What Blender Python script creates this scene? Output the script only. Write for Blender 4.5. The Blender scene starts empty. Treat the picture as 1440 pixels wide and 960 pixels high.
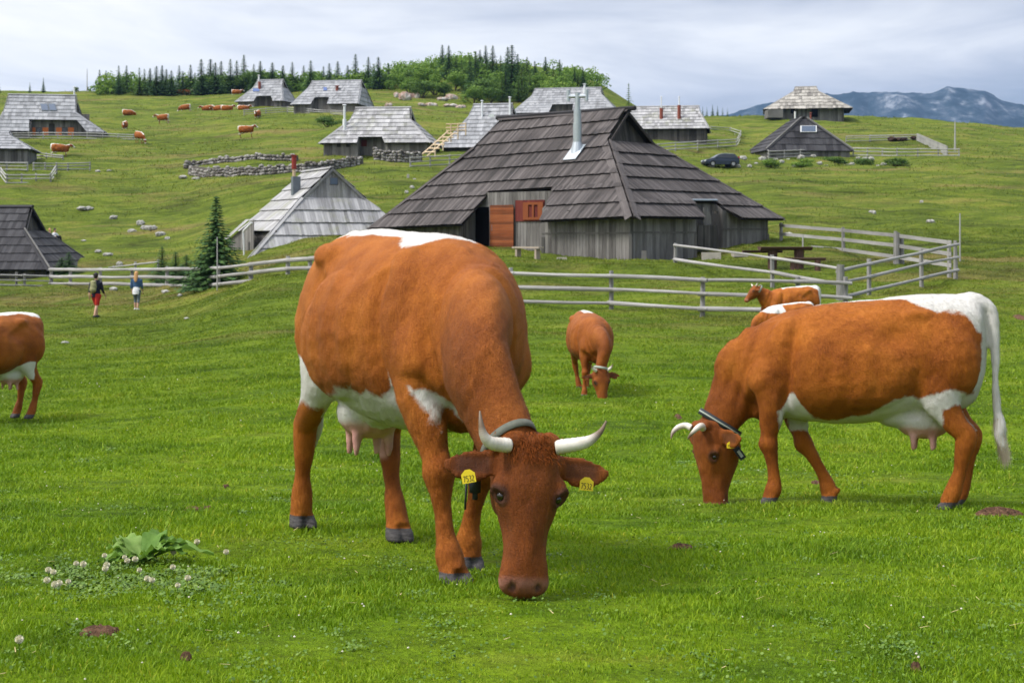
import bpy, math, random
import numpy as np
from mathutils import Vector, Matrix
R = math.radians
random.seed(7)
rng = np.random.default_rng(11)
scene = bpy.context.scene
col = scene.collection

# ------------------------------------------------------------------ camera model
F = 2000.0      # focal length in photo pixels (1440 wide)
HZ = 330.0      # horizon row of the level camera
def tx(px): return (px - 720.0) / F
def zat(py, d): return (HZ - py) / F * d
cam = bpy.data.cameras.new("camera"); camo = bpy.data.objects.new("camera", cam); col.objects.link(camo)
cam.sensor_width = 36.0; cam.lens = 36.0 * F / 1440.0
cam.shift_y = -(480.0 - HZ) / 1440.0
cam.clip_start = 0.1; cam.clip_end = 30000
camo.location = (0, 0, 0); camo.rotation_euler = (R(90), 0, 0)
cam.dof.use_dof = True; cam.dof.focus_distance = 5.6; cam.dof.aperture_fstop = 11
scene.camera = camo

# ------------------------------------------------------------------ noise
_perm = np.random.default_rng(5).random((256, 256))
def vnoise(x, y):
    x = np.asarray(x, float); y = np.asarray(y, float)
    xi = np.floor(x).astype(int); yi = np.floor(y).astype(int)
    fx = x - xi; fy = y - yi
    fx = fx*fx*fx*(fx*(fx*6-15)+10); fy = fy*fy*fy*(fy*(fy*6-15)+10)
    g = lambda a, b: _perm[a & 255, b & 255]
    return ((g(xi, yi)*(1-fx) + g(xi+1, yi)*fx)*(1-fy) + (g(xi, yi+1)*(1-fx) + g(xi+1, yi+1)*fx)*fy) - 0.5
def fbm(x, y, o=4):
    s = 0; a = 1.0
    for i in range(o):
        s = s + a*vnoise(x*2**i + 17*i, y*2**i + 31*i); a *= .5
    return s

# ------------------------------------------------------------------ terrain from spot heights (column of the view: distance -> row)
NEARL = {0.6: 2900, 2: 1420, 3.0: 1075, 3.7: 957, 4.75: 852, 5.5: 819, 7: 744, 8.8: 705, 12: 655}
NEARR = {0.6: 2900, 2: 1420, 3.0: 1075, 3.7: 957, 4.75: 852, 5.5: 822, 7: 765, 9.4: 714, 12: 672}
COLS = [
 (-700, NEARL, {18: 590, 25: 540, 35: 500, 45: 472, 58: 447, 70: 420, 80: 400, 100: 330, 120: 258, 130: 236, 150: 212, 170: 193, 200: 165, 240: 142, 270: 130, 300: 133, 350: 150, 500: 220, 1000: 290}),
 (0, NEARL, {18: 591, 25: 540, 35: 500, 45: 472, 58: 447, 70: 420, 80: 398, 90: 362, 100: 325, 110: 287, 120: 256, 130: 234, 150: 212, 170: 193, 200: 165, 240: 142, 270: 131, 300: 134, 350: 150, 500: 220, 1000: 290}),
 (200, NEARL, {18: 585, 25: 535, 35: 492, 45: 468, 58: 444, 68: 415, 75: 398, 85: 368, 95: 338, 105: 305, 115: 272, 130: 243, 150: 215, 170: 195, 200: 170, 240: 145, 270: 131, 300: 134, 350: 150, 500: 220, 1000: 290}),
 (400, NEARL, {18: 575, 25: 525, 35: 470, 45: 420, 52: 395, 62: 378, 70: 358, 85: 315, 100: 280, 115: 247, 130: 225, 150: 200, 170: 180, 200: 160, 240: 138, 270: 128, 300: 130, 350: 150, 500: 220, 1000: 290}),
 (560, NEARL, {18: 575, 25: 522, 35: 468, 44: 430, 52: 390, 60: 360, 70: 342, 85: 300, 100: 265, 115: 240, 130: 222, 150: 195, 175: 172, 200: 158, 240: 141, 260: 126, 280: 112, 300: 108, 330: 112, 400: 150, 500: 220, 1000: 290}),
 (680, NEARR, {18: 585, 25: 522, 35: 468, 44: 432, 52: 392, 60: 360, 70: 342, 85: 302, 100: 265, 115: 240, 130: 220, 150: 198, 175: 178, 200: 165, 230: 152, 250: 138, 270: 112, 290: 94, 310: 88, 340: 95, 400: 140, 500: 220, 1000: 290}),
 (830, NEARR, {18: 585, 21: 556, 25: 522, 35: 468, 44: 433, 52: 392, 58: 367, 65: 352, 75: 330, 90: 300, 110: 262, 130: 228, 150: 205, 180: 182, 200: 172, 230: 160, 270: 122, 290: 112, 310: 112, 340: 125, 400: 160, 500: 230, 1000: 290}),
 (920, NEARR, {18: 585, 21: 556, 25: 522, 35: 470, 42: 440, 50: 397, 58: 368, 65: 352, 75: 330, 90: 300, 110: 262, 130: 228, 150: 207, 180: 182, 200: 172, 230: 165, 270: 162, 300: 165, 350: 180, 500: 240, 1000: 290}),
 (1080, NEARR, {18: 588, 25: 522, 35: 468, 42: 438, 50: 397, 58: 371, 65: 350, 75: 322, 90: 290, 110: 255, 130: 238, 150: 224, 180: 196, 200: 176, 215: 166, 250: 170, 300: 180, 350: 195, 500: 250, 1000: 300}),
 (1200, NEARR, {18: 588, 25: 520, 35: 468, 44: 425, 50: 400, 58: 371, 70: 338, 85: 300, 100: 272, 120: 245, 150: 223, 180: 196, 205: 170, 225: 166, 250: 170, 300: 182, 350: 200, 500: 250, 1000: 300}),
 (1330, NEARR, {18: 588, 25: 520, 35: 468, 44: 425, 50: 396, 60: 362, 70: 335, 85: 300, 100: 270, 120: 243, 150: 217, 180: 195, 210: 175, 235: 173, 260: 178, 300: 188, 350: 205, 500: 250, 1000: 300}),
 (1440, NEARR, {18: 588, 25: 520, 35: 468, 44: 425, 50: 400, 60: 365, 70: 335, 85: 302, 100: 272, 120: 247, 150: 225, 180: 203, 210: 187, 235: 181, 260: 186, 300: 195, 350: 210, 500: 255, 1000: 300}),
 (2140, NEARR, {18: 588, 25: 520, 35: 468, 44: 425, 50: 402, 60: 370, 70: 340, 85: 310, 100: 285, 120: 262, 150: 240, 180: 222, 210: 210, 235: 206, 260: 212, 300: 220, 350: 230, 500: 270, 1000: 305}),
]
LG = np.linspace(math.log(0.6), math.log(9000), 420)
TG = np.linspace(tx(-700), tx(2140), 230)
def _pchip(x, y, q):
    h = np.diff(x); dl = np.diff(y)/h; m = np.zeros(len(x))
    for i in range(1, len(x)-1):
        if dl[i-1]*dl[i] > 0:
            w1 = 2*h[i]+h[i-1]; w2 = h[i]+2*h[i-1]
            m[i] = (w1+w2)/(w1/dl[i-1]+w2/dl[i])
    m[0] = dl[0]; m[-1] = dl[-1]
    k = np.clip(np.searchsorted(x, q)-1, 0, len(h)-1)
    t = np.clip((q-x[k])/h[k], 0, 1)
    return (2*t**3-3*t**2+1)*y[k] + (t**3-2*t**2+t)*h[k]*m[k] + (-2*t**3+3*t**2)*y[k+1] + (t**3-t**2)*h[k]*m[k+1]
def _build_table():
    rows = []; cx = []
    for px, near, farr in COLS:
        d = dict(near); d.update(farr)
        ds = np.array(sorted(d)); zs = np.array([zat(d[k], k) for k in ds])
        ds = np.append(ds, [2000., 9000.]); zs = np.append(zs, [0.9*zs[-1], -60.])
        rows.append(_pchip(np.log(ds), zs, LG)); cx.append(tx(px))
    rows = np.array(rows)
    T = np.array([_pchip(np.array(cx), rows[:, j], TG) for j in range(len(LG))])   # [log d, t]
    kern = np.exp(-0.5*(np.arange(-3, 4)/1.2)**2); kern /= kern.sum()
    P = np.pad(T, 3, mode='edge')
    P = np.apply_along_axis(lambda v: np.convolve(v, kern, 'valid'), 0, P)
    kt = np.exp(-0.5*(np.arange(-3, 4)/1.6)**2); kt /= kt.sum()
    P = np.apply_along_axis(lambda v: np.convolve(v, kt, 'valid'), 1, P)
    return P
TAB = _build_table()
MEANT = TAB.mean(axis=1)
AZ0 = math.atan(0.69)
def gz(x, y, detail=True):
    x = np.asarray(x, float); y = np.asarray(y, float)
    r = np.hypot(x, y); az = np.arctan2(x, y); azc = np.clip(az, -AZ0, AZ0)
    t = np.tan(azc); d = np.maximum(r*np.cos(azc), 0.61)
    fi = (np.log(d)-LG[0])/(LG[1]-LG[0]); fj = (t-TG[0])/(TG[1]-TG[0])
    fi = np.clip(fi, 0, len(LG)-1.001); fj = np.clip(fj, 0, len(TG)-1.001)
    i = fi.astype(int); j = fj.astype(int); a = fi-i; b = fj-j
    z = (TAB[i, j]*(1-a)+TAB[i+1, j]*a)*(1-b) + (TAB[i, j+1]*(1-a)+TAB[i+1, j+1]*a)*b
    zm = MEANT[i]*(1-a)+MEANT[np.minimum(i+1, len(LG)-1)]*a
    w = np.clip((np.abs(az)-AZ0)/(math.pi-AZ0), 0, 1); w = w*w*(3-2*w)
    z = z*(1-w)+zm*w
    # the ground keeps falling to the viewer's feet
    z = np.where(d < 1.2, np.maximum(z, -1.02), z)
    if detail:
        amp = np.clip((d-9)/60, 0, 1)
        z = z + 0.03*vnoise(x*0.9+3, y*0.9+8)*np.clip(d/5, 0.3, 1) + 0.012*vnoise(x*3.1, y*3.1)
        z = z + amp*(0.34*fbm(x*0.16+5, y*0.3+2, 4) + 0.16*fbm(x*0.5+9, y*0.9+4, 3))*np.clip(1.6-d/400, 0.6, 1.2)
        z = z + np.clip((d-95)/80, 0, 1)*(0.9*vnoise(x*0.045+2.5, y*0.10+7.1) + 0.35*np.abs(vnoise(x*0.11, y*0.33)))
    return z
def G(px, d):
    x = tx(px)*d
    return Vector((x, d, float(gz(x, d))))
def Pt(px, py, d): return Vector((tx(px)*d, d, zat(py, d)))

# ------------------------------------------------------------------ object helpers
class MB:
    def __init__(s): s.v = []; s.f = []; s.a = []; s.m = []; s.uv = []; s.hasuv = False
    def add(s, verts, faces, rnd=0.0, mi=0, uv=None):
        b = len(s.v); s.v.extend([tuple(p) for p in verts])
        for f in faces:
            s.f.append([i+b for i in f]); s.a.append(rnd); s.m.append(mi)
        if uv is not None: s.hasuv = True; s.uv.extend(uv)
        else: s.uv.extend([(p[0]+p[1], p[2]) for p in verts])
    def box(s, c, sz, rnd=0.0, mi=0, M=None):
        vs = []
        for dz in (-.5, .5):
            for dx, dy in ((-.5, -.5), (.5, -.5), (.5, .5), (-.5, .5)):
                p = Vector((dx*sz[0], dy*sz[1], dz*sz[2]))
                if M is not None: p = M @ p
                vs.append(p+Vector(c))
        s.add(vs, [(3, 2, 1, 0), (4, 5, 6, 7), (0, 1, 5, 4), (1, 2, 6, 5), (2, 3, 7, 6), (3, 0, 4, 7)], rnd, mi)
    def prism(s, bot, top, rnd=0.0, mi=0, uv=None):
        n = len(bot)
        fs = [tuple(range(n-1, -1, -1)), tuple(range(n, 2*n))] + [(i, (i+1) % n, n+(i+1) % n, n+i) for i in range(n)]
        s.add(list(bot)+list(top), fs, rnd, mi, uv=(list(uv)+list(uv)) if uv is not None else None)
    def tube(s, p0, p1, r0, r1=None, n=8, rnd=0.0, mi=0, bend=0.0, segs=1, rough=0.0):
        r1 = r0 if r1 is None else r1
        p0 = Vector(p0); p1 = Vector(p1); d = (p1-p0); L = d.length
        if L < 1e-6: return
        t = d/L; u = t.orthogonal().normalized(); w = t.cross(u)
        vs = []; uvs = []
        for k in range(segs+1):
            q = k/segs; c = p0.lerp(p1, q); off = bend*math.sin(q*math.pi)
            rr = r0+(r1-r0)*q
            for i in range(n):
                a = 2*math.pi*i/n; rj = rr*(1+random.uniform(-rough, rough))
                vs.append(c + u*off + (u*math.cos(a)+w*math.sin(a))*rj); uvs.append((i/n*2*math.pi*r0, q*L))
        fs = []
        for k in range(segs):
            for i in range(n):
                fs.append((k*n+i, k*n+(i+1) % n, (k+1)*n+(i+1) % n, (k+1)*n+i))
        fs.append(tuple(range(n-1, -1, -1))); fs.append(tuple(range(segs*n, segs*n+n)))
        s.add(vs, fs, rnd, mi, uvs)
    def mesh(s, name, mats, smooth=False):
        me = bpy.data.meshes.new(name); me.from_pydata(s.v, [], s.f); 
        for m in (mats if isinstance(mats, (list, tuple)) else [mats]): me.materials.append(m)
        if s.f:
            me.polygons.foreach_set('material_index', s.m)
            at = me.attributes.new('rnd', 'FLOAT', 'FACE'); at.data.foreach_set('value', np.array(s.a, dtype=np.float32))
            if s.hasuv:
                ul = me.uv_layers.new(name='UVMap'); li = np.zeros(len(me.loops), dtype=np.int32); me.loops.foreach_get('vertex_index', li)
                ul.data.foreach_set('uv', np.array(s.uv, dtype=np.float32)[li].ravel())
            if smooth: me.polygons.foreach_set('use_smooth', [True]*len(s.f))
        me.update(); return me
    def build(s, name, mats, parent=None, smooth=False):
        o = bpy.data.objects.new(name, s.mesh(name, mats, smooth)); col.objects.link(o)
        if parent is not None: o.parent = parent
        return o
def tag(o, label=None, cat=None, group=None, kind=None):
    if label: o['label'] = label
    if cat: o['category'] = cat
    if group: o['group'] = group
    if kind: o['kind'] = kind
    return o
def empty(name, loc=(0, 0, 0), rz=0.0, **k):
    o = bpy.data.objects.new(name, None); col.objects.link(o); o.location = loc; o.rotation_euler = (0, 0, rz)
    o.empty_display_size = 0.2
    return tag(o, **k)
def local(root, p): return root.matrix_basis.inverted() @ Vector(p)
def copy_tree(o, parent=None):
    c = o.copy(); col.objects.link(c)
    if parent is not None: c.parent = parent
    for ch in [k for k in list(o.children)]: copy_tree(ch, c)
    return c
ORD = ['first', 'second', 'third', 'fourth', 'fifth', 'sixth', 'seventh', 'eighth', 'ninth', 'tenth', 'eleventh', 'twelfth', 'thirteenth', 'fourteenth', 'fifteenth', 'sixteenth',
       'seventeenth', 'eighteenth', 'nineteenth', 'twentieth', 'twenty-first', 'twenty-second', 'twenty-third', 'twenty-fourth', 'twenty-fifth', 'twenty-sixth', 'twenty-seventh',
       'twenty-eighth', 'twenty-ninth', 'thirtieth', 'thirty-first', 'thirty-second', 'thirty-third', 'thirty-fourth', 'thirty-fifth', 'thirty-sixth', 'thirty-seventh', 'thirty-eighth', 'thirty-ninth', 'fortieth']

# ------------------------------------------------------------------ materials
class NT:
    def __init__(s, name):
        s.m = bpy.data.materials.new(name); s.m.use_nodes = True; s.t = s.m.node_tree
        s.b = s.t.nodes['Principled BSDF']; s.out = s.t.nodes['Material Output']
    def n(s, typ, **k):
        nd = s.t.nodes.new('ShaderNode'+typ)
        for a, v in k.items():
            if a.startswith('i_'):
                key = a[2:].replace('_', ' ')
                nd.inputs[int(key) if key.isdigit() else key].default_value = v
            else: setattr(nd, a, v)
        return nd
    def l(s, a, b): s.t.links.new(a, b)
    def coord(s, scale=(1, 1, 1), kind='obj'):
        if kind == 'obj': o = s.n('TexCoord').outputs['Object']
        elif kind == 'uv': o = s.n('TexCoord').outputs['UV']
        else: o = s.n('NewGeometry').outputs['Position']
        mp = s.n('Mapping'); mp.inputs['Scale'].default_value = scale; s.l(o, mp.inputs['Vector']); return mp.outputs['Vector']
    def noise(s, vec, scale, detail=4, rough=.6, dist=0.0):
        nd = s.n('TexNoise'); nd.inputs['Scale'].default_value = scale; nd.inputs['Detail'].default_value = detail
        nd.inputs['Roughness'].default_value = rough; nd.inputs['Distortion'].default_value = dist
        s.l(vec, nd.inputs['Vector']); return nd.outputs['Fac']
    def ramp(s, fac, stops, interp='LINEAR'):
        r = s.n('ValToRGB'); e = r.color_ramp; e.interpolation = interp
        while len(e.elements) < len(stops): e.elements.new(0.5)
        for i, (p, c) in enumerate(stops):
            e.elements[i].position = p; e.elements[i].color = (c, c, c, 1) if isinstance(c, (int, float)) else tuple(c)+(1,)
        s.l(fac, r.inputs['Fac']); return r.outputs['Color']
    def mix(s, fac, a, b, mode='MIX'):
        m = s.n('Mix', data_type='RGBA', blend_type=mode)
        for v, i in ((fac, 0), (a, 6), (b, 7)):
            if isinstance(v, (int, float)): m.inputs[i].default_value = v
            elif isinstance(v, tuple): m.inputs[i].default_value = v+(1,)
            else: s.l(v, m.inputs[i])
        return m.outputs[2]
    def math(s, op, a, b=0.0, clamp=False):
        m = s.n('Math', operation=op, use_clamp=clamp)
        for v, i in ((a, 0), (b, 1)):
            if isinstance(v, (int, float)): m.inputs[i].default_value = v
            else: s.l(v, m.inputs[i])
        return m.outputs[0]
    def attr(s, name): return s.n('Attribute', attribute_name=name).outputs['Fac']
    def bump(s, h, strength=.5, dist=.02):
        b = s.n('Bump'); b.inputs['Strength'].default_value = strength; b.inputs['Distance'].default_value = dist
        s.l(h, b.inputs['Height']); s.l(b.outputs['Normal'], s.b.inputs['Normal'])
    def fin(s, colr=None, rough=.8, spec=.3):
        if colr is not None:
            if isinstance(colr, tuple): s.b.inputs['Base Color'].default_value = colr+(1,)
            else: s.l(colr, s.b.inputs['Base Color'])
        if isinstance(rough, (int, float)): s.b.inputs['Roughness'].default_value = rough
        else: s.l(rough, s.b.inputs['Roughness'])
        s.b.inputs['Specular IOR Level'].default_value = spec
        return s.m

def mat_simple(name, c, rough=.7, spec=.3, var=.25, scale=6.0, metal=0.0):
    n = NT(name); v = n.noise(n.coord(), scale, 5)
    d = tuple(x*(1-var) for x in c); b = tuple(min(1, x*(1+var)) for x in c)
    n.b.inputs['Metallic'].default_value = metal
    return n.fin(n.mix(v, d, b), rough, spec)

def mat_boards(name, dark, mid, light, moss=None, streak=1.0, rough=.85, spec=.25, var=.34):
    """weathered split boards: every board (attribute rnd) its own tone, streaks along the board (UV v axis)"""
    n = NT(name)
    uv = n.coord((22, 1.3, 1), 'uv'); uv2 = n.coord((7, .5, 1), 'uv')
    s1 = n.noise(uv, 1.0, 6, .7); s2 = n.noise(uv2, 1.0, 4, .6)
    big = n.noise(n.coord((.35, .35, .35), 'obj'), 1.0, 4, .6)
    rnd = n.attr('rnd')
    k = n.math('ADD', n.math('MULTIPLY', s1, .55*streak), n.math('MULTIPLY', s2, .45*streak))
    k = n.math('ADD', k, n.math('MULTIPLY', n.math('SUBTRACT', rnd, .5), var))
    k = n.math('ADD', k, n.math('MULTIPLY', n.math('SUBTRACT', big, .5), .6))
    c = n.ramp(k, [(.22, dark), (.5, mid), (.80, light)])
    if moss is not None:
        mm = n.math('MULTIPLY', n.ramp(n.noise(n.coord((.9, .9, .9), 'obj'), 1.0, 5, .7), [(.52, 0.0), (.68, 1.0)]), .5)
        c = n.mix(mm, c, moss)
    n.bump(n.math('ADD', s1, n.math('MULTIPLY', rnd, .3)), .5, .02)
    return n.fin(c, rough, spec)

M = {}
M['roof_dark'] = mat_boards('dark weathered shingles', (.024, .021, .020), (.070, .060, .058), (.145, .127, .123))
M['roof_black'] = mat_boards('black weathered shingles', (.020, .019, .021), (.045, .043, .047), (.085, .083, .088))
M['roof_pale'] = mat_boards('silvery weathered shingles', (.17, .165, .165), (.33, .325, .33), (.52, .51, .51), moss=(.26, .27, .15))
M['roof_pale2'] = mat_boards('grey weathered shingles', (.17, .17, .175), (.30, .305, .32), (.44, .44, .455))
M['roof_old'] = mat_boards('old patchy shingles', (.13, .12, .11), (.30, .28, .25), (.5, .47, .42))
M['planks'] = mat_boards('grey weathered planks', (.055, .050, .046), (.15, .14, .132), (.30, .285, .27), var=.26)
M['planks_dark'] = mat_boards('dark plank wall', (.02, .018, .017), (.06, .055, .05), (.12, .11, .10))
M['planks_mid'] = mat_boards('brown grey plank wall', (.06, .055, .05), (.15, .145, .14), (.27, .26, .25))
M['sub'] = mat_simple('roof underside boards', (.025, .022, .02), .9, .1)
M['fence'] = mat_boards('weathered grey fence wood', (.12, .115, .11), (.29, .28, .27), (.47, .455, .44))
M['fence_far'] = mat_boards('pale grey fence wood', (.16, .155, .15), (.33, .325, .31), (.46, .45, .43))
M['wood_new'] = mat_boards('new light timber', (.42, .3, .19), (.6, .46, .31), (.74, .6, .44))
M['wood_brown'] = mat_boards('brown varnished planks', (.10, .035, .014), (.23, .065, .022), (.33, .11, .04))
M['wood_red'] = mat_boards('dark red painted boards', (.07, .012, .01), (.13, .025, .02), (.19, .045, .03))
M['wood_table'] = mat_boards('dark red brown half logs', (.05, .028, .022), (.11, .06, .048), (.19, .12, .10))
M['bench'] = mat_boards('pale bench wood', (.2, .16, .12), (.38, .31, .25), (.55, .48, .40))
M['orange'] = mat_simple('orange painted shutter', (.60, .16, .035), .6)
M['black'] = mat_simple('painted interior shade', (.006, .005, .005), 1.0, 0.0)  # shade inside openings, put into the colour
M['stone'] = mat_simple('pale limestone', (.36, .35, .33), .9, .2, .45, 3.0)
M['stone_found'] = mat_simple('pale foundation stone', (.42, .38, .33), .9, .2, .3, 5.0)
M['steel'] = mat_simple('galvanised steel', (.50, .54, .57), .38, .5, .15, 3.0, .75)
M['metal_white'] = mat_simple('white painted metal', (.7, .72, .74), .5)
M['metal_dark'] = mat_simple('grey metal box', (.12, .14, .16), .5, .4)
M['rust'] = mat_simple('rust red metal', (.22, .06, .04), .7)
M['red_paint'] = mat_simple('red painted cowl', (.24, .03, .02), .7)
M['glass'] = mat_simple('dark window glass', (.02, .025, .03), .12, .8, .2)
M['glass_blue'] = mat_simple('blue grey roof glass', (.10, .13, .19), .15, .7, .2)
M['panel'] = mat_simple('blue solar glass', (.05, .10, .28), .2, .6, .2)
M['white_frame'] = mat_simple('white frame', (.7, .7, .7), .6)
M['bark'] = mat_simple('grey brown bark', (.09, .065, .05), .95, .1, .5, 20)

def D(px, py, lo=25.0, hi=330.0):
    """distance at which the ground in column px first comes up to row py"""
    ds = np.linspace(lo, hi, 3000); t = tx(px); z = gz(t*ds, ds, False); rows = HZ-z/ds*F
    run = np.minimum.accumulate(rows); k = np.argmax(run <= py)
    return float(ds[k]) if run[k] <= py else float(ds[np.argmin(rows)])
# ------------------------------------------------------------------ world
SUN_EL, SUN_AZ = R(52), R(-62)        # high, from the left and a little in front of the viewer's back; azimuth from +Y clockwise
sd = Vector((math.sin(SUN_AZ)*math.cos(SUN_EL), -0.35*math.cos(SUN_EL), math.sin(SUN_EL))).normalized()
sun = bpy.data.lights.new('sun', 'SUN'); suno = bpy.data.objects.new('sun', sun); col.objects.link(suno)
sun.energy = 2.3; sun.angle = R(12); sun.color = (1.0, .97, .93)
suno.rotation_euler = sd.to_track_quat('Z', 'Y').to_euler()
w = bpy.data.worlds.new('World'); scene.world = w; w.use_nodes = True
nt = w.node_tree; bg = nt.nodes['Background']
sky = nt.nodes.new('ShaderNodeTexSky'); sky.sky_type = 'NISHITA'; sky.sun_disc = False
sky.sun_elevation = math.asin(sd.z); sky.sun_rotation = math.atan2(sd.x, sd.y)
def wn(typ, **k):
    nd = nt.nodes.new('ShaderNode'+typ)
    for a, v in k.items(): setattr(nd, a, v)
    return nd
def wm(op, a, b, clamp=False):
    m = wn('Math', operation=op, use_clamp=clamp)
    for v, i in ((a, 0), (b, 1)):
        if isinstance(v, (int, float)): m.inputs[i].default_value = v
        else: nt.links.new(v, m.inputs[i])
    return m.outputs[0]
def wmix(f, a, b, mode='MIX'):
    m = wn('Mix', data_type='RGBA', blend_type=mode)
    for v, i in ((f, 0), (a, 6), (b, 7)):
        if isinstance(v, (int, float)): m.inputs[i].default_value = v
        elif isinstance(v, tuple): m.inputs[i].default_value = v+(1,)
        else: nt.links.new(v, m.inputs[i])
    return m.outputs[2]
tc = wn('TexCoord'); sep = wn('SeparateXYZ'); nt.links.new(tc.outputs['Generated'], sep.inputs[0])
# cloud sheet: project the direction onto a plane overhead so streaks flatten towards the horizon
zc = wm('ADD', wm('MAXIMUM', sep.outputs[2], 0.0), 0.10)
cx = wm('DIVIDE', sep.outputs[0], zc); cy = wm('DIVIDE', sep.outputs[1], zc)
cmb = wn('CombineXYZ'); nt.links.new(cx, cmb.inputs[0]); nt.links.new(cy, cmb.inputs[1])
def wnoise(scale, det=5, rough=.55, dist=.6, off=0.0):
    nd = wn('TexNoise'); nd.inputs['Scale'].default_value = scale; nd.inputs['Detail'].default_value = det; nd.inputs['Roughness'].default_value = rough
    nd.inputs['Distortion'].default_value = dist
    mp = wn('Mapping'); mp.inputs['Location'].default_value = (off, off*.7, off*.3); nt.links.new(cmb.outputs[0], mp.inputs[0]); nt.links.new(mp.outputs[0], nd.inputs['Vector'])
    return nd.outputs['Fac']
def wramp(f, stops):
    r = wn('ValToRGB'); e = r.color_ramp
    while len(e.elements) < len(stops): e.elements.new(.5)
    for i, (p, c) in enumerate(stops): e.elements[i].position = p; e.elements[i].color = tuple(c)+(1,) if not isinstance(c, (int, float)) else (c, c, c, 1)
    nt.links.new(f, r.inputs[0]); return r.outputs[0]
n1 = wnoise(.32, 6, .55, .9, 3.1); n2 = wnoise(.9, 6, .6, .8, 9.3)
# brighter, thinner cloud to the left of the view, heavier blue-grey cloud to the right
side = wm('SUBTRACT', wm('MULTIPLY', sep.outputs[0], -0.30), wm('MULTIPLY', wm('MULTIPLY', wm('MAXIMUM', wm('SUBTRACT', sep.outputs[0], 0.02), 0.0), 2.2), wm('MAXIMUM', wm('SUBTRACT', 1.0, wm('MULTIPLY', sep.outputs[2], 8.0)), 0.0)))
k = wm('ADD', wm('ADD', wm('MULTIPLY', n1, .62), wm('MULTIPLY', n2, .38)), side)
cc = wramp(k, [(.26, (.25, .29, .36)), (.36, (.36, .39, .46)), (.45, (.51, .53, .58)), (.53, (.67, .68, .70)), (.62, (.80, .79, .78))])
# an overcast sky is about twice as bright overhead as at the horizon
el = wm('MAXIMUM', sep.outputs[2], 0.0)
gain = wm('ADD', 1.0, wm('MULTIPLY', wm('MAXIMUM', wm('SUBTRACT', el, .2), 0.0), 1.25))
gc = wn('CombineXYZ')
for i in range(3): nt.links.new(gain, gc.inputs[i])
cl = wmix(1.0, cc, gc.outputs[0], 'MULTIPLY')
skys = wn('Mix', data_type='RGBA', blend_type='MULTIPLY'); skys.inputs[0].default_value = 1; skys.inputs[7].default_value = (.09, .09, .09, 1)
nt.links.new(sky.outputs[0], skys.inputs[6])
fin = wmix(.92, skys.outputs[2], cl)
nt.links.new(fin, bg.inputs['Color']); bg.inputs['Strength'].default_value = 1.0
w.cycles.sampling_method = 'MANUAL'; w.cycles.sample_map_resolution = 512
scene.view_settings.view_transform = 'Standard'; scene.view_settings.look = 'None'
scene.view_settings.exposure = 0.62; scene.view_settings.gamma = 1.0; scene.view_settings.use_curve_mapping = False
scene.cycles.max_bounces = 6; scene.cycles.diffuse_bounces = 3; scene.cycles.glossy_bounces = 2; scene.cycles.transmission_bounces = 4
scene.cycles.volume_bounces = 0; scene.cycles.transparent_max_bounces = 8

# ------------------------------------------------------------------ turf colour shared by ground and blades
def turf_colour(n, blade=False):
    pos = n.coord((1, 1, 1), 'pos')
    sx = n.n('SeparateXYZ'); n.l(n.n('NewGeometry').outputs['Position'], sx.inputs[0])
    dist = n.math('MULTIPLY', sx.outputs[1], 1/100.0, True)               # metres away /100
    dd = n.n('VectorMath', operation='LENGTH'); n.l(n.n('NewGeometry').outputs['Position'], dd.inputs[0])
    dist = n.math('DIVIDE', dd.outputs['Value'], 160.0, True)
    def warp(sc, scale, det=5, rg=.6):
        return n.noise(n.coord(sc, 'pos'), scale, det, rg, .4)
    a = warp((1, 1, 1), .55); b = warp((1, 1, 1), 3.2, 4); c = warp((.35, 1, 1.5), .22, 6, .65); f = warp((.5, 1.6, 1.6), 1.1, 4)
    near_c = n.ramp(n.math('ADD', n.math('MULTIPLY', a, .6), n.math('MULTIPLY', b, .4)), [(.34, (.080, .16, .006)), (.46, (.165, .285, .008)), (.58, (.235, .355, .012)), (.70, (.30, .36, .04))])
    far_c = n.ramp(n.math('ADD', n.math('MULTIPLY', c, .65), n.math('MULTIPLY', f, .35)), [(.36, (.075, .095, .016)), (.45, (.12, .165, .018)), (.52, (.165, .22, .024)), (.60, (.225, .235, .045)), (.68, (.25, .20, .075))])
    m = n.ramp(dist, [(.07, 0.0), (.38, 1.0)])
    base = n.mix(m, near_c, far_c)
    # dry straw coloured patches, mostly on the hill
    dry = n.ramp(warp((.35, 1.2, 1.2), .16, 7, .72), [(.53, 0.0), (.66, 1.0)])
    base = n.mix(n.math('MULTIPLY', dry, n.math('ADD', .15, n.math('MULTIPLY', m, .65))), base, (.25, .195, .075))
    return base, m
gm = NT('turf ground'); base, mfac = turf_colour(gm)
fine = gm.noise(gm.coord((1, 1, 1), 'pos'), 28, 5, .75); mid = gm.noise(gm.coord((1, 1, 1), 'pos'), 6, 5, .7)
tone = gm.ramp(gm.math('ADD', gm.math('MULTIPLY', fine, .5), gm.math('MULTIPLY', mid, .5)), [(.34, .35), (.52, .85), (.68, 1.3)])
cz = gm.noise(gm.coord((.45, 1.3, 1.3), 'pos'), .55, 6, .72, .3); ctone = gm.ramp(cz, [(.36, (.52, .58, .5)), (.48, (.90, .92, .85)), (.60, (1.15, 1.1, 1.05))])
base = gm.mix(1.0, base, ctone, 'MULTIPLY')
c = gm.mix(1.0, base, tone, 'MULTIPLY')
gm.bump(gm.math('ADD', fine, mid), .8, .12)
gm.fin(c, .95, .1)
M['turf'] = gm.m
bm_ = NT('grass blades'); base, mfac = turf_colour(bm_, True)
rn = bm_.attr('rnd')
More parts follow.
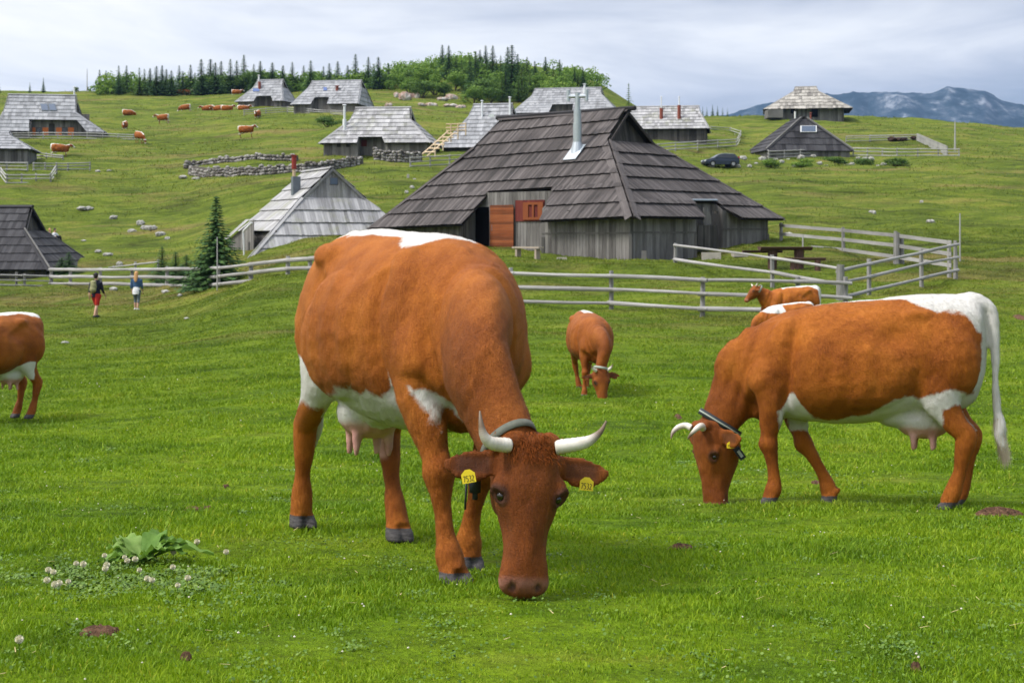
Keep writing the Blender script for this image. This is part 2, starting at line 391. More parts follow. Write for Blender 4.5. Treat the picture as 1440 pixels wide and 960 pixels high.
tone = bm_.ramp(rn, [(0, (.55, .62, .45)), (.35, (.9, .95, .8)), (.7, (1.15, 1.08, 1.0)), (.93, (1.35, 1.22, 1.2)), (.95, (1.7, 1.15, 2.2)), (1, (1.9, 1.25, 3.0))])
cb = bm_.mix(1.0, base, tone, 'MULTIPLY')
bm_.fin(cb, .6, .25)
tr = bm_.n('BsdfTranslucent'); bm_.l(cb, tr.inputs[0]); ms = bm_.n('MixShader'); ms.inputs[0].default_value = .35
bm_.l(bm_.b.outputs[0], ms.inputs[1]); bm_.l(tr.outputs[0], ms.inputs[2]); bm_.l(ms.outputs[0], bm_.out.inputs[0])
M['blade'] = bm_.m

# ------------------------------------------------------------------ ground sheet (rings round the viewer, out to the horizon)
def build_ground():
    rr = np.exp(np.concatenate([np.linspace(math.log(.6), math.log(4), 40), np.linspace(math.log(4.05), math.log(420), 520), np.linspace(math.log(440), math.log(4200), 30)]))
    a_in = np.linspace(-.44, .44, 460); a_out = np.linspace(.45, 2*math.pi-.45, 70)
    az = np.concatenate([a_in, a_out]); na = len(az); nr = len(rr)
    RR, AA = np.meshgrid(rr, az, indexing='ij'); X = RR*np.sin(AA); Y = RR*np.cos(AA)
    Z = gz(X.ravel(), Y.ravel()).reshape(X.shape)
    V = np.stack([X, Y, Z], -1).reshape(-1, 3)
    V = np.vstack([V, [[0, 0, -1.02]]])
    i = np.arange(nr-1)[:, None]; j = np.arange(na)[None, :]; jn = (j+1) % na
    Fq = np.stack([i*na+j, i*na+jn, (i+1)*na+jn, (i+1)*na+j], -1).reshape(-1, 4)[:, ::-1]
    me = bpy.data.meshes.new('ground'); nv = len(V)
    tris = np.array([[nr*na, k, (k+1) % na] for k in range(na)])[:, ::-1]
    me.vertices.add(nv); me.vertices.foreach_set('co', V.astype(np.float32).ravel())
    nl = len(Fq)*4+len(tris)*3; me.loops.add(nl); me.loops.foreach_set('vertex_index', np.concatenate([Fq.ravel(), tris.ravel()]).astype(np.int32))
    me.polygons.add(len(Fq)+len(tris)); ls = np.concatenate([np.arange(len(Fq))*4, len(Fq)*4+np.arange(len(tris))*3]).astype(np.int32)
    me.polygons.foreach_set('loop_start', ls); me.polygons.foreach_set('use_smooth', [True]*len(ls))
    me.materials.append(M['turf']); me.update(); me.validate()
    # make sure the normals look up
    o = bpy.data.objects.new('ground', me); col.objects.link(o); o['kind'] = 'structure'
    if me.polygons[1000].normal.z < 0: me.flip_normals()
    return o
build_ground()

# ------------------------------------------------------------------ grass blades
def tri_mesh(name, V, Fc, rnd, mat):
    me = bpy.data.meshes.new(name); me.vertices.add(len(V)); me.vertices.foreach_set('co', V.astype(np.float32).ravel())
    me.loops.add(Fc.size); me.loops.foreach_set('vertex_index', Fc.astype(np.int32).ravel())
    me.polygons.add(len(Fc)); me.polygons.foreach_set('loop_start', (np.arange(len(Fc))*Fc.shape[1]).astype(np.int32))
    if rnd is not None:
        at = me.attributes.new('rnd', 'FLOAT', 'FACE'); at.data.foreach_set('value', rnd.astype(np.float32))
    me.materials.append(mat); me.update()
    return me
EXCL = []
def build_grass(n=1000000):
    dmin, dmax, e = 3.2, 75.0, 1.62
    u = rng.random(n); k = 2-e
    d = (dmin**k + u*(dmax**k-dmin**k))**(1/k)
    t = (rng.random(n)*2-1)*.44
    x = t*d
    acc = (rng.random(n) < 2.6/(.88*d)) & (d < 26); d2 = d[acc]; sg = np.where(rng.random(len(d2)) < .5, -1.0, 1.0)
    x = np.concatenate([x, sg*(.44*d2+1.3*rng.random(len(d2)))]); d = np.concatenate([d, d2]); n = len(d); y = d
    cl = vnoise(x*1.7, y*1.7)+.6*vnoise(x*5.5+4, y*5.5)             # tufts and grazed places
    keep = rng.random(n) < np.clip(.72+1.1*cl, .15, 1)
    for (ex, ey, era, erb) in EXCL: keep &= ((x-ex)/era)**2+((y-ey)/erb)**2 > 1
    x, y, d, cl = x[keep], y[keep], d[keep], cl[keep]; n = len(x)
    z = gz(x, y)
    sc = (d/5.0)
    h = (.0075+.013*rng.random(n)**1.5)*(1+1.3*np.clip(cl, -.4, .6))*np.clip(sc**.5, .85, 2.2)
    tall = rng.random(n) < .008; h = np.where(tall, h*1.9, h)
    wd = .0024*np.clip(sc, .7, 20)**.85*(0.7+.6*rng.random(n))
    a = rng.random(n)*2*math.pi; lean = (.25+.9*rng.random(n))*h*1.1
    la = rng.random(n)*2*math.pi
    dx, dy = np.cos(a)*wd, np.sin(a)*wd; lx, ly = np.cos(la)*lean, np.sin(la)*lean
    B0 = np.stack([x-dx, y-dy, z-.004], 1); B1 = np.stack([x+dx, y+dy, z-.004], 1)
    M0 = np.stack([x-dx*.75+lx*.35, y-dy*.75+ly*.35, z+h*.6], 1); M1 = np.stack([x+dx*.75+lx*.35, y+dy*.75+ly*.35, z+h*.6], 1)
    T = np.stack([x+lx, y+ly, z+h], 1)
    V = np.stack([B0, B1, M0, M1, T], 1).reshape(-1, 3); b = np.arange(n)[:, None]*5
    Fc = np.stack([b+[0, 1, 3], b+[0, 3, 2], b+[2, 3, 4]], 1).reshape(-1, 3)
    rnd = np.repeat(np.clip(rng.random(n)*.93+.0*cl, 0, 1), 3)
    dryb = np.repeat(rng.random(n) < .018, 3); rnd = np.where(dryb, .975, rnd)
    o = bpy.data.objects.new('grass', tri_mesh('grass', V, Fc, rnd, M['blade'])); col.objects.link(o)
    tag(o, 'short bright green pasture grass covering the meadow', 'grass', kind='stuff')

def build_tussocks(n=170000):
    t = (rng.random(n)*2-1)*.42; d = 55*(275/55)**rng.random(n); x = t*d; y = d
    cl = fbm(x*.12, y*.25, 3)+.5*vnoise(x*.8, y*.8); keep = rng.random(n) < np.clip(.35+1.6*cl, .03, 1); x, y, d = x[keep], y[keep], d[keep]; n = len(x); z = gz(x, y)
    h = (.05+.11*rng.random(n)**2)*np.clip(d/90, .6, 1.5); wd = .035*np.clip(d/90, .6, 2)*(.6+.8*rng.random(n)); a = rng.random(n)*6.283; la = rng.random(n)*6.283
    A_ = np.stack([x-np.cos(a)*wd, y-np.sin(a)*wd, z-.02], 1); B_ = np.stack([x+np.cos(a)*wd, y+np.sin(a)*wd, z-.02], 1); C_ = np.stack([x+np.cos(la)*h*.7, y+np.sin(la)*h*.7, z+h], 1)
    V = np.stack([A_, B_, C_], 1).reshape(-1, 3); Fc = np.arange(n*3).reshape(-1, 3); r_ = rng.random(n)*.93; r_ = np.where(rng.random(n) < .04, .97, r_)
    o = bpy.data.objects.new('hill_grass', tri_mesh('hill_grass', V, Fc, r_, M['blade'])); col.objects.link(o); tag(o, 'rough tufts of grass all over the hillside', 'grass', kind='stuff')

# ------------------------------------------------------------------ low leafy ground cover (clover and weeds)
lm = NT('clover leaves'); lm.fin(lm.ramp(lm.attr('rnd'), [(0, (.045, .10, .010)), (.6, (.09, .17, .014)), (1, (.15, .23, .035))]), .6, .3); M['clover'] = lm.m
def leaf_discs(name, spots, mat, label, cat):
    vs = []; fs = []; rr = []
    for (cx_, cy_, rad, cnt, hmax, sz) in spots:
        for _ in range(cnt):
            r_ = rad*min(2.2, abs(random.gauss(0, .75))); a = random.random()*6.283
            px_, py_ = cx_+r_*math.cos(a), cy_+r_*math.sin(a)*1.3
            zz = float(gz(px_, py_))+random.uniform(.2, 1)*hmax*max(.3, 1-(r_/rad)**2*.4)
            s_ = sz*random.uniform(.6, 1.3); nrm = Vector((random.gauss(0, .5), random.gauss(0, .5)-.2, 1)).normalized(); u_ = nrm.orthogonal().normalized(); v_ = nrm.cross(u_)
            b = len(vs); c_ = Vector((px_, py_, zz))
            for q in range(5):
                an = q/5*6.283+a; vs.append(c_+(u_*math.cos(an)+v_*math.sin(an))*s_)
            fs.append((b, b+1, b+2, b+3, b+4)); rr.append(random.random())
    me = bpy.data.meshes.new(name); me.from_pydata(vs, [], fs); at = me.attributes.new('rnd', 'FLOAT', 'FACE'); at.data.foreach_set('value', rr)
    me.materials.append(mat); me.update(); o = bpy.data.objects.new(name, me); col.objects.link(o)
    return tag(o, label, cat, kind='stuff')
spots = []
for _ in range(150):
    d = 3.5*(14/3.5)**random.random(); x = random.uniform(-.4, .4)*d
    spots.append((x, d, random.uniform(.08, .3), int(random.uniform(30, 90)), .022, .0045*max(1, d/6)))
for _ in range(75):      # the leafier patch with clover at lower left
    p = G(random.gauss(195, 75), 5.45+random.gauss(0, .30)); spots.append((p.x, p.y, .10*random.uniform(.6, 2.0), random.randint(20, 60), .035, .0065))
leaf_discs('clover', spots, M['clover'], 'dark green clover leaves growing in patches among the grass', 'clover')

# tiny scattered white specks: clover heads far too many to count
sm = mat_simple('clover bloom', (.62, .58, .48), .9, .1); M['bloom'] = sm
def specks():
    mb = MB()
    for _ in range(300):
        d = 3.5*(26/3.5)**(random.random()**.8); t = random.uniform(-.42, .42)
        if vnoise(t*9, d*.5) < -.02 and random.random() < .8: continue
        x = t*d; s_ = .0042*max(1, (d/7)**.7)*random.uniform(.6, 1.2); c_ = Vector((x, d, float(gz(x, d))+random.uniform(.02, .05)*max(1, d/12)))
        p = [c_+Vector(q)*s_ for q in ((1, 0, 0), (0, 1, 0), (-1, 0, 0), (0, -1, 0), (0, 0, .9), (0, 0, -.9))]
        mb.add(p, [(0, 1, 4), (1, 2, 4), (2, 3, 4), (3, 0, 4), (1, 0, 5), (2, 1, 5), (3, 2, 5), (0, 3, 5)])
    tag(mb.build('tiny_white_flowers', M['bloom']), 'tiny white flower heads dotted through the grass', 'flowers', kind='stuff')
specks()

# ------------------------------------------------------------------ mountains and air
mm = NT('mountain rock and forest'); pz = mm.coord((1, 1, 1), 'pos')
rk = mm.noise(pz, .012, 8, .68, .4); rk2 = mm.noise(mm.coord((1, 1, .35), 'pos'), .036, 6, .7)
sx = mm.n('SeparateXYZ'); mm.l(mm.n('NewGeometry').outputs['Position'], sx.inputs[0])
hgt = mm.math('DIVIDE', sx.outputs[2], 350.0)
kk = mm.math('ADD', mm.math('ADD', mm.math('MULTIPLY', rk, .8), mm.math('MULTIPLY', rk2, .55)), mm.math('MULTIPLY', hgt, .16))
mm.fin(mm.ramp(kk, [(.66, (.010, .024, .032)), (.80, (.025, .045, .060)), (.88, (.07, .09, .11)), (.97, (.22, .24, .27))]), .95, .05)
M['mountain'] = mm.m
def mountains():
    crest = [(700, 200), (900, 180), (985, 165), (1030, 152), (1075, 141), (1120, 134), (1160, 130), (1200, 125), (1222, 134), (1262, 124), (1300, 127), (1345, 121), (1385, 117), (1404, 127), (1440, 138), (1500, 146), (1640, 158), (1900, 190)]
    cxs = np.array([tx(a) for a, b in crest]); cys = np.array([b for a, b in crest])
    t = np.linspace(tx(700), tx(1900), 520); yy = np.linspace(0, 1, 90)
    Tt, Yn = np.meshgrid(t, yy, indexing='ij')
    D = 5200+2600*Yn
    X = Tt*D
    hc = (HZ-np.interp(Tt, cxs, cys))/F*6600
    prof = np.where(Yn < .54, np.clip(Yn/.54, 0, 1)**1.15, np.clip((1-Yn)/.46, 0, 1))
    rid = sum((1-2*np.abs(vnoise(X*.0016*2**i+9*i, D*.0011*2**i+3)))*(.5**i) for i in range(6))
    Zm = hc*prof*(1+.0*rid)+(rid-1.05)*95*np.clip(prof*3, 0, 1)*np.clip(1.12-prof, .34, 1)*2.1 - 40
    nt_, ny = Tt.shape; V = np.stack([X, D, Zm], -1).reshape(-1, 3)*.5
    i = np.arange(nt_-1)[:, None]; j = np.arange(ny-1)[None, :]
    Fq = np.stack([i*ny+j, (i+1)*ny+j, (i+1)*ny+j+1, i*ny+j+1], -1).reshape(-1, 4)
    me = tri_mesh('mountains', V, Fq, None, M['mountain']); me.polygons.foreach_set('use_smooth', [True]*len(me.polygons))
    o = bpy.data.objects.new('mountains', me); col.objects.link(o); o['kind'] = 'structure'
mountains()
HAZE = True
if HAZE:
    hm = bpy.data.materials.new('air'); hm.use_nodes = True; t = hm.node_tree
    for nd in list(t.nodes):
        if nd.type == 'BSDF_PRINCIPLED': t.nodes.remove(nd)
    pv = t.nodes.new('ShaderNodeVolumePrincipled'); pv.inputs['Color'].default_value = (.36, .58, 1.0, 1); pv.inputs['Density'].default_value = .000085
    pv.inputs['Anisotropy'].default_value = .1
    t.links.new(pv.outputs[0], t.nodes['Material Output'].inputs['Volume'])
    mb = MB(); mb.box((0, 0, 160), (8600, 8600, 560))
    o = mb.build('haze', hm); tag(o, 'thin blue haze in the air in front of the mountains', 'haze', kind='stuff'); o.display_type = 'WIRE'
# ------------------------------------------------------------------ lofted bodies, fused by a voxel remesh
def catmull(P, sub):
    P = np.asarray(P, float); n = len(P)
    if n < 3: return P
    Q = np.vstack([2*P[0]-P[1], P, 2*P[-1]-P[-2]]); out = []
    for i in range(1, n):
        p0, p1, p2, p3 = Q[i-1], Q[i], Q[i+1], Q[i+2]
        for k in range(sub):
            t = k/sub; out.append(.5*((2*p1)+(-p0+p2)*t+(2*p0-5*p1+4*p2-p3)*t*t+(-p0+3*p1-3*p2+p3)*t**3))
    out.append(P[-1]); return np.array(out)
def loft(mb, rings, lat=(0, 1, 0), n=28, sub=4, p=1.0, Mx=None, taper=0.0, rnd=0.0, mi=0, fixT=None, ptop=None):
    """rings: (x,y,z, half width, up radius, down radius). lat = sideways hint. p<1 squares the section, taper narrows the lower half"""
    A = catmull(rings, sub); A[:, 3:] = np.maximum(A[:, 3:], .001)
    C = A[:, :3]; T = np.gradient(C, axis=0); lat = np.array(lat, float)
    vs = []
    for i in range(len(A)):
        t = np.array(fixT, float) if fixT is not None else T[i]/(np.linalg.norm(T[i])+1e-9); l = lat-t*np.dot(lat, t); l /= np.linalg.norm(l)+1e-9; u = np.cross(t, l)
        for k in range(n):
            a = 2*math.pi*k/n; ca, sa = math.cos(a), math.sin(a)
            pp = ptop if (ptop and sa > 0) else p; cc_ = math.copysign(abs(ca)**pp, ca); ss = math.copysign(abs(sa)**pp, sa)
            wl = A[i, 3]*(1-taper*max(0, -ss)); r = A[i, 4] if ss > 0 else A[i, 5]
            q = C[i]+l*cc_*wl+u*ss*r; vs.append(q)
    m = len(A); c0 = C[0]; c1 = C[-1]; vs.append(c0); vs.append(c1); fs = []
    for i in range(m-1):
        for k in range(n): fs.append((i*n+k, i*n+(k+1) % n, (i+1)*n+(k+1) % n, (i+1)*n+k))
    for k in range(n): fs.append((m*n, (k+1) % n, k)); fs.append((m*n+1, (m-1)*n+k, (m-1)*n+(k+1) % n))
    if Mx is not None: vs = [Mx @ Vector(q) for q in vs]
    mb.add(vs, fs, rnd, mi)
def ellip(mb, c, r, Mx=None, n=14, rnd=0.0, mi=0):
    k = np.linspace(0, math.pi, 9); rings = []
    vs = []; 
    for a in k:
        for j in range(n):
            b = 2*math.pi*j/n; vs.append(Vector((math.sin(a)*math.cos(b)*r[0], math.sin(a)*math.sin(b)*r[1], math.cos(a)*r[2])))
    if Mx is not None: vs = [Mx @ q for q in vs]
    vs = [q+Vector(c) for q in vs]; fs = []
    for i in range(8):
        for j in range(n):
            if i == 0: fs.append((0+j, n+j, n+(j+1) % n))
            elif i == 7: fs.append((i*n+j, 8*n+j, i*n+(j+1) % n))
            else: fs.append((i*n+j, (i+1)*n+j, (i+1)*n+(j+1) % n, i*n+(j+1) % n))
    # weld poles
    vs[0:n] = [vs[0]]*n; vs[8*n:9*n] = [vs[8*n]]*n
    mb.add(vs, fs, rnd, mi)
def remesh(mb, voxel, name):
    me = mb.mesh(name+'_src', []) if False else bpy.data.meshes.new(name+'_src')
    me.from_pydata(mb.v, [], mb.f); me.update()
    o = bpy.data.objects.new(name+'_src', me); col.objects.link(o)
    md = o.modifiers.new('r', 'REMESH'); md.mode = 'VOXEL'; md.voxel_size = voxel; md.adaptivity = 0
    dg = bpy.context.evaluated_depsgraph_get(); out = bpy.data.meshes.new_from_object(o.evaluated_get(dg))
    bpy.data.objects.remove(o); bpy.data.meshes.remove(me); out.name = name
    return out
def get_co(me):
    a = np.zeros(len(me.vertices)*3, np.float32); me.vertices.foreach_get('co', a); return a.reshape(-1, 3).astype(float)
def get_no(me):
    a = np.zeros(len(me.vertices)*3, np.float32); me.vertex_normals.foreach_get('vector', a); return a.reshape(-1, 3).astype(float)
def smooth_co(me, V, wt, it):
    e = np.zeros(len(me.edges)*2, np.int32); me.edges.foreach_get('vertices', e); e = e.reshape(-1, 2); n = len(V)
    deg = np.bincount(e.ravel(), minlength=n).clip(1)[:, None].astype(float)
    for _ in range(it):
        S = np.stack([np.bincount(e[:, 0], V[e[:, 1], k], n)+np.bincount(e[:, 1], V[e[:, 0], k], n) for k in range(3)], 1)/deg
        V = V+(S-V)*wt[:, None]
    return V
def pnoise3(V, s, o=3, seed=0):
    return fbm(V[:, 0]*s+V[:, 1]*s*.7+seed, V[:, 2]*s-V[:, 1]*s*.8+seed*2, o)
def sstep(a, b, x):
    t = np.clip((x-a)/(b-a), 0, 1); return t*t*(3-2*t)

# ------------------------------------------------------------------ cow materials
cm = NT('red brown and white coat')
pos = cm.coord((1, 1, 1), 'obj')
wv = cm.attr('white'); dk = cm.attr('dark'); rd = cm.attr('red'); pk = cm.attr('pink'); hf = cm.attr('hoof')
edge = cm.noise(pos, 38, 4, .7); edge2 = cm.noise(pos, 9, 3, .6)
hair = cm.noise(cm.coord((110, 110, 22), 'obj'), 1.0, 6, .75, .6); hair2 = cm.noise(cm.coord((13, 40, 55), 'obj'), 3.6, 5, .75, .5)
blot = cm.noise(pos, 2.6, 5, .6); blot2 = cm.noise(pos, 8, 4, .6)
k = cm.math('ADD', cm.math('ADD', cm.math('MULTIPLY', hair, .26), cm.math('MULTIPLY', hair2, .18)), cm.math('ADD', cm.math('MULTIPLY', blot, .42), cm.math('MULTIPLY', blot2, .14)))
brown = cm.ramp(k, [(.34, (.14, .030, .003)), (.45, (.29, .075, .005)), (.55, (.42, .125, .010)), (.68, (.58, .215, .032))])
redb = cm.ramp(k, [(.34, (.08, .018, .002)), (.5, (.20, .050, .004)), (.68, (.37, .115, .016))])
brown = cm.mix(rd, brown, redb)
brown = cm.mix(cm.math('MULTIPLY', dk, 1.0, True), brown, (.035, .018, .014))
white = cm.ramp(k, [(.33, (.50, .47, .42)), (.55, (.70, .68, .64)), (.7, (.80, .79, .77))])
pinkc = cm.ramp(blot2, [(.3, (.48, .22, .19)), (.7, (.66, .38, .33))])
wn_ = cm.math('ADD', wv, cm.math('ADD', cm.math('MULTIPLY', cm.math('SUBTRACT', edge, .5), .030), cm.math('MULTIPLY', cm.math('SUBTRACT', edge2, .5), .05)))
wf = cm.ramp(cm.math('ADD', cm.math('MULTIPLY', wn_, 60.0), .5), [(0, 0.0), (1, 1.0)])
c = cm.mix(wf, brown, white); c = cm.mix(pk, c, pinkc)
hoofc = cm.ramp(cm.noise(cm.coord((20, 20, 90), 'obj'), 1.0, 3), [(.3, (.035, .032, .034)), (.7, (.12, .11, .11))])
c = cm.mix(cm.ramp(hf, [(.4, 0.0), (.6, 1.0)]), c, hoofc)
cm.bump(cm.math('ADD', hair, cm.math('MULTIPLY', hair2, .8)), .8, .007)
cm.fin(c, .62, .22)
cm.b.inputs['Sheen Weight'].default_value = .03; cm.b.inputs['Sheen Roughness'].default_value = .4; cm.b.inputs['Sheen Tint'].default_value = (1, .8, .6, 1)
M['coat'] = cm.m
hn = NT('horn'); hn.fin(hn.mix(hn.ramp(hn.attr('rnd'), [(.45, 0.0), (.72, 1.0)]), hn.ramp(hn.noise(hn.coord((14, 14, 14), 'obj'), 1, 4), [(.3, (.55, .49, .40)), (.7, (.78, .74, .66))]), (.16, .11, .07)), .4, .4); M['horn'] = hn.m
M['eye'] = mat_simple('dark wet eye', (.012, .008, .006), .08, .8)
M['lash'] = mat_simple('dark eyelid', (.10, .035, .018), .6)
M['tag_yellow'] = mat_simple('yellow ear tag plastic', (.80, .60, .02), .45, .4, .06)
M['tag_ink'] = mat_simple('black print', (.02, .02, .02), .7)
M['collar_grey'] = mat_simple('grey green webbing collar', (.12, .125, .10), .8, .2, .3, 60)
M['collar_dark'] = mat_simple('dark collar strap', (.02, .025, .028), .6, .3)
M['collar_light'] = mat_simple('reflective collar stripe', (.30, .33, .28), .5, .3)
M['fluff'] = mat_simple('white hair tuft', (.74, .72, .68), .9, .1)
M['fluff_red'] = mat_simple('red brown forelock', (.20, .052, .010), .8, .1, .5, 40)

TORSO = [(-.83, 0, 1.16, .09, .14, .16), (-.81, 0, 1.12, .165, .245, .27), (-.73, 0, 1.05, .235, .345, .37), (-.55, 0, 1.00, .285, .405, .38), (-.36, 0, .98, .325, .425, .37),
         (-.14, 0, .96, .365, .425, .395), (.10, 0, .94, .38, .43, .395), (.32, 0, .93, .345, .415, .37), (.50, 0, .93, .275, .375, .34), (.64, 0, .92, .215, .32, .29), (.76, 0, .91, .165, .28, .22), (.84, 0, .90, .10, .19, .14)]
HEAD = [(-.05, 0, -.085, .065, .05, .06), (-.02, 0, -.09, .100, .10, .11), (.03, 0, -.095, .110, .125, .145), (.09, 0, -.095, .112, .13, .165), (.15, 0, -.095, .117, .128, .17), (.20, 0, -.095, .116, .118, .165),
        (.26, 0, -.092, .101, .102, .145), (.32, 0, -.09, .085, .088, .118), (.38, 0, -.088, .076, .078, .09), (.43, 0, -.088, .084, .073, .074), (.47, 0, -.09, .092, .068, .066), (.505, 0, -.092, .084, .052, .054), (.530, 0, -.095, .048, .027, .03)]

def cow_body(name, hoofs, poll, head_dir, head_up, voxel, coat, tail='hang', udder=True, dewlap=True, fat=1.0, neck_mid=None, tail_y=0.0, head_scale=1.0, neck_w=1.0, neck_off=0.0, bony=1.0, paunch=0.0, redness=0.0):
    """hoofs: dict LF,RF,LH,RH -> (x,y[,z]). All in cow space: nose +x, left +y, ground 0"""
    mb = MB()
    T = [(x, y+paunch*math.exp(-((x-.05)/.4)**2), z, wd*fat, u, dn*(1+(fat-1)*.5)) for x, y, z, wd, u, dn in TORSO]
    loft(mb, T, p=.86, ptop=.97, n=36, fixT=(1, 0, 0))
    # hooks, pins, shoulder blades, thighs, brisket
    for s in (1, -1):
        ellip(mb, (-.40, .195*s*fat, 1.255), (.15, .07, .05+.02*bony)); ellip(mb, (-.74, .12*s, 1.22), (.09, .06, .09))
        ellip(mb, (.46, .18*s, 1.00), (.15, .115, .28), Matrix.Rotation(R(-12), 3, 'Y')); ellip(mb, (.55, .185*s, .86), (.15, .10, .17))
        ellip(mb, (-.60, .18*s, .98), (.21, .125, .27), Matrix.Rotation(R(10), 3, 'Y')); ellip(mb, (-.05, .25*s*fat, .92), (.42, .14, .28))
    ellip(mb, (.60, 0, .68), (.17, .11, .13)); ellip(mb, (.40, 0, 1.235), (.22, .06, .08))
    # legs
    for key, (hx, hy, *hz) in hoofs.items():
        hz = hz[0] if hz else 0.0; s = 1 if key[0] == 'L' else -1; fore = key[1] == 'F'
        bx = .60 if fore else -.62
        def q(x, z, y, f=1.0):     # joint: shift towards the hoof offset the lower it is
            top = .85; k_ = min(1, max(0, (top-z)/top))**1.05
            return (x+(hx-bx)*k_, s*y+(hy-s*(.165 if fore else .17))*k_, z+hz*k_)
        if fore:
            J = [(.50, .95, .17, .075, .10, .11), (.53, .80, .185, .085, .115, .12), (.56, .68, .185, .075, .085, .10), (.585, .55, .175, .056, .066, .068), (.60, .47, .17, .046, .050, .048), (.605, .41, .168, .055, .064, .050), (.602, .345, .167, .040, .042, .042),
                 (.60, .26, .166, .028, .030, .038), (.60, .17, .165, .031, .034, .044), (.61, .115, .165, .044, .045, .054), (.625, .07, .165, .042, .044, .046), (.635, .045, .165, .044, .046, .04)]
        else:
            J = [(-.56, 1.0, .16, .09, .20, .17), (-.55, .86, .185, .10, .19, .16), (-.555, .74, .19, .085, .145, .125), (-.60, .64, .185, .062, .095, .085), (-.665, .545, .18, .050, .065, .060), (-.712, .48, .176, .047, .050, .070), (-.715, .42, .175, .046, .052, .058),
                 (-.70, .34, .173, .039, .040, .044), (-.685, .25, .171, .030, .031, .041), (-.665, .165, .17, .040, .041, .045), (-.65, .115, .17, .043, .046, .050), (-.635, .07, .17, .043, .046, .046), (-.62, .045, .17, .045, .046, .04)]
        rings = []
        for (x, z, y, wl, fr, bk) in J: lk = 1.0+.17*sstep(.85, .6, z); rings.append((*q(x, z, y), wl*lk, fr*lk, bk*lk))
        loft(mb, rings, n=18, p=.95)
        cx_, cy_ = q(J[-1][0], .03, .165)[0:2]
        for t_ in (-1, 1):
            loft(mb, [(cx_-.035, cy_+.027*t_, .085+hz, .024, .014, .014), (cx_-.018, cy_+.029*t_, .050+hz, .029, .034, .032), (cx_+.012, cy_+.031*t_, .012+hz, .032, .054, .046), (cx_+.016, cy_+.031*t_, -.006+hz, .032, .060, .048)], n=12, p=.85, sub=2)
        for t_ in (-1, 1): ellip(mb, (cx_-.058, cy_+.026*t_, .095+hz), (.016, .013, .02), n=8)
    # neck, head
    poll = Vector(poll); hd = Vector(head_dir).normalized(); hu = Vector(head_up); hu = (hu-hd*hu.dot(hd)).normalized(); hl = hu.cross(hd)
    HM = Matrix((hd, hl, hu)).transposed().to_4x4(); HM.translation = poll
    HM = HM @ Matrix.Scale(head_scale, 4)
    nb = poll + (HM.to_3x3() @ Vector((.03, neck_off, -.10)))
    mid = Vector(neck_mid) if neck_mid is not None else Vector((.60, 0, .98)).lerp(nb, .55)+Vector((.03, 0, .03))
    m1 = Vector((.62, 0, 1.0)).lerp(mid, .5)+Vector((.03, 0, .03))
    k_ = neck_w; loft(mb, [(.40, 0, 1.00, .17, .26, .30), (.56, 0, .97, .175*k_, .24, .30), (m1.x, m1.y, m1.z, .145*k_, .22, .25), (mid.x, mid.y, mid.z, .112*k_, .175, .195), (*(mid.lerp(nb, .55)), .098*k_, .14, .165), (nb.x, nb.y, nb.z, .088, .11, .13)], n=28, p=.95)
    if dewlap:
        loft(mb, [(.62, 0, .70, .05, .10, .09), (.80, 0, .73, .035, .14, .12), (*(m1.lerp(mid, .7)-Vector((.10, 0, .17))), .026, .12, .07), (*(mid.lerp(nb, .5)-Vector((.10, 0, .08))), .02, .08, .03)], n=12, p=.9)
    loft(mb, HEAD, n=30, p=.88, Mx=HM, taper=.22)
    for s in (1, -1):
        ellip(mb, HM @ Vector((.158, .096*s, -.040)), (.050, .040, .038), HM.to_3x3().normalized()); ellip(mb, HM @ Vector((.0, .060*s, -.008)), (.040, .048, .030), HM.to_3x3().normalized())
        ellip(mb, HM @ Vector((.472, .056*s, -.060)), (.036, .028, .028), HM.to_3x3().normalized())
        ellip(mb, HM @ Vector((.14, .085*s, -.17)), (.10, .035, .07), HM.to_3x3().normalized())
        # ear: leaf, cupped, leaving the side of the poll and drooping a little
        e = HM.to_3x3()
        er = [(.045, .085*s, -.085, .026, .022, .022), (.060, .125*s, -.088, .042, .016, .016), (.078, .175*s, -.088, .060, .011, .012), (.085, .225*s, -.090, .058, .009, .010), (.082, .272*s, -.095, .040, .008, .008), (.076, .305*s, -.10, .014, .006, .006)]
        loft(mb, er, lat=(1, 0, 0), n=14, Mx=HM, p=1.0)
    # udder
    if udder:
        ellip(mb, (-.42, 0, .575), (.19, .15, .125)); ellip(mb, (-.30, 0, .60), (.20, .13, .08))
        for (x, y) in ((-.36, .065), (-.36, -.065), (-.48, .055), (-.48, -.055)):
            loft(mb, [(x, y, .53, .038, .038, .038), (x, y*1.15, .475, .027, .027, .027), (x+.003, y*1.2, .43, .021, .021, .021), (x+.003, y*1.2, .385, .015, .015, .015), (x+.003, y*1.2, .372, .006, .006, .006)], n=10, sub=2)
    # tail
    if tail == 'hang':
        ty = tail_y; loft(mb, [(-.68, 0, 1.35, .06, .04, .06), (-.78, 0, 1.36, .055, .042, .055), (-.86, .005, 1.31, .045, .040, .044), (-.885, .01+ty*.3, 1.20, .037, .035, .036), (-.888, .02+ty*.6, 1.0, .030, .029, .030), (-.885, .03+ty, .82, .025, .025, .025), (-.888, .04+ty, .66, .029, .031, .030), (-.905, .045+ty, .56, .040, .042, .042), (-.90, .05+ty, .48, .036, .038, .038), (-.92, .05+ty, .41, .024, .026, .024), (-.925, .05+ty, .36, .008, .008, .008)], n=12)
    me = remesh(mb, voxel, name)
    V = get_co(me)
    hc = HM.inverted(); Hv = (np.c_[V, np.ones(len(V))] @ np.array(hc).T)[:, :3]       # head space
    inhead = sstep(.30, .22, np.abs(Hv[:, 0]-.24))*sstep(.36, .33, np.abs(Hv[:, 1]))*sstep(.33, .28, np.abs(Hv[:, 2]+.1))
    low = sstep(.62, .45, V[:, 2])*(1-inhead)
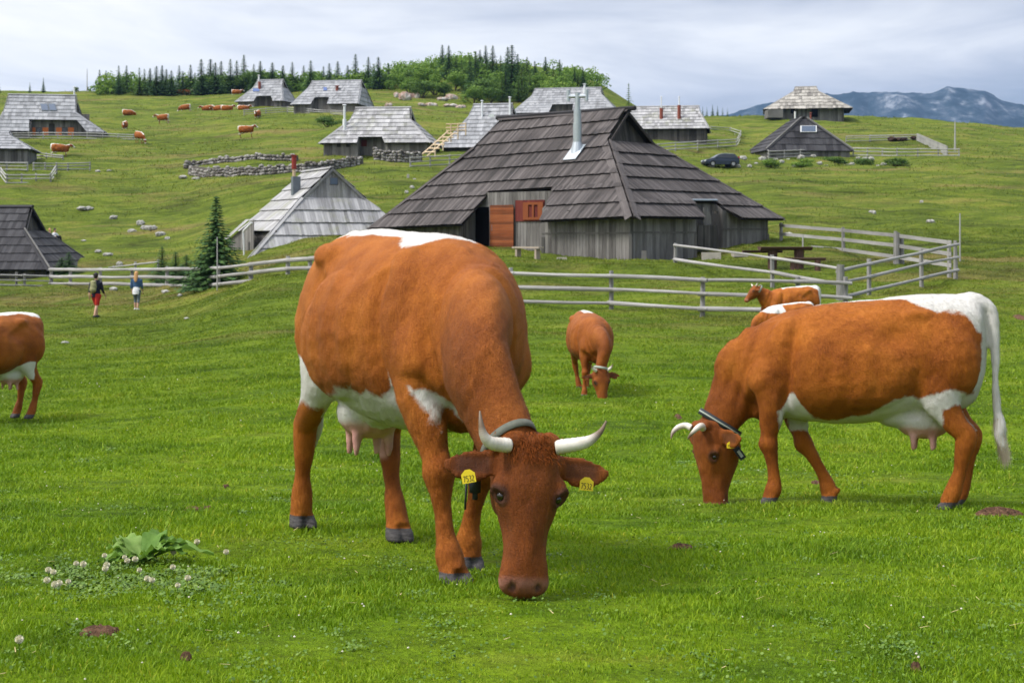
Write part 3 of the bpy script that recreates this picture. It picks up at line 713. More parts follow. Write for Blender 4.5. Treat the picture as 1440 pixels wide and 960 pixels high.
    wt = .55-.38*inhead-.32*low; wt = np.clip(wt, .1, .6)
    V = smooth_co(me, V, wt, int(.062/voxel)+2 if voxel < .02 else 4)
    me.vertices.foreach_set('co', V.astype(np.float32).ravel()); me.update(); N = get_no(me)
    # eye sockets, nostrils, mouth
    Hv = (np.c_[V, np.ones(len(V))] @ np.array(hc).T)[:, :3]
    for s in (1, -1):
        dn = np.linalg.norm((Hv-np.array([.497, .046*s, -.055]))/np.array([.024, .019, .030]), axis=1); V = V-N*(.020*sstep(1.1, .3, dn))[:, None]
        de = np.linalg.norm((Hv-np.array([.190, .114*s, -.022]))/np.array([.026, .03, .017]), axis=1); V = V-N*(.010*sstep(1.2, .4, de))[:, None]
        V = V+N*(.0085*np.exp(-((de-1.25)/.32)**2))[:, None]
        # hollow of the ear, seen from the front
        ev = sstep(.13, .16, s*Hv[:, 1])*sstep(.29, .26, s*Hv[:, 1])*sstep(.045, .02, np.abs(Hv[:, 0]-.078))*(Hv[:, 2] > -.092)
        V = V-N*(.006*ev)[:, None]
    nasal = np.exp(-(Hv[:, 1]/.028)**2)*sstep(.20, .26, Hv[:, 0])*sstep(.46, .40, Hv[:, 0])*(Hv[:, 2] > -.09); V = V+N*(nasal*.007)[:, None]
    chk = np.exp(-((Hv[:, 0]-.30)/.055)**2-((np.abs(Hv[:, 1])-.085)/.03)**2-((Hv[:, 2]+.045)/.04)**2); V = V-N*(chk*.013)[:, None]
    fore = np.exp(-(Hv[:, 1]/.05)**2-((Hv[:, 0]-.10)/.07)**2)*(Hv[:, 2] > -.09); V = V-N*(fore*.008)[:, None]
    mouth = sstep(.006, 0, np.abs(Hv[:, 2]+.118))*sstep(.40, .44, Hv[:, 0]); V = V-N*(.005*mouth)[:, None]
    body = 1-inhead
    # muscle and fold relief on the body: shoulder groove, neck creases, ribs
    x, y, z = V[:, 0], V[:, 1], V[:, 2]
    neck = sstep(.50, .72, x)*sstep(1.25, .95, x)*sstep(.55, .7, z)*body
    cre = np.sin((x*1.0+z*.42)*62+3*pnoise3(V, 2.2, 2, 4))*np.exp(-((x-.72)/.14)**2)
    V = V+N*(neck*.0075*cre*sstep(-.2, .3, pnoise3(V, 3, 2, 9)+.1))[:, None]
    ribs = np.sin((x+z*.15)*40)*sstep(-.32, -.1, x)*sstep(.30, .1, x)*sstep(.62, .8, z)*sstep(1.2, 1.0, z)*body
    V = V+N*(ribs*.004)[:, None]
    gro = np.exp(-((x-.36-.18*(1.2-z))/.035)**2)*sstep(.55, .7, z)*sstep(1.28, 1.1, z)*(np.abs(y) > .1)*body; V = V-N*(gro*.030)[:, None]; gro2 = np.exp(-((x-.20-.10*(1.2-z))/.05)**2)*sstep(.6, .8, z)*sstep(1.3, 1.15, z)*(np.abs(y) > .1)*body; V = V+N*(gro2*.010*bony)[:, None]
    flank = np.exp(-(((x+.30)/.11)**2+((z-1.13)/.09)**2))*(np.abs(y) > .12)*body; V = V-N*(flank*.036)[:, None]
    thig = np.exp(-((x+.40+.25*(z-.8))/.04)**2)*sstep(.55, .66, z)*sstep(1.02, .9, z)*(np.abs(y) > .12)*body; V = V-N*(thig*.010)[:, None]
    for (x0, z0, sl_, w0, am) in ((-.36, 1.24, -.55, .035, .010), (-.10, 1.26, -.9, .03, .007), (.36, 1.22, .9, .03, .009)):
        ln_ = (z-z0)-sl_*(x-x0); rg = np.exp(-(ln_/w0)**2)*np.exp(-((x-x0-.08)/.22)**2)*(np.abs(y) > .1)*body*bony; V = V+N*(rg*am)[:, None]
    spine = np.exp(-(y/.022)**2)*sstep(.0, .2, z-1.1)*body*sstep(.3, .0, x); V = V+N*(spine*.004)[:, None]
    V = V+N*(pnoise3(V, 7, 3, 2)*.007*body*(1-low*.7)+pnoise3(V, 24, 2, 7)*.0035)[:, None]
    hip = np.exp(-(((x+.40)/.10)**2+((z-1.27)/.06)**2+((np.abs(y)-.25)/.08)**2))*body; V = V+N*(hip*.022*bony)[:, None]
    sh = np.exp(-(((x-.66)/.07)**2+((z-.80)/.08)**2))*(np.abs(y) > .1)*body; V = V+N*(sh*.022)[:, None]
    me.vertices.foreach_set('co', V.astype(np.float32).ravel()); me.update()
    # colour masks
    Wh = coat(V, Hv, inhead)
    tailm = sstep(-.86, -.87, V[:, 0])*sstep(1.36, 1.30, V[:, 2])*sstep(.22, .25, V[:, 2])*(np.abs(V[:, 1]) < .13)
    Wh = np.where(tailm > .5, .1, Wh)
    ud = np.zeros(len(V))
    if udder:
        ud = np.maximum(ud, sstep(.56, .50, V[:, 2])*sstep(.30, .22, np.abs(V[:, 0]+.42))*sstep(.145, .12, np.abs(V[:, 1]))*sstep(.34, .37, V[:, 2])*(np.abs(V[:, 0]+.42) < .15))
        uw = sstep(.46, .50, V[:, 2])*sstep(.69, .60, V[:, 2])*sstep(.28, .20, np.abs(V[:, 0]+.42))*sstep(.17, .14, np.abs(V[:, 1])); Wh = np.maximum(Wh, np.where(uw > .4, .05, -1))
    dark = np.zeros(len(V))
    for s in (1, -1):
        dark = np.maximum(dark, .96*sstep(1.0, .5, np.linalg.norm((Hv-np.array([.500, .046*s, -.055]))/np.array([.023, .018, .030]), axis=1)))
        de = np.linalg.norm((Hv-np.array([.190, .114*s, -.022]))/np.array([.036, .045, .026]), axis=1); dark = np.maximum(dark, .72*sstep(1.5, .9, de))
        ev = sstep(.12, .15, s*Hv[:, 1])*sstep(.28, .24, s*Hv[:, 1])*sstep(.04, .02, np.abs(Hv[:, 0]-.078))*(Hv[:, 2] > -.0925); dark = np.maximum(dark, .55*ev)
    dark = np.maximum(dark, .7*mouth)
    pink = ud*1.0
    muz = sstep(.455, .49, Hv[:, 0])*inhead*.45; pink = np.maximum(pink, muz)
    red = np.clip(inhead*.75+sstep(.70, 1.05, V[:, 0])*.45+sstep(.55, .35, V[:, 2])*.2*(1-inhead)+sstep(.95, .70, V[:, 2])*sstep(.45, .6, V[:, 2])*.35*(1-inhead)+pnoise3(V, 3, 3, 5)*.3+redness, 0, 1)  # coat redness, plus shade of the lower flank painted into the colour
    hmin = np.zeros(len(V))
    for key, (hx, hy, *hz) in hoofs.items():
        hz = hz[0] if hz else 0.0; near = (np.hypot(V[:, 0]-hx, V[:, 1]-hy) < .16); hmin = np.where(near, sstep(.062+hz, .050+hz, V[:, 2]), hmin)
    for nm, arr in (('white', Wh), ('dark', dark), ('red', red), ('pink', pink), ('hoof', hmin)):
        at = me.attributes.new(nm, 'FLOAT', 'POINT'); at.data.foreach_set('value', arr.astype(np.float32))
    me.materials.clear(); me.materials.append(M['coat']); me.polygons.foreach_set('use_smooth', [True]*len(me.polygons)); me.update()
    return me, HM, nb, mid

def horn(HM, s, shape='up', L=1.0):
    P = {'near_r': [(.015, .085, .0), (.018, .122, .015), (.016, .158, .035), (-.006, .184, .05), (-.045, .196, .055), (-.09, .202, .05)],
         'near_l': [(.012, .085, .0), (.004, .13, .015), (-.006, .178, .03), (-.022, .21, .04), (-.05, .238, .045), (-.088, .258, .04)],
         'fwd': [(.02, .085, .0), (.0, .12, .03), (.01, .145, .08), (.04, .15, .125), (.075, .135, .155), (.10, .125, .165)],
         'small': [(.01, .085, .0), (-.01, .12, .02), (-.04, .15, .04), (-.07, .165, .06)]}[shape]
    rr_ = [.0275, .0255, .0225, .0165, .0095, .003] if len(P) == 6 else [.026, .022, .014, .003]
    mb = MB(); n = 14; A = catmull([(p[0], p[1]*s, p[2], r) for p, r in zip(P, rr_)], 6); C = A[:, :3]; T = np.gradient(C, axis=0); vs = []; fs = []
    for i in range(len(A)):
        t = T[i]/np.linalg.norm(T[i]); l = np.cross(t, (0, 0, 1.0)); l /= np.linalg.norm(l); u = np.cross(t, l); r = max(A[i, 3], .002)*(1+.045*math.sin(i*2.6)*(i < 15))
        for k_ in range(n):
            a = 2*math.pi*k_/n; vs.append(HM @ Vector(C[i]+(l*math.cos(a)+u*math.sin(a))*r))
    for i in range(len(A)-1):
        mb_r = i/(len(A)-1)
        b = len(mb.v)
        if i == 0: mb.v.extend([tuple(v) for v in vs]); mb.uv.extend([(0, 0)]*len(vs))
        for k_ in range(n): mb.f.append([i*n+k_, i*n+(k_+1) % n, (i+1)*n+(k_+1) % n, (i+1)*n+k_]); mb.a.append(mb_r); mb.m.append(0)
    mb.f.append([(len(A)-1)*n+k_ for k_ in range(n)]); mb.a.append(1); mb.m.append(0); mb.f.append([k_ for k_ in range(n)][::-1]); mb.a.append(0); mb.m.append(0)
    return mb
def eye_parts(root, HM, small=False):
    for s in (1, -1):
        mb = MB(); ellip(mb, HM @ Vector((.190, .099*s, -.034)), (.0185, .018, .018), n=16); mb.build('eye', M['eye'], root, True)
M['coat_lid'] = mat_simple('red brown eyelid', (.13, .03, .01), .7, .2, .3, 60)
def band(root, name, center, axis, latv, ra, rb, width, thick, mat, p=1.0, n=40, start=0, end=1):
    """a strap that runs round the neck"""
    ax = Vector(axis).normalized(); l = Vector(latv); l = (l-ax*l.dot(ax)).normalized(); u = ax.cross(l); mb = MB(); vs = []
    for k_ in range(n):
        a = 2*math.pi*k_/n; d = l*math.cos(a)*ra+u*math.sin(a)*rb; dn = d.normalized()
        for (o1, o2) in ((-.5, 0), (.5, 0), (.5, 1), (-.5, 1)): vs.append(Vector(center)+d+ax*width*o1+dn*thick*o2)
    fs = []
    for k_ in range(n):
        a = k_*4; b = ((k_+1) % n)*4
        for q in range(4): fs.append((a+q, a+(q+1) % 4, b+(q+1) % 4, b+q))
    mb.add(vs, fs); return mb.build(name, mat, root, True)
# strokes for the digits on the tags, on a 2x4 grid
DIG = {'7': [((0, 4), (2, 4)), ((2, 4), (.7, 0))], '5': [((2, 4), (0, 4)), ((0, 4), (0, 2.3)), ((0, 2.3), (1.6, 2.4)), ((1.6, 2.4), (2, 1.2)), ((2, 1.2), (1.4, 0)), ((1.4, 0), (0, .2))],
       '3': [((0, 4), (1.6, 4)), ((1.6, 4), (2, 3)), ((2, 3), (1, 2.1)), ((1, 2.1), (2, 1.2)), ((2, 1.2), (1.5, 0)), ((1.5, 0), (0, .1))],
       '2': [((0, 3.5), (1, 4)), ((1, 4), (2, 3.1)), ((2, 3.1), (0, 0)), ((0, 0), (2, 0))]}
def ear_tag(root, HM, s, c, facing, upv, size=.052, text='7532'):
    f = Vector(facing).normalized(); u = Vector(upv); u = (u-f*u.dot(f)).normalized(); r_ = u.cross(f); c = Vector(c)
    mb = MB(); w2, h2 = size*.52, size*.46
    out = [(-w2, -h2), (w2, -h2), (w2, h2*.5), (w2*.35, h2*1.15), (-w2*.35, h2*1.15), (-w2, h2*.5)]
    mb.prism([c+r_*a+u*b-f*.0015 for a, b in out], [c+r_*a+u*b+f*.0015 for a, b in out])
    to = mb.build('ear_tag', M['tag_yellow'], root)
    mb = MB(); cw = size*.92/4; sc_ = size*.085*1.35
    for i, ch in enumerate(text):
        ox = -size*.40+i*size*.215
        for (a, b) in DIG[ch]:
            p0 = c+r_*(ox+a[0]*sc_*.62)+u*(-h2*.75+a[1]*sc_*.9)+f*.0022; p1 = c+r_*(ox+b[0]*sc_*.62)+u*(-h2*.75+b[1]*sc_*.9)+f*.0022
            d_ = (p1-p0).normalized(); n_ = f.cross(d_)*size*.022
            mb.prism([p0-n_-f*.0004, p1-n_-f*.0004, p1+n_-f*.0004, p0+n_-f*.0004], [p0-n_, p1-n_, p1+n_, p0+n_])
    mb.build('tag_number', M['tag_ink'], to)
    return to
def tuft(root, name, base_fn, cnt, mat, L=.03, spread=.4, wd=.0022):
    vs = []; fs = []
    for _ in range(cnt):
        p0, nrm = base_fn(); d = (nrm+Vector((random.gauss(0, spread), random.gauss(0, spread), random.gauss(0, spread)))).normalized(); s_ = d.orthogonal().normalized()*wd; L_ = L*random.uniform(.5, 1.2)
        b = len(vs); vs += [p0-s_, p0+s_, p0+d*L_]; fs.append((b, b+1, b+2))
    me = bpy.data.meshes.new(name); me.from_pydata(vs, [], fs); me.materials.append(mat); o = bpy.data.objects.new(name, me); col.objects.link(o); o.parent = root; return o

def fur(root, me, HM, cnt, L, wd, seed, name='fur'):
    # short coat hair growing from the body surface, lying back and down along the animal
    V = get_co(me); N = get_no(me); me.calc_loop_triangles(); nt_ = len(me.loop_triangles); T = np.zeros(nt_*3, np.int32); me.loop_triangles.foreach_get('vertices', T); T = T.reshape(-1, 3)
    a, b, c = V[T[:, 0]], V[T[:, 1]], V[T[:, 2]]; ar = np.linalg.norm(np.cross(b-a, c-a), axis=1); r_ = np.random.default_rng(seed); idx = r_.choice(nt_, cnt, p=ar/ar.sum())
    u = r_.random(cnt); v = r_.random(cnt); f = u+v > 1; u[f] = 1-u[f]; v[f] = 1-v[f]; w_ = 1-u-v
    ip = lambda A: A[T[idx, 0]]*w_[:, None]+A[T[idx, 1]]*u[:, None]+A[T[idx, 2]]*v[:, None]
    P = ip(V); Nn = ip(N); Nn /= np.linalg.norm(Nn, axis=1)[:, None]+1e-9
    at = {}
    for nm in ('white', 'dark', 'red', 'pink', 'hoof'):
        q = np.zeros(len(V), np.float32); me.attributes[nm].data.foreach_get('value', q); at[nm] = ip(q.astype(float)[:, None])[:, 0]
    keep = (at['hoof'] < .3) & (at['pink'] < .3) & (at['dark'] < .35); P, Nn = P[keep], Nn[keep]; at = {k_: q[keep] for k_, q in at.items()}; n = len(P)
    Hv = (np.c_[P, np.ones(n)] @ np.array(HM.inverted()).T)[:, :3]; inh = sstep(.34, .24, np.abs(Hv[:, 0]-.22))*sstep(.36, .33, np.abs(Hv[:, 1]))*sstep(.33, .28, np.abs(Hv[:, 2]+.1))
    hd = np.array(HM.to_3x3().col[0]); low = sstep(.75, .5, P[:, 2])
    flow = np.stack([-.75*(1-low)+.0*P[:, 0], .25*pnoise3(P, 5, 2, 3)*2, -.5-.5*low], 1)*(1-inh)[:, None]+hd[None, :]*inh[:, None]
    flow[:, 0] += .8*pnoise3(P, 4, 2, 11); flow[:, 2] += .8*pnoise3(P, 4.5, 2, 21); flow += r_.normal(0, .16, flow.shape)
    flow -= Nn*np.sum(flow*Nn, 1)[:, None]; flow /= np.linalg.norm(flow, axis=1)[:, None]+1e-9
    lift = .22+.25*r_.random(n); Ld = L*(.6+.7*r_.random(n))*(1-.5*inh); d = flow*np.cos(lift)[:, None]+Nn*np.sin(lift)[:, None]; s_ = np.cross(d, Nn); s_ /= np.linalg.norm(s_, axis=1)[:, None]+1e-9
    A_ = P-s_*wd-Nn*.001; B_ = P+s_*wd-Nn*.001; C_ = P+d*Ld[:, None]; VV = np.stack([A_, B_, C_], 1).reshape(-1, 3); FF = np.arange(n*3).reshape(-1, 3)
    m2 = tri_mesh(name, VV, FF, None, M['coat'])
    for nm in at:
        q = m2.attributes.new(nm, 'FLOAT', 'POINT'); q.data.foreach_set('value', np.repeat(at[nm], 3).astype(np.float32))
    NN = np.repeat(Nn, 3, axis=0); m2.polygons.foreach_set('use_smooth', [True]*n); m2.normals_split_custom_set_from_vertices([tuple(q) for q in NN])
    o_ = bpy.data.objects.new(name, m2); col.objects.link(o_); o_.parent = root; o_['kind'] = 'stuff'; return o_
def sdbox(v, a, b): return np.minimum(v-a, b-v)
def coat_near(V, H, ih):
    x, y, z = V[:, 0], V[:, 1], V[:, 2]; n = pnoise3(V, 4.5, 3, 3)*.06
    st = np.minimum(sdbox(x, -.92, .40), (.085+.05*np.exp(-((x+.35)/.2)**2)+.07*np.exp(-((x-.3)/.12)**2))-np.abs(y)+n*.6); st = np.minimum(st, z-1.18)
    bel = np.minimum(sdbox(x, -.50, .47), .665+.035*np.sin(x*7+.5)+  .13*np.exp(-((x-.48)/.05)**2)+.10*np.exp(-((x+.52)/.1)**2)-z+n); bel = np.minimum(bel, z-.52+n)
    thi = np.minimum(sdbox(z+n, .60, .80), -.34-x); thi = np.minimum(thi, (np.abs(y) > .0)*1.0)
    fl = np.minimum(sdbox(z+n*.5+.5*(x-.6), .62, .76), .028-np.abs(x-.70-.5*(.68-z))); fl = np.minimum(fl, 1)
    rear = np.minimum(np.minimum(-.80-x, .06-np.abs(y)), z-.8)
    w_ = np.maximum.reduce([st, bel, thi, fl, rear]); return np.where(ih > .5, -.2, w_)
def coat_right(V, H, ih):
    x, y, z = V[:, 0], V[:, 1], V[:, 2]; n = pnoise3(V, 5, 3, 6)*.06
    st = np.minimum(sdbox(x, -.92, .28), .06+.13*sstep(-.10, -.5, x)-np.abs(y)+n*.5); st = np.minimum(st, z-1.15)
    rear = np.minimum(-.755-x+n*.3, .15-np.abs(y)); rear = np.minimum(rear, z-.62)
    bel = np.minimum(sdbox(x, -.56, .50), .60+.13*sstep(.15, -.40, x)-.0*x+.15*np.exp(-((x-.40)/.07)**2)-z+n); bel = np.minimum(bel, z-.50+n)
    bel = np.maximum(bel, np.minimum(sdbox(z+n+.15*(x+.5), .655, .73), -.38-x))
    inner = np.minimum(.12-np.abs(y), sdbox(z, .5, .85)); inner = np.minimum(inner, .5-x)
    w_ = np.maximum.reduce([st, rear, bel, inner]); return np.where(ih > .5, -.2, w_)
def coat_plain(V, H, ih):
    x, y, z = V[:, 0], V[:, 1], V[:, 2]; n = pnoise3(V, 5, 3, 8)*.05
    st = np.minimum(np.minimum(sdbox(x, -.95, -.15), .07-np.abs(y)+n), z-1.2); bel = np.minimum(np.minimum(sdbox(x, -.45, .35), .60-z+n), z-.45)
    return np.where(ih > .5, -.2, np.maximum(st, bel))
def coat_left(V, H, ih):
    x, y, z = V[:, 0], V[:, 1], V[:, 2]; n = pnoise3(V, 5, 3, 8)*.06
    st = np.minimum(np.minimum(sdbox(x, -.95, .1), .10-np.abs(y)+n), z-1.15); bel = np.minimum(sdbox(x, -.62, .55), .68+.06*np.sin(x*9)-z+n); bel = np.minimum(bel, z-.52)
    return np.where(ih > .5, -.2, np.maximum(st, bel))

def place_root(name, x, y, heading, scale, label, group=None, off=0.0):
    z0 = float(gz(x, y, False)); e = .6
    hx, hy = heading; L = math.hypot(hx, hy); hx /= L; hy /= L
    f = Vector((hx, hy, 0)); l = Vector((-hy, hx, 0))
    sf = (float(gz(x+hx*e, y+hy*e, False))-float(gz(x-hx*e, y-hy*e, False)))/(2*e); sl = (float(gz(x+l.x*e, y+l.y*e, False))-float(gz(x-l.x*e, y-l.y*e, False)))/(2*e)
    F3 = (f+Vector((0, 0, sf))).normalized(); L3 = (l+Vector((0, 0, sl))); L3 = (L3-F3*L3.dot(F3)).normalized(); U = F3.cross(L3)
    o = bpy.data.objects.new(name, None); col.objects.link(o); Mx = Matrix((F3, L3, U)).transposed().to_4x4()
    o.location = (x, y, z0+off); o.rotation_euler = Mx.to_euler(); o.scale = (scale,)*3
    bpy.context.view_layer.update()
    return tag(o, label, 'cow', group)

# ------------------------------------------------------------------ the big cow in front
near = place_root('cow', -.505, 6.275, (.444, -.896), 1.03, 'large orange brown cow grazing in the middle foreground, its horned head down facing the viewer', 'red brown and white cows grazing nearby')
li = near.matrix_world.inverted(); l3 = li.to_3x3()
poll = li @ Pt(749, 622, 4.93); muz = li @ Pt(742, 822, 4.78)
hoofs = {'RF': (.80, -.10), 'LF': (.42, .115), 'RH': (-.86, -.155), 'LH': (-.345, .15)}
me, HM, nb, mid = cow_body('cow_body', hoofs, poll, (muz-poll), l3 @ Vector((.16, -1, .12)), .0095, coat_near, tail='hang', tail_y=-.14, fat=1.10, paunch=.055, head_scale=.945, neck_mid=(1.10, -.175, .83), neck_w=.88, neck_off=-.055)
o = bpy.data.objects.new('body', me); col.objects.link(o); o.parent = near; fur(near, me, HM, 330000, .013, .0006, 1)
horn(HM, -1, 'near_r').build('horn', M['horn'], near, True); horn(HM, 1, 'near_l').build('horn', M['horn'], near, True)
eye_parts(near, HM)
hr = HM.to_3x3()
tagface = l3 @ Vector((0, -1, .12)); tagup = l3 @ Vector((.08, 0, 1))
ear_tag(near, HM, 1, HM @ Vector((.125, .215, -.070)), tagface, tagup, .045); ear_tag(near, HM, -1, HM @ Vector((.125, -.215, -.070)), tagface, l3 @ Vector((-.18, 0, 1)), .045)
ax = (nb-mid).normalized(); cc0 = mid.lerp(nb, .90)
co = band(near, 'collar', cc0, ax, (0, 1, 0), .089, .127, .028, .005, M['collar_grey'])
mb = MB(); bpt = li @ Pt(668, 684, 5.02); dwn = l3 @ Vector((0, 0, -1))
mb.tube(bpt+dwn*-.05, bpt+dwn*.02, .022, .02, n=10); mb.tube(bpt+dwn*.0, bpt+dwn*.045, .010, n=8); mb.tube(bpt+dwn*-.02+l3 @ Vector((-.03, 0, 0)), bpt+dwn*.08+l3 @ Vector((-.035, 0, 0)), .004, n=6)
mb.build('collar_buckle', M['collar_dark'], co, True)
def fl():
    x = random.uniform(.12, .42) if random.random() < .6 else random.uniform(-.8, .4)
    y = random.gauss(0, .035); return Vector((x, y, 1.36 if x > .25 else 1.37)), Vector((.2, y*4, 1))
def fl2():
    u_ = random.gauss(0, .045); v_ = random.uniform(-.035, .07); return HM @ Vector((v_, u_, .028-.5*abs(u_)*.4)), (hr @ Vector((.75, u_*3, .45))).normalized()
tuft(near, 'forelock', fl2, 900, M['fluff_red'], .024, .35, .0010)

# ------------------------------------------------------------------ the cow at right
rc = place_root('cow', 2.34, 9.536, (-.935, .355), 1.0, 'orange brown cow with white back, white tail and dark collar grazing side on at right', 'red brown and white cows grazing nearby')
li = rc.matrix_world.inverted(); l3 = li.to_3x3()
poll = li @ Pt(984, 598, 9.86); muz = li @ Pt(990, 716, 9.80)
hoofs = {'LF': (.545, .15), 'RF': (.17, -.12), 'LH': (-.56, .16), 'RH': (-.60, -.13)}
me, HM, nb, mid = cow_body('cow_body', hoofs, poll, (muz-poll), l3 @ Vector((-.92, -.40, .06)), .012, coat_right, head_scale=1.13, neck_mid=(.83, .0, .80), fat=.98, bony=.1)
o = bpy.data.objects.new('body', me); col.objects.link(o); o.parent = rc; fur(rc, me, HM, 170000, .015, .0009, 2)
HMh = HM @ Matrix.Translation((.0, 0, .02)) @ Matrix.Scale(.78, 4)
for s in (1, -1): horn(HMh, s, 'fwd').build('horn', M['horn'], rc, True)
eye_parts(rc, HM); hr = HM.to_3x3()
ear_tag(rc, HM, 1, HM @ Vector((.12, .20, -.085)), l3 @ Vector((-.2, -1, 0)), l3 @ Vector((0, 0, 1)), .045)
ax = (nb-mid).normalized(); cc0 = mid.lerp(nb, .80)+l3 @ Vector((.01, 0, -.012))
cx_ax = (ax+l3 @ Vector((-.10, 0, -.05))).normalized()
co = band(rc, 'collar', cc0, cx_ax, (0, 1, 0), .112, .159, .045, .007, M['collar_dark']); band(co, 'collar_stripe', cc0, cx_ax, (0, 1, 0), .119, .166, .010, .0015, M['collar_light'])
mb = MB(); bpt = li @ Pt(1040, 637, 9.74); Mq = Matrix.Rotation(R(40), 3, 'Y'); mb.box(bpt, (.045, .05, .085), M=(l3 @ Matrix.Rotation(R(-35), 3, 'Y'))); mb.build('collar_buckle', M['collar_dark'], co)
mb = MB(); mb.box(bpt+l3 @ Vector((0, -.028, 0)), (.02, .006, .05), M=(l3 @ Matrix.Rotation(R(-35), 3, 'Y'))); mb.build('buckle_plate', M['collar_light'], co)

M['switch'] = mat_simple('beige tail hair', (.50, .42, .30), .85, .1, .35, 30)
def fl3():
    t = random.random(); z = .60-.25*t; return Vector((-.89-.035*t+random.gauss(0, .014), .045+random.gauss(0, .014), z)), Vector((-.06, .02, -1))
tuft(rc, 'tail_switch', fl3, 1500, M['switch'], .09, .10, .0016)
# ------------------------------------------------------------------ young cow in the middle distance, grazing towards the viewer
yc = place_root('cow', tx(829)*21.3, 21.3, (.13, -.99), .87, 'small dark red brown cow with short horns grazing head down before the middle fence', 'red brown and white cows grazing nearby')
li = yc.matrix_world.inverted(); l3 = li.to_3x3()
poll = li @ Pt(846, 520, 20.3); muz = li @ Pt(850, 563, 20.2)
hoofs = {'RF': (.62, -.21), 'LF': (.70, .02), 'RH': (-.7, -.05), 'LH': (-.6, .05)}
me, HM, nb, mid = cow_body('cow_body', hoofs, poll, (muz-poll), l3 @ Vector((.2, -1, .1)), .02, coat_plain, redness=.65, head_scale=1.12, fat=1.0, udder=False, tail='none', neck_mid=(1.02, .06, .84))
o = bpy.data.objects.new('body', me); col.objects.link(o); o.parent = yc
for s in (1, -1): horn(HM, s, 'small').build('horn', M['horn'], yc, True)
eye_parts(yc, HM, True); ax = (nb-mid).normalized(); band(yc, 'collar', mid.lerp(nb, .8), ax, (0, 1, 0), .115, .17, .04, .006, M['collar_light'])

# ------------------------------------------------------------------ cow cut by the left edge
lc = place_root('cow', -6.68, 17.9, (-.60, -.80), .97, 'brown cow with white rump and belly cut off by the left edge of the picture', 'red brown and white cows grazing nearby')
hoofs = {'RF': (.62, -.13), 'LF': (.30, .12), 'RH': (-.60, -.14), 'LH': (-.62, .15)}
me, HM, nb, mid = cow_body('cow_body', hoofs, (1.22, -.05, .55), (.25, 0, -1), (1, 0, .2), .018, coat_left, redness=.5, tail='none')
o = bpy.data.objects.new('body', me); col.objects.link(o); o.parent = lc
for s in (1, -1): horn(HM, s, 'fwd').build('horn', M['horn'], lc, True)
eye_parts(lc, HM, True)

# ------------------------------------------------------------------ two behind the right hand cow
def coat_b1(V, H, ih):
    x, y, z = V[:, 0], V[:, 1], V[:, 2]; n = pnoise3(V, 5, 3, 8)*.05
    st = np.minimum(np.minimum(sdbox(x, -.95, .3), .10+.06*sstep(-.5, -.8, x)-np.abs(y)+n), z-1.15); rear = np.minimum(-.74-x, z-.7)
    return np.where(ih > .5, np.where(H[:, 0] < -.02, .02, -.2), np.maximum(st, rear))
b1 = place_root('cow', tx(1112)*33.5, 33.5, (-.96, -.28), .86, 'brown cow with white tail end standing with raised head behind the right hand cow', 'red brown and white cows grazing nearby')
me, HM, nb, mid = cow_body('cow_body', {'RF': (.62, -.14), 'LF': (.5, .14), 'RH': (-.6, -.14), 'LH': (-.7, .14)}, (1.08, .0, 1.42), (.72, .15, -.70), (.6, 0, .7), .022, coat_b1, neck_mid=(.86, 0, 1.2))
o = bpy.data.objects.new('body', me); col.objects.link(o); o.parent = b1
for s in (1, -1): horn(HM, s, 'small').build('horn', M['horn'], b1, True)
band(b1, 'collar', mid.lerp(nb, .75), (nb-mid), (0, 1, 0), .12, .17, .05, .008, M['collar_light'])
def coat_b2(V, H, ih):
    x, y, z = V[:, 0], V[:, 1], V[:, 2]; n = pnoise3(V, 5, 3, 8)*.07
    return np.maximum.reduce([np.minimum(z-1.16+n, sdbox(x, .2, .85)), .62-z+n, np.minimum(.11-np.abs(y), np.minimum(z-1.2, .5-x))])
b2 = place_root('cow', tx(1105)*28, 28.0, (-.9, -.42), .76, 'brown and white calf grazing in front of the standing cow behind the right hand cow', 'red brown and white cows grazing nearby')
me, HM, nb, mid = cow_body('cow_body', {'RF': (.62, -.14), 'LF': (.5, .14), 'RH': (-.6, -.14), 'LH': (-.7, .14)}, (1.22, 0, .55), (.15, 0, -1), (1, 0, .2), .022, coat_b2, udder=False)
o = bpy.data.objects.new('body', me); col.objects.link(o); o.parent = b2

# ------------------------------------------------------------------ far herd on the hill: copies of three poses
def coat_far(V, H, ih):
    x, y, z = V[:, 0], V[:, 1], V[:, 2]; n = pnoise3(V, 4, 3, 8)*.10
    return np.maximum.reduce([np.minimum(.07-np.abs(y)+n, z-1.05), np.minimum(.58-z+n, z-.45), -.76-x+n, np.where(ih > .5, H[:, 0]-.36, -1)])
fb, _, _, _ = cow_body('cow_body_far', {'RF': (.62, -.14), 'LF': (.4, .14), 'RH': (-.6, -.14), 'LH': (-.7, .14)}, (1.2, 0, .55), (.2, 0, -1), (1, 0, .2), .04, coat_far, redness=.55, udder=False)
fs_, _, _, _ = cow_body('cow_body_far', {'RF': (.62, -.14), 'LF': (.5, .14), 'RH': (-.6, -.14), 'LH': (-.7, .14)}, (1.12, 0, 1.4), (.7, .1, -.6), (.6, 0, .7), .04, coat_far, redness=.55, neck_mid=(.86, 0, 1.2))
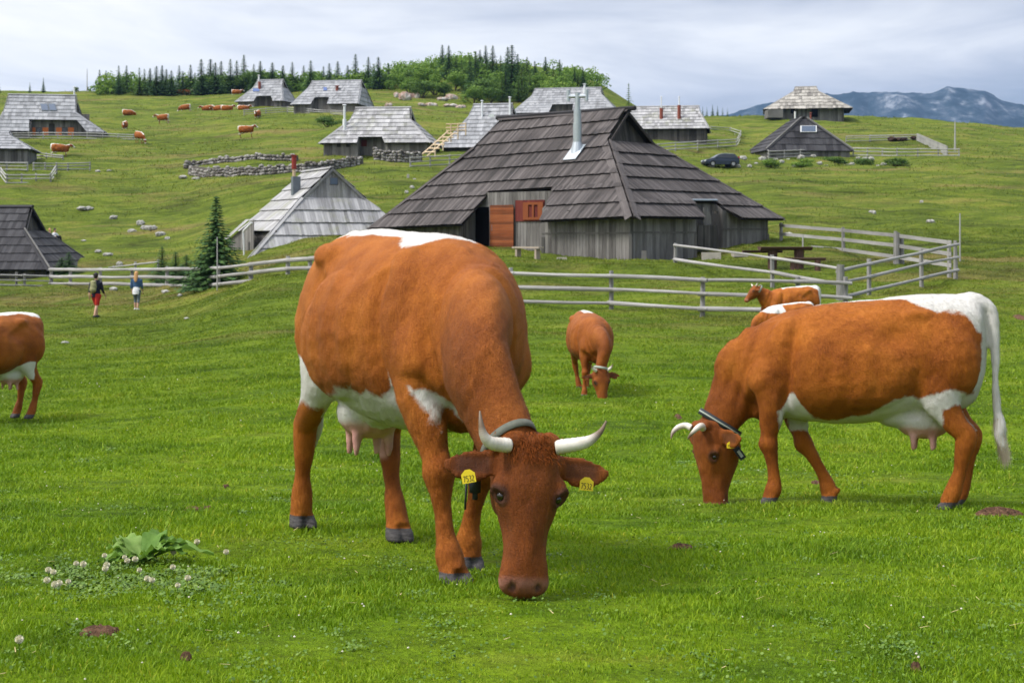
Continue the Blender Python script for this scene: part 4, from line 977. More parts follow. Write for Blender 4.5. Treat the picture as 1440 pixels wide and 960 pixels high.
FAR = [(181, 168, 186, 'g', (1, .1), 'upper of the two distant cows beyond the end of the upper left fence'),
       (176, 186, 176, 's', (.1, -1), 'distant cow facing us just below another on the left meadow slope'),
       (197, 202, 160, 'g', (.7, -.7), 'cow at the right end of the fence below the upper left hut'),
       (230, 175, 184, 's', (-1, .2), 'pale brown and white cow alone left of the middle of the upper meadow'),
       (261, 160, 205, 'g', (-1, .1), 'distant cow left of the resting row on the upper meadow'),
       (293, 157, 208, 'l', (-1, 0), 'leftmost cow lying in the row left of the upper hut'),
       (308, 157, 208, 'l', (-1, .3), 'middle cow lying in the row left of the upper hut'),
       (320, 157, 208, 'l', (1, 0), 'right cow lying in the row left of the upper hut'),
       (255, 131, 262, 'l', (-1, 0), 'left of the two cows lying on the ridge before the trees'),
       (262, 131, 262, 'l', (1, .2), 'right of the two cows lying on the ridge before the trees'),
       (333, 131, 255, 'l', (1, 0), 'cow on the ridge at the left edge of the uppermost left hut'),
       (347, 194, 165, 's', (1, -.1), 'brown cow with pale head in the middle of the meadow above the dry stone walls'),
       (363, 170, 196, 's', (-.1, -1), 'pale cow facing the viewer under the fence of the uppermost left hut'),
       (343, 157, 212, 'l', (1, 0), 'pale cow lying at the wall foot of the uppermost left hut'),
       (84, 222, 141, 's', (1, .2), 'reddish cow standing behind the fence of the small left hut')]
for px, py, d, k_, hd_, lb in FAR:
    d = D(px, py, 90) if d < 250 else d
    r_ = place_root('cow', tx(px)*d, d, hd_, 1.0, lb, 'distant cows on the hillside', off=(-.45 if k_ == 'l' else 0))
    b_ = bpy.data.objects.new('body', fb if k_ == 'g' else fs_); col.objects.link(b_); b_.parent = r_
# ------------------------------------------------------------------ boards laid on a plane
def clip_half(poly, a, b, c):
    """keep a*u+b*v+c >= 0"""
    out = []
    for i in range(len(poly)):
        p, q = poly[i], poly[(i+1) % len(poly)]; dp = a*p[0]+b*p[1]+c; dq = a*q[0]+b*q[1]+c
        if dp >= 0: out.append(p)
        if (dp >= 0) != (dq >= 0):
            t = dp/(dp-dq); out.append((p[0]+(q[0]-p[0])*t, p[1]+(q[1]-p[1])*t))
    return out
def area(p): return abs(sum(p[i][0]*p[(i+1) % len(p)][1]-p[(i+1) % len(p)][0]*p[i][1] for i in range(len(p))))/2
def boards(mb, O, U, V, N, polys, course, bw, lift=.05, th=.022, jit=.03, gap=.006, base=.004, mi=0, tone=0.0):
    O, U, V, N = Vector(O), Vector(U), Vector(V), Vector(N)
    allv = [q[1] for p in polys for q in p]; v0, v1 = min(allv), max(allv); nc = max(1, round((v1-v0)/course)); ch = (v1-v0)/nc
    for poly in polys:
        us = [q[0] for q in poly]; u0, u1 = min(us), max(us)
        for c in range(nc):
            a, b = v0+c*ch, v0+(c+1)*ch+.02; u = u0-random.random()*bw
            while u < u1:
                wv = bw*random.uniform(.72, 1.3); dr = random.uniform(0, jit) if jit else 0
                lo = a-dr if nc > 1 and c > 0 else a-dr*.6
                cell = [q for q in poly]
                cell = clip_half(cell, 1, 0, -(u+gap/2)); 
                if len(cell) > 2: cell = clip_half(cell, -1, 0, u+wv-gap/2)
                if len(cell) > 2: cell = clip_half(cell, 0, 1, -lo)
                if len(cell) > 2: cell = clip_half(cell, 0, -1, b)
                u += wv
                if len(cell) < 3 or area(cell) < .0008: continue
                ex = random.uniform(0, .008)+base
                def off(vv): return ex+lift*(1-min(1, max(0, (vv-a)/ch)))
                if nc > 1 or jit:      # let boards hang a little below the cut at the eave
                    cell = [(q[0], q[1]-(dr*.6 if abs(q[1]-a) < 1e-4 and c == 0 else 0)) for q in cell]
                top = [O+U*q[0]+V*q[1]+N*(off(q[1])+th) for q in cell]; bot = [O+U*q[0]+V*q[1]+N*off(q[1]) for q in cell]
                mb.prism(bot, top, min(1, max(0, random.random()+tone)), mi, uv=[(q[0]+c*3.7+O.x, q[1]) for q in cell])
def slab(mb, pts, N, t0, t1, mi=0, rnd=.5):
    N = Vector(N); mb.prism([Vector(p)+N*t0 for p in pts], [Vector(p)+N*t1 for p in pts], rnd, mi)
def solve(P, D, px):
    """distance s along horizontal direction D from P at which the point appears in column px"""
    t = tx(px); return (t*P[1]-P[0])/(D[0]-t*D[1])

class Hut:
    """steep half hipped roof over low plank walls. a runs along the long side, b across, from the corner nearest the viewer"""
    def __init__(s, pc, d, th, pl, pr, rr, rl, ry, ey, gy=None, name='shepherd_hut', label='', roof='roof_pale', wall='planks', wh=None, bw=.25, course=.55, ov=.35, inset=None, gfront=True, ghole=True, base_py=None, lift=.05, jit=.03, group='wooden shepherd huts with steep shingle roofs', W=None, drop=0.0):
        s.O = Vector((tx(pc)*d, d, 0)); s.A = Vector((-math.cos(R(th)), math.sin(R(th)), 0)); s.B = Vector((math.sin(R(th)), math.cos(R(th)), 0))
        s.L = solve(s.O, s.A, pl); s.W = solve(s.O, s.B, pr) if W is None else W; s.drop = drop
        mid = s.O+s.B*(s.W/2); s.a0 = solve(mid, s.A, rr); s.a1 = solve(mid, s.A, rl)
        s.He = zat(ey, d); Rp = mid+s.A*s.a0; s.Hr = zat(ry, Rp.y)
        s.Hg = s.He+(s.Hr-s.He)*.66 if gy is None else zat(gy, Rp.y); s.Hg = min(s.Hg, s.Hr-.05)
        s.ov = ov; s.roofm = M[roof]; s.wallm = M[wall]; s.bw = bw; s.course = course; s.lift = lift; s.jit = jit
        s.zb = float(gz(s.O.x, s.O.y)); print(label[:30], 'L', round(s.L, 1), 'W', round(s.W, 1), 'a', round(s.a0, 1), round(s.a1, 1), 'He', round(s.He-s.zb, 1), 'Hr', round(s.Hr-s.zb, 1)); s.root = empty(name, (s.O.x, s.O.y, s.zb), label=label, cat='hut', group=group)
        s.fr = (s.Hg-s.He)/(s.Hr-s.He)            # fraction of the way up where the hip stops
        s.g0 = max(.0, s.a0-.28); s.g1 = min(s.L, s.a1+.28)
        s.roof = MB(); s.wall = MB(); s.gable = []; s.sub = MB()
        bpy.context.view_layer.update()
    def p(s, a, b, z): return s.O+s.A*a+s.B*b+Vector((0, 0, z))-Vector((s.O.x, s.O.y, s.zb))
    def hz(s, b): b = min(b, s.W-b); return s.He+(s.Hr-s.He)*b/(s.W/2)
    def face(s, which, cuts=None):
        """roof plane with its uv polygon; cuts = list of (u0 bottom, u1 bottom, u0 top, u1 top, v top) notches rising from the eave"""
        L, W = s.L, s.W; run = W/2; bg = run*s.fr; H, Hg, Hr = s.He, s.Hg, s.Hr; Hd = H-s.drop
        if which == 'front': P = [s.p(0, 0, H), s.p(L, 0, Hd), s.p(s.g1, bg, Hg), s.p(s.a1, run, Hr), s.p(s.a0, run, Hr), s.p(s.g0, bg, Hg)]
        elif which == 'back': P = [s.p(0, W, H), s.p(L, W, H), s.p(s.g1, W-bg, Hg), s.p(s.a1, run, Hr), s.p(s.a0, run, Hr), s.p(s.g0, W-bg, Hg)]
        elif which == 'hip0': P = [s.p(0, 0, H), s.p(0, W, H), s.p(s.g0, W-bg, Hg), s.p(s.g0, bg, Hg)]
        else: P = [s.p(L, 0, Hd), s.p(L, W, H), s.p(s.g1, W-bg, Hg), s.p(s.g1, bg, Hg)]
        if which == 'hip0' and s.g0 < .05: return None
        O = P[0]; U = (P[1]-P[0]).normalized(); tp = sum(P[2:], Vector())/len(P[2:])-O; V = (tp-U*tp.dot(U)).normalized(); N = U.cross(V)
        if N.z < 0: N = -N
        poly = [((q-O).dot(U), (q-O).dot(V)) for q in P]
        polys = [poly]
        for (b0, b1, t0, t1, vt) in (cuts or []):
            new = []
            for q in polys:
                up = clip_half(q, 0, 1, -vt)
                if len(up) > 2: new.append(up)
                lo = clip_half(q, 0, -1, vt)
                if len(lo) > 2:
                    k0 = (t0-b0)/vt; l = clip_half(lo, -1, k0, b0)
                    if len(l) > 2 and area(l) > 1e-3: new.append(l)
                    k1 = (t1-b1)/vt; r_ = clip_half(lo, 1, -k1, -b1)
                    if len(r_) > 2 and area(r_) > 1e-3: new.append(r_)
            polys = new
        return O, U, V, N, polys
    def lay(s, which, cuts=None, detail=True):
        f = s.face(which, cuts)
        if f is None: return
        O, U, V, N, polys = f
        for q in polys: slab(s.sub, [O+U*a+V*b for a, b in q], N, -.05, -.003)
        if detail: boards(s.roof, O, U, V, N, polys, s.course, s.bw, s.lift, .02, s.jit)
        else:
            for q in polys: slab(s.roof, [O+U*a+V*b for a, b in q], N, 0, .05)
    def cap(s, p0, p1, w_=.16, h=.05, rnd=.6):
        d = (p1-p0).normalized(); 
        for sg in (1, -1):
            side = d.cross(Vector((0, 0, 1))).normalized()*sg; dn = (side*.8+Vector((0, 0, -.55))).normalized()
            n_ = d.cross(dn); n_ = n_ if n_.z > 0 else -n_
            q = [p0, p1, p1+dn*w_, p0+dn*w_]; s.roof.prism([x+n_*(h+.02) for x in q], [x+n_*(h+.045) for x in q], rnd, 0, uv=[(0, 0), (0, 3), (w_, 3), (w_, 0)])
    def caps(s):
        bg = s.W/2*s.fr; z = Vector((0, 0, .06))
        for c0, g in ((0, s.g0), (s.L, s.g1)):
            if s.g0 < .02: continue
            s.cap(s.p(c0, 0, s.He-(s.drop if c0 else 0)), s.p(g, bg, s.Hg)); s.cap(s.p(c0, s.W, s.He), s.p(g, s.W-bg, s.Hg))
        s.cap(s.p(s.a0-.15, s.W/2, s.Hr), s.p(s.a1+.15, s.W/2, s.Hr), .2, .05, .35)
    def gables(s, inset=.18, hole=True, mat=None):
        bg = s.W/2*s.fr
        for a, g, sg in ((s.a0, s.g0, 1), (s.a1, s.g1, -1)):
            if s.fr > .98: continue
            tri = [s.p(g+inset*sg, bg+.05, s.Hg), s.p(g+inset*sg, s.W-bg-.05, s.Hg), s.p(a+inset*sg, s.W/2, s.Hr-.06)]
            U = s.B; V = (tri[2]-(tri[0]+tri[1])/2).normalized(); N = U.cross(V); N = -N if N.dot(s.A)*sg > 0 else N
            wd = (tri[1]-tri[0]).length; hh = (tri[2]-(tri[0]+tri[1])/2).length
            gm_ = MB(); s.gable.append(gm_); slab(gm_, tri, N, -.06, -.004, rnd=.3); boards(gm_, tri[0], U, V, N, [[(0, 0), (wd, 0), (wd/2, hh)]], 9, .2, 0, .02, 0)
            # barge boards
            for e in (tri[0], tri[1]):
                d = (tri[2]-e); p0 = e-s.A*sg*(inset+.1)+Vector((0, 0, .02)); p1 = tri[2]-s.A*sg*(inset+.12)+Vector((0, 0, .05))
                q = [p0, p1, p1-Vector((0, 0, .16)), p0-Vector((0, 0, .16))]; s.roof.prism([x-s.A*sg*.02 for x in q], [x+s.A*sg*.02 for x in q], .25)
    def wallrun(s, pa, pb, z0, z1f, N, bw=None, batten=None, off=0.0):
        """vertical planks from pa to pb (a,b pairs); z1f: top height or list of (t, z)"""
        P0 = s.p(pa[0], pa[1], 0); P1 = s.p(pb[0], pb[1], 0); U = (P1-P0); Ln = U.length; U = U/Ln; N = Vector(N)
        if isinstance(z1f, (int, float)): top = [(0, z1f), (Ln, z1f)]
        else: top = [(t*Ln, z) for t, z in z1f]
        poly = [(0, z0), (Ln, z0)]+[(u, z) for u, z in reversed(top)]
        slab(s.wall, [P0+U*a+Vector((0, 0, b)) for a, b in poly], N, -.06, -.002, rnd=.1)
        boards(s.wall, P0, U, Vector((0, 0, 1)), N, [poly], 50, bw or .19, 0, .022, 0, gap=.012)
        if batten is not None:
            q = [P0+Vector((0, 0, batten)), P1+Vector((0, 0, batten)), P1+Vector((0, 0, batten+.07)), P0+Vector((0, 0, batten+.07))]
            s.wall.prism([x+N*.026 for x in q], [x+N*.055 for x in q], .2)
    def simple_walls(s, cutsA=None, gapsB=None, depth=1.2, wide=None):
        o = s.ov; L, W = s.L, s.W; zt = s.He+o*min((s.Hr-s.He)/(s.W/2), (s.Hg-s.He)/max(s.g0, .3) if s.g0 > .05 else 9, (s.Hg-s.He)/max(s.L-s.g1, .3))-.05; zb = min(float(gz(*(s.O+s.A*a+s.B*b).xy)) for a in (0, s.L) for b in (0, s.W))-.4
        segs = [(o, L-o)]
        for (x0, x1) in (cutsA or []):
            segs = [t for sg in segs for t in ((sg[0], x0), (x1, sg[1]))]
            H2 = s.hz(o+depth)-.1
            s.wallrun((x0, o+depth), (x1, o+depth), zb, H2, -s.B, wide); s.wallrun((x0, o), (x0, o+depth), zb, [(0, zt), (1, H2)], s.A, wide); s.wallrun((x1, o), (x1, o+depth), zb, [(0, zt), (1, H2)], -s.A, wide)
        for x0, x1 in segs: s.wallrun((x0, o), (x1, o), zb, zt, -s.B, wide)
        hz0 = zt+.03
        if s.g0 > .05:
            s.wallrun((o, o), (o, W-o), zb, hz0-.03, -s.A, wide)
            s.wallrun((L-o, o), (L-o, W-o), zb, hz0-.03, s.A, wide)
        s.wallrun((o, W-o), (L-o, W-o), zb, zt, s.B, wide)
    def finish(s):
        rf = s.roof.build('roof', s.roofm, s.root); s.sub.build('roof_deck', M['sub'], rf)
        if s.wall.f: s.wall.build('wall', s.wallm, s.root)
        for g_ in s.gable: g_.build('gable', s.wallm, s.root)
        s.rf = rf; return s
    def wp(s, px, py, d, name, fn): pass
    def lp(s, P): return Vector(P)-Vector((s.O.x, s.O.y, s.zb))
    def chimney(s, px, py0, py1, d, r=.09, mat='steel', cap=True, parent=None, capm=None):
        O, U, V, N, _ = s.face('front'); Ow = O+Vector((s.O.x, s.O.y, s.zb)); dv = Vector((tx(px), 1, (HZ-py0)/F)); t_ = Ow.dot(N)/dv.dot(N)
        if s.O.y-3 < t_ < s.O.y+14: d = t_+.1
        mb = MB(); b = s.lp(Pt(px, py0, d)); t = s.lp(Pt(px, py1, d)); mb.tube(b-Vector((0, 0, .5)), t, r, n=12)
        o = mb.build('chimney', M[mat], parent or s.rf, False)
        if cap:
            mb = MB(); mb.tube(t+Vector((0, 0, .06)), t+Vector((0, 0, .12)), r*1.9, r*1.2, n=12); mb.tube(t+Vector((0, 0, -.05)), t+Vector((0, 0, .07)), r*.5, n=6); mb.build('chimney_cap', M[capm or mat], s.rf)
        return o

# ================================================================== the dark hut in the centre
h = Hut(890, 58, 41, 518, 1102, 881, 706, 156, 306, 201, name='wooden_hut', label='large dark shingled hut with steel chimney and open door behind the middle fence', roof='roof_dark', bw=.115, course=.95, ov=.55, lift=.085, jit=.05, drop=.44)
sl = math.hypot(h.W/2, h.Hr-h.He)
def on_front(px, py):      # (a, v) on the front roof plane seen at this pixel
    O, U, V, N, _ = h.face('front'); O = O+Vector((h.O.x, h.O.y, h.zb)); d = Vector((tx(px), 1, (HZ-py)/F)); t = O.dot(N)/d.dot(N); q = d*t-O; return q.dot(U), q.dot(V)
def on_hip(px, py):
    O, U, V, N, _ = h.face('hip0'); O = O+Vector((h.O.x, h.O.y, h.zb)); d = Vector((tx(px), 1, (HZ-py)/F)); t = O.dot(N)/d.dot(N); q = d*t-O; return q.dot(U), q.dot(V)
a_bl = on_front(647, 321)[0]; a_br = on_front(758, 314)[0]; tl = on_front(688, 271); tr_ = on_front(779, 264); vt = (tl[1]+tr_[1])/2
h.lay('front', [(a_br, a_bl, tr_[0], tl[0], vt)])
b0 = on_hip(1012, 299)[0]; n0 = on_hip(974, 284); n1 = on_hip(1003, 284)
h.lay('hip0', [(on_hip(985, 302)[0], on_hip(1036, 303)[0], n0[0], n1[0], n0[1])])
h.lay('back'); h.lay('hip1'); h.caps(); h.gables(.35)
o = h.ov; zt = h.hz(o)-.04; zlow = float(gz(h.O.x, h.O.y))-.9
rec = 1.05
# doors sit on the recessed wall; positions from the columns they are seen in
def a_at(px, b): P = h.O+h.B*b; return solve(P, h.A, px)
aR = a_at(763, o); aL = a_at(647, o)
h.wallrun((o, o), (aR, o), zlow, zt, -h.B, .18, batten=zat(329, 59.5)); h.wallrun((aL, o), (h.L-o, o), zlow, [(0, zt-h.drop*aL/h.L), (1, zt-h.drop)], -h.B, .2)
H2 = h.hz(o+rec)-.1
h.wallrun((aR, o), (aR, o+rec), zlow, [(0, zt), (1, H2)], h.A, .18); h.wallrun((aL, o), (aL, o+rec), zlow, [(0, zt-h.drop*aL/h.L), (1, H2-.2)], -h.A, .18)
h.wallrun((aR, o+rec), (aL, o+rec), zlow, H2, -h.B, .18)
W = h.W; nb0 = solve(h.O+h.A*o, h.B, 978); nb1 = solve(h.O+h.A*o, h.B, 1016); hz0 = h.He+o*(h.Hg-h.He)/h.g0-.03
h.wallrun((o, o), (o, nb0), zlow, hz0, -h.A, .18, batten=zat(328, 59.8)); h.wallrun((o, nb1), (o, W-o), zlow, hz0, -h.A, .18, batten=zat(323, 62.5))
h.wallrun((o, nb0), (o+.55, nb0), zlow, [(0, hz0), (1, hz0+.45)], h.B, .18); h.wallrun((o, nb1), (o+.55, nb1), zlow, [(0, hz0), (1, hz0+.45)], -h.B, .18)
h.wallrun((o+.55, nb0), (o+.55, nb1), zlow, hz0+.45, -h.A, .22)
h.wallrun((h.L-o, o), (h.L-o, W-o), zlow, [(0, hz0-h.drop), (1, hz0)], h.A, .2); h.wallrun((o, W-o), (h.L-o, W-o), zlow, zt, h.B, .2)
h.cap(h.p(0, 0, h.He), h.p(h.g0, h.W/2*h.fr, h.Hg), .34, .075, .85)
mb = MB(); mb.tube(h.p(h.a0-.5, h.W/2, h.Hr+.10), h.p(h.a1+.35, h.W/2, h.Hr+.10), .11, n=6); rb_ = mb.build('ridge_beam', M['roof_black'], h.root)
h.finish(); H1 = h
for c_ in h.root.children:
    if c_.name.startswith('gable'): c_.data.materials[0] = M['planks_dark']
def panel(parent, name, mat, P0, U, V, N, polys, th=.04, bw=None, vertical=True):
    mb = MB(); 
    if bw: boards(mb, P0, U, V, N, polys, 50, bw, 0, th, 0)
    else:
        for q in polys: slab(mb, [Vector(P0)+Vector(U)*a+Vector(V)*b for a, b in q], N, 0, th)
    return mb.build(name, mat, parent)
Zv = Vector((0, 0, 1)); NB = -h.B
def rect_on_recess(p0, p1, pyt, pyb, b=None, off=.03):
    b = o+rec if b is None else b; a0_, a1_ = a_at(p0, b), a_at(p1, b); P = h.O+h.A*a0_+h.B*b; d = P.y
    zt_, zb_ = zat(pyt, d), zat(pyb, d); return h.p(a0_, b, zb_)+NB*off, h.A, abs(a1_-a0_), zt_-zb_, 1 if a1_ > a0_ else -1
P0, U, w_, hh, sg = rect_on_recess(690, 668, 291, 354)
dd = panel(h.root, 'doorway', M['black'], P0, U*sg, Zv, NB, [[(0, 0), (w_, 0), (w_, hh), (0, hh)]], .02)  # flat black sheet, paints the shade of the room behind
mb = MB(); 
for (x0, x1, y0, y1) in ((-.09, 0, 0, hh+.1), (w_, w_+.09, 0, hh+.1), (0, w_, hh, hh+.1)): slab(mb, [P0+U*sg*a+Zv*b for a, b in ((x0, y0), (x1, y0), (x1, y1), (x0, y1))], NB, .0, .07)
mb.build('door_frame', M['planks_mid'], dd)
P0, U, w_, hh, sg = rect_on_recess(725, 692, 288, 354, off=.11)
mb = MB(); boards(mb, P0, Zv, U*sg, NB, [[(0, 0), (hh, 0), (hh, w_), (0, w_)]], 50, .13, 0, .04, 0); dr = mb.build('door', M['wood_brown'], h.root); dr['label'] = 'reddish brown varnished plank door standing open'
mb = MB(); mb.tube(P0+U*sg*(w_-.12)+Zv*hh*.45+NB*.04, P0+U*sg*(w_-.12)+Zv*hh*.58+NB*.04, .02, n=6); mb.build('door_handle', M['metal_dark'], dr)
P0, U, w_, hh, sg = rect_on_recess(767, 726, 281, 311, off=.045); rp = panel(h.root, 'painted_panel', M['wood_red'], P0, U*sg, Zv, NB, [[(0, 0), (w_, 0), (w_, hh), (0, hh)]], .02, .2)
P0, U, w_, hh, sg = rect_on_recess(766, 738, 284, 309, off=.08); wi = panel(h.root, 'window', M['wood_brown'], P0, U*sg, Zv, NB, [[(0, 0), (w_, 0), (w_, .12), (0, .12)], [(0, hh-.12), (w_, hh-.12), (w_, hh), (0, hh)], [(0, .12), (.3, .12), (.3, hh-.12), (0, hh-.12)], [(w_-.3, .12), (w_, .12), (w_, hh-.12), (w_-.3, hh-.12)], [(w_/2-.05, .12), (w_/2+.05, .12), (w_/2+.05, hh-.12), (w_/2-.05, hh-.12)]], .05)
panel(wi, 'pane', M['glass'], P0-NB*.03, U*sg, Zv, NB, [[(.02, .02), (w_-.02, .02), (w_-.02, hh-.02), (.02, hh-.02)]], .02)
# lower part of the porch wall is bluish weathered boards: same planks; corner posts
for (a, b) in ((o, o), (o+.02, nb0), (aR, o), (aL, o), (o, W-o)):
    ztp = zt-h.drop*a/h.L; q = h.p(a, b, 0)-h.A*.06-h.B*.06; mb = MB(); mb.box((q.x, q.y, (zlow+ztp)/2+.02), (.12, .12, ztp-zlow-.12), .6, M=None); mb.build('corner_post', M['planks'], h.root)
mb = MB(); q = h.p(a_at(906, o-.2), o-.22, 0); mb.box((q.x, q.y, zat(345, 58.5)), (.2, .06, zat(317, 58.5)-zat(372, 58.5)), .9); mb.build('leaning_board', M['planks'], h.root)
# gate in the niche, pale board above it
gp = h.p(o-.03, nb0+.1, 0); gd = (h.O+h.B*nb0).y; zg1 = zat(317, gd); zg0 = zat(353, gd); gw = (nb1-nb0)*.70
panel(h.root, 'gate', M['planks_dark'], gp+Zv*zg0, h.B, Zv, -h.A, [[(0, 0), (gw, 0), (gw, zg1-zg0), (0, zg1-zg0)]], .04, .14)
panel(h.root, 'board_panel', M['planks'], gp+Zv*(zg1+.05)+h.B*.75+h.A*.2, h.B, Zv, -h.A, [[(0, 0), (.62, 0), (.62, .35), (.3, .75), (0, .75)]], .04, .3)
mb = MB(); q0 = h.p(on_hip(972, 284)[0]*0+.0, 0, 0)
O_, U_, V_, N_, _ = h.face('hip0'); 
mb = MB(); q = [O_+U_*(n0[0]-.1)+V_*(n0[1]+.0)+N_*.11, O_+U_*(n1[0]+.2)+V_*(n1[1]+.0)+N_*.11]; mb.tube(q[0], q[1], .045, n=6); mb.build('flashing', M['steel'], h.rf)
# rafters ends under the eave: small dark pegs
for k_ in range(9):
    q = h.p(o+.6+k_*1.25, o-.12, zt-.13) if k_ < 3 else h.p(o-.12, o+1.2+(k_-3)*1.7, zt-.13); mb = MB(); mb.box(q, (.14, .14, .12), .4, M=Matrix.Rotation(-R(41), 3, 'Z')); mb.build('rafter_end', M['planks_dark'], h.root)
# foundation stones
for (px, py, w2, h2, d_) in ((790, 365, 14, 6, 59.4), (868, 368, 26, 6, 58.6), (892, 369, 14, 5, 58.2), (922, 369, 20, 5, 58.6), (952, 366, 12, 4, 59.2), (1000, 361, 26, 12, 60.3), (1040, 358, 20, 6, 61.5)):
    c_ = h.lp(Pt(px, py, d_)); mb = MB(); mb.box(c_, (w2/F*d_, .5, h2/F*d_), random.random(), M=Matrix.Rotation(random.uniform(-.2, .2), 3, 'Z')); mb.build('foundation_stone', M['stone_found'], h.root)
# steel chimney with a T shaped cowl and flashing
def front_pt(px, py): a, v = on_front(px, py); O, U, V, N, _ = h.face('front'); return O+U*a+V*v, U, V, N
cp, U, V, N = front_pt(812, 214); cw = cp+Vector((h.O.x, h.O.y, h.zb)); top = zat(127, cw.y)-h.zb
mb = MB(); mb.tube(cp-Zv*.2, Vector((cp.x, cp.y, top-.9)), .17, n=16); mb.tube(Vector((cp.x, cp.y, cp.z+.1)), Vector((cp.x, cp.y, cp.z+1.3)), .20, n=16)
mb.tube(Vector((cp.x, cp.y, top-1.0)), Vector((cp.x, cp.y, top-.12)), .12, n=12)
ch = mb.build('chimney', M['steel'], h.rf, False)
mb = MB(); sd_ = Vector((.97, -.22, 0))
mb.tube(Vector((cp.x, cp.y, top-.28))-sd_*.42, Vector((cp.x, cp.y, top-.28))+sd_*.42, .09, n=10)
for sg in (-1, 1): mb.tube(Vector((cp.x, cp.y, top-.50))+sd_*.42*sg, Vector((cp.x, cp.y, top+.02))+sd_*.42*sg, .085, n=10)
mb.build('chimney_cowl', M['steel'], h.rf, False)
mb = MB(); slab(mb, [cp+U*a+V*b for a, b in ((-.36, -.7), (.36, -.7), (.36, .35), (-.36, .35))], N, .12, .15); mb.tube(cp-Zv*.15, cp+Zv*.45, .34, .21, n=14); mb.build('flashing', M['steel'], h.rf)

# bench before the porch
bd = 58.6; bb = G(742, bd); be = empty('bench', (bb.x, bb.y, bb.z), math.atan2(.656, -.755)+math.pi, label='pale plank bench beside the brown door of the dark hut', cat='bench'); bpy.context.view_layer.update()
mb = MB(); mb.box((0, 0, zat(348, bd)-bb.z), (1.45, .32, .06), .7); mb.build('seat', M['bench'], be)
for s_ in (-1, 1): mb = MB(); mb.box((.52*s_, 0, (zat(349, bd)-bb.z)/2-.05), (.10, .26, (zat(349, bd)-bb.z)+.05), .5); mb.build('leg', M['bench'], be)

# ================================================================== pale hut at left of centre, small gable turned to us
h = Hut(346, 72, 65, 300, 625, 467, 428, 236, 369, 279, name='wooden_hut', label='pale silvery shingled hut with grey box chimney and red cowl left of the dark hut', roof='roof_pale', bw=.16, course=.86, ov=.4, lift=.07, jit=.03)
h.L = h.a1+.3; h.g1 = h.L-.1
O_, U_, V_, N_, _ = h.face('front'); Ow = O_+Vector((h.O.x, h.O.y, h.zb))
sl2 = math.hypot(h.W/2, h.Hr-h.He); vcut = sl2*.31
h.lay('front', [(-9, 40, -9, 40, vcut)]) 
h.lay('hip0'); h.lay('back'); h.gables(.12)
h.cap(h.p(0, 0, h.He), h.p(h.g0, h.W/2*h.fr, h.Hg)); h.cap(h.p(h.a0-.15, h.W/2, h.Hr), h.p(h.a1+.15, h.W/2, h.Hr), .2, .05, .35)
zlow = h.zb-.8; o = h.ov; bw_ = h.W/2*.31
h.wallrun((h.g0*.31+.25, bw_+.15), (h.L-.9, bw_+.15), zlow, h.hz(bw_+.15)-.06, -h.B, .22)
h.wallrun((o, o+.3), (o, h.W-o), zlow, h.He+.1, -h.A, .22); h.wallrun((h.L-.5, bw_+.2), (h.L-.5, h.W-bw_), zlow, [(0, h.hz(bw_+.1)), (.5, h.Hr-.2), (1, h.hz(bw_+.1))], h.A, .22)
# lean-to to the left with its own little roof and white drain pipe
q0 = h.p(2.6, bw_+.12, 0); q1 = q0+h.A*3.2
lt = [h.lp(Pt(326, 372, 78.0)), h.lp(Pt(352, 372, 75.5))]
h.finish()
for c_ in h.root.children:
    if c_.name.startswith('gable'): c_.data.materials[0] = M['roof_pale']
mb = MB(); Pn = (lt[1]-lt[0]); Un = Vector((Pn.x, Pn.y, 0)).normalized(); Nn = Vector((Un.y, -Un.x, 0)); Ln = Vector((Pn.x, Pn.y, 0)).length
za, zb_, zc_ = h.lp(Pt(326, 334, 78)).z, h.lp(Pt(352, 318, 75.5)).z, lt[0].z-.8
boards(mb, Vector((lt[0].x, lt[0].y, 0)), Un, Zv, Nn, [[(0, zc_), (Ln+.6, zc_), (Ln+.6, zb_+.35), (0, za)]], 50, .16, 0, .03, 0)
q0 = Vector((lt[0].x, lt[0].y, 0)); back = Vector((.29*-1, .956, 0))*1.6
mb.prism([q0+Zv*zc_, q0+back+Zv*zc_, q0+back+Zv*za, q0+Zv*za], [q0+Zv*zc_-Un*.04, q0+back+Zv*zc_-Un*.04, q0+back+Zv*za-Un*.04, q0+Zv*za-Un*.04], .4)
an = mb.build('lean_to', M['planks'], h.root)
mb = MB(); e0 = q0+Zv*(za+.02)-Un*.25-Nn*0; e1 = q0+Un*(Ln+.7)+Zv*(zb_+.48)
e0 = q0+Zv*(za-.12)-Un*.25; e1 = q0+Un*(Ln+.5)+Zv*(zb_+.36); Vr = (e1-e0).normalized(); Ur = back.normalized(); Nr = Vr.cross(Ur); Nr = Nr if Nr.z > 0 else -Nr
boards(mb, e0+Nn*.2, Ur, Vr, Nr, [[(0, 0), (1.9, 0), (1.9, (e1-e0).length), (0, (e1-e0).length)]], .6, .2, .03, .02, .02); mb.build('lean_to_roof', M['roof_pale'], h.root)
mb = MB(); g0 = h.lp(Pt(344, 372, 74)); g1 = h.lp(Pt(342, 325, 74)); g2 = h.lp(Pt(354, 313, 73.8)); mb.tube(g0-Zv*.3, g1, .045, n=8); mb.tube(g1, g2, .06, n=8); mb.build('drain_pipe', M['white_frame'], h.root)
mb = MB(); c0 = h.lp(Pt(355.5, 352, 75.5)); mb.box(c0+Vector((0, -.05, 0)), (.45, .08, .9)); mb.box(c0+Vector((0, -.08, 0)), (.05, .06, .9)); mb.build('window', M['planks_mid'], h.root)
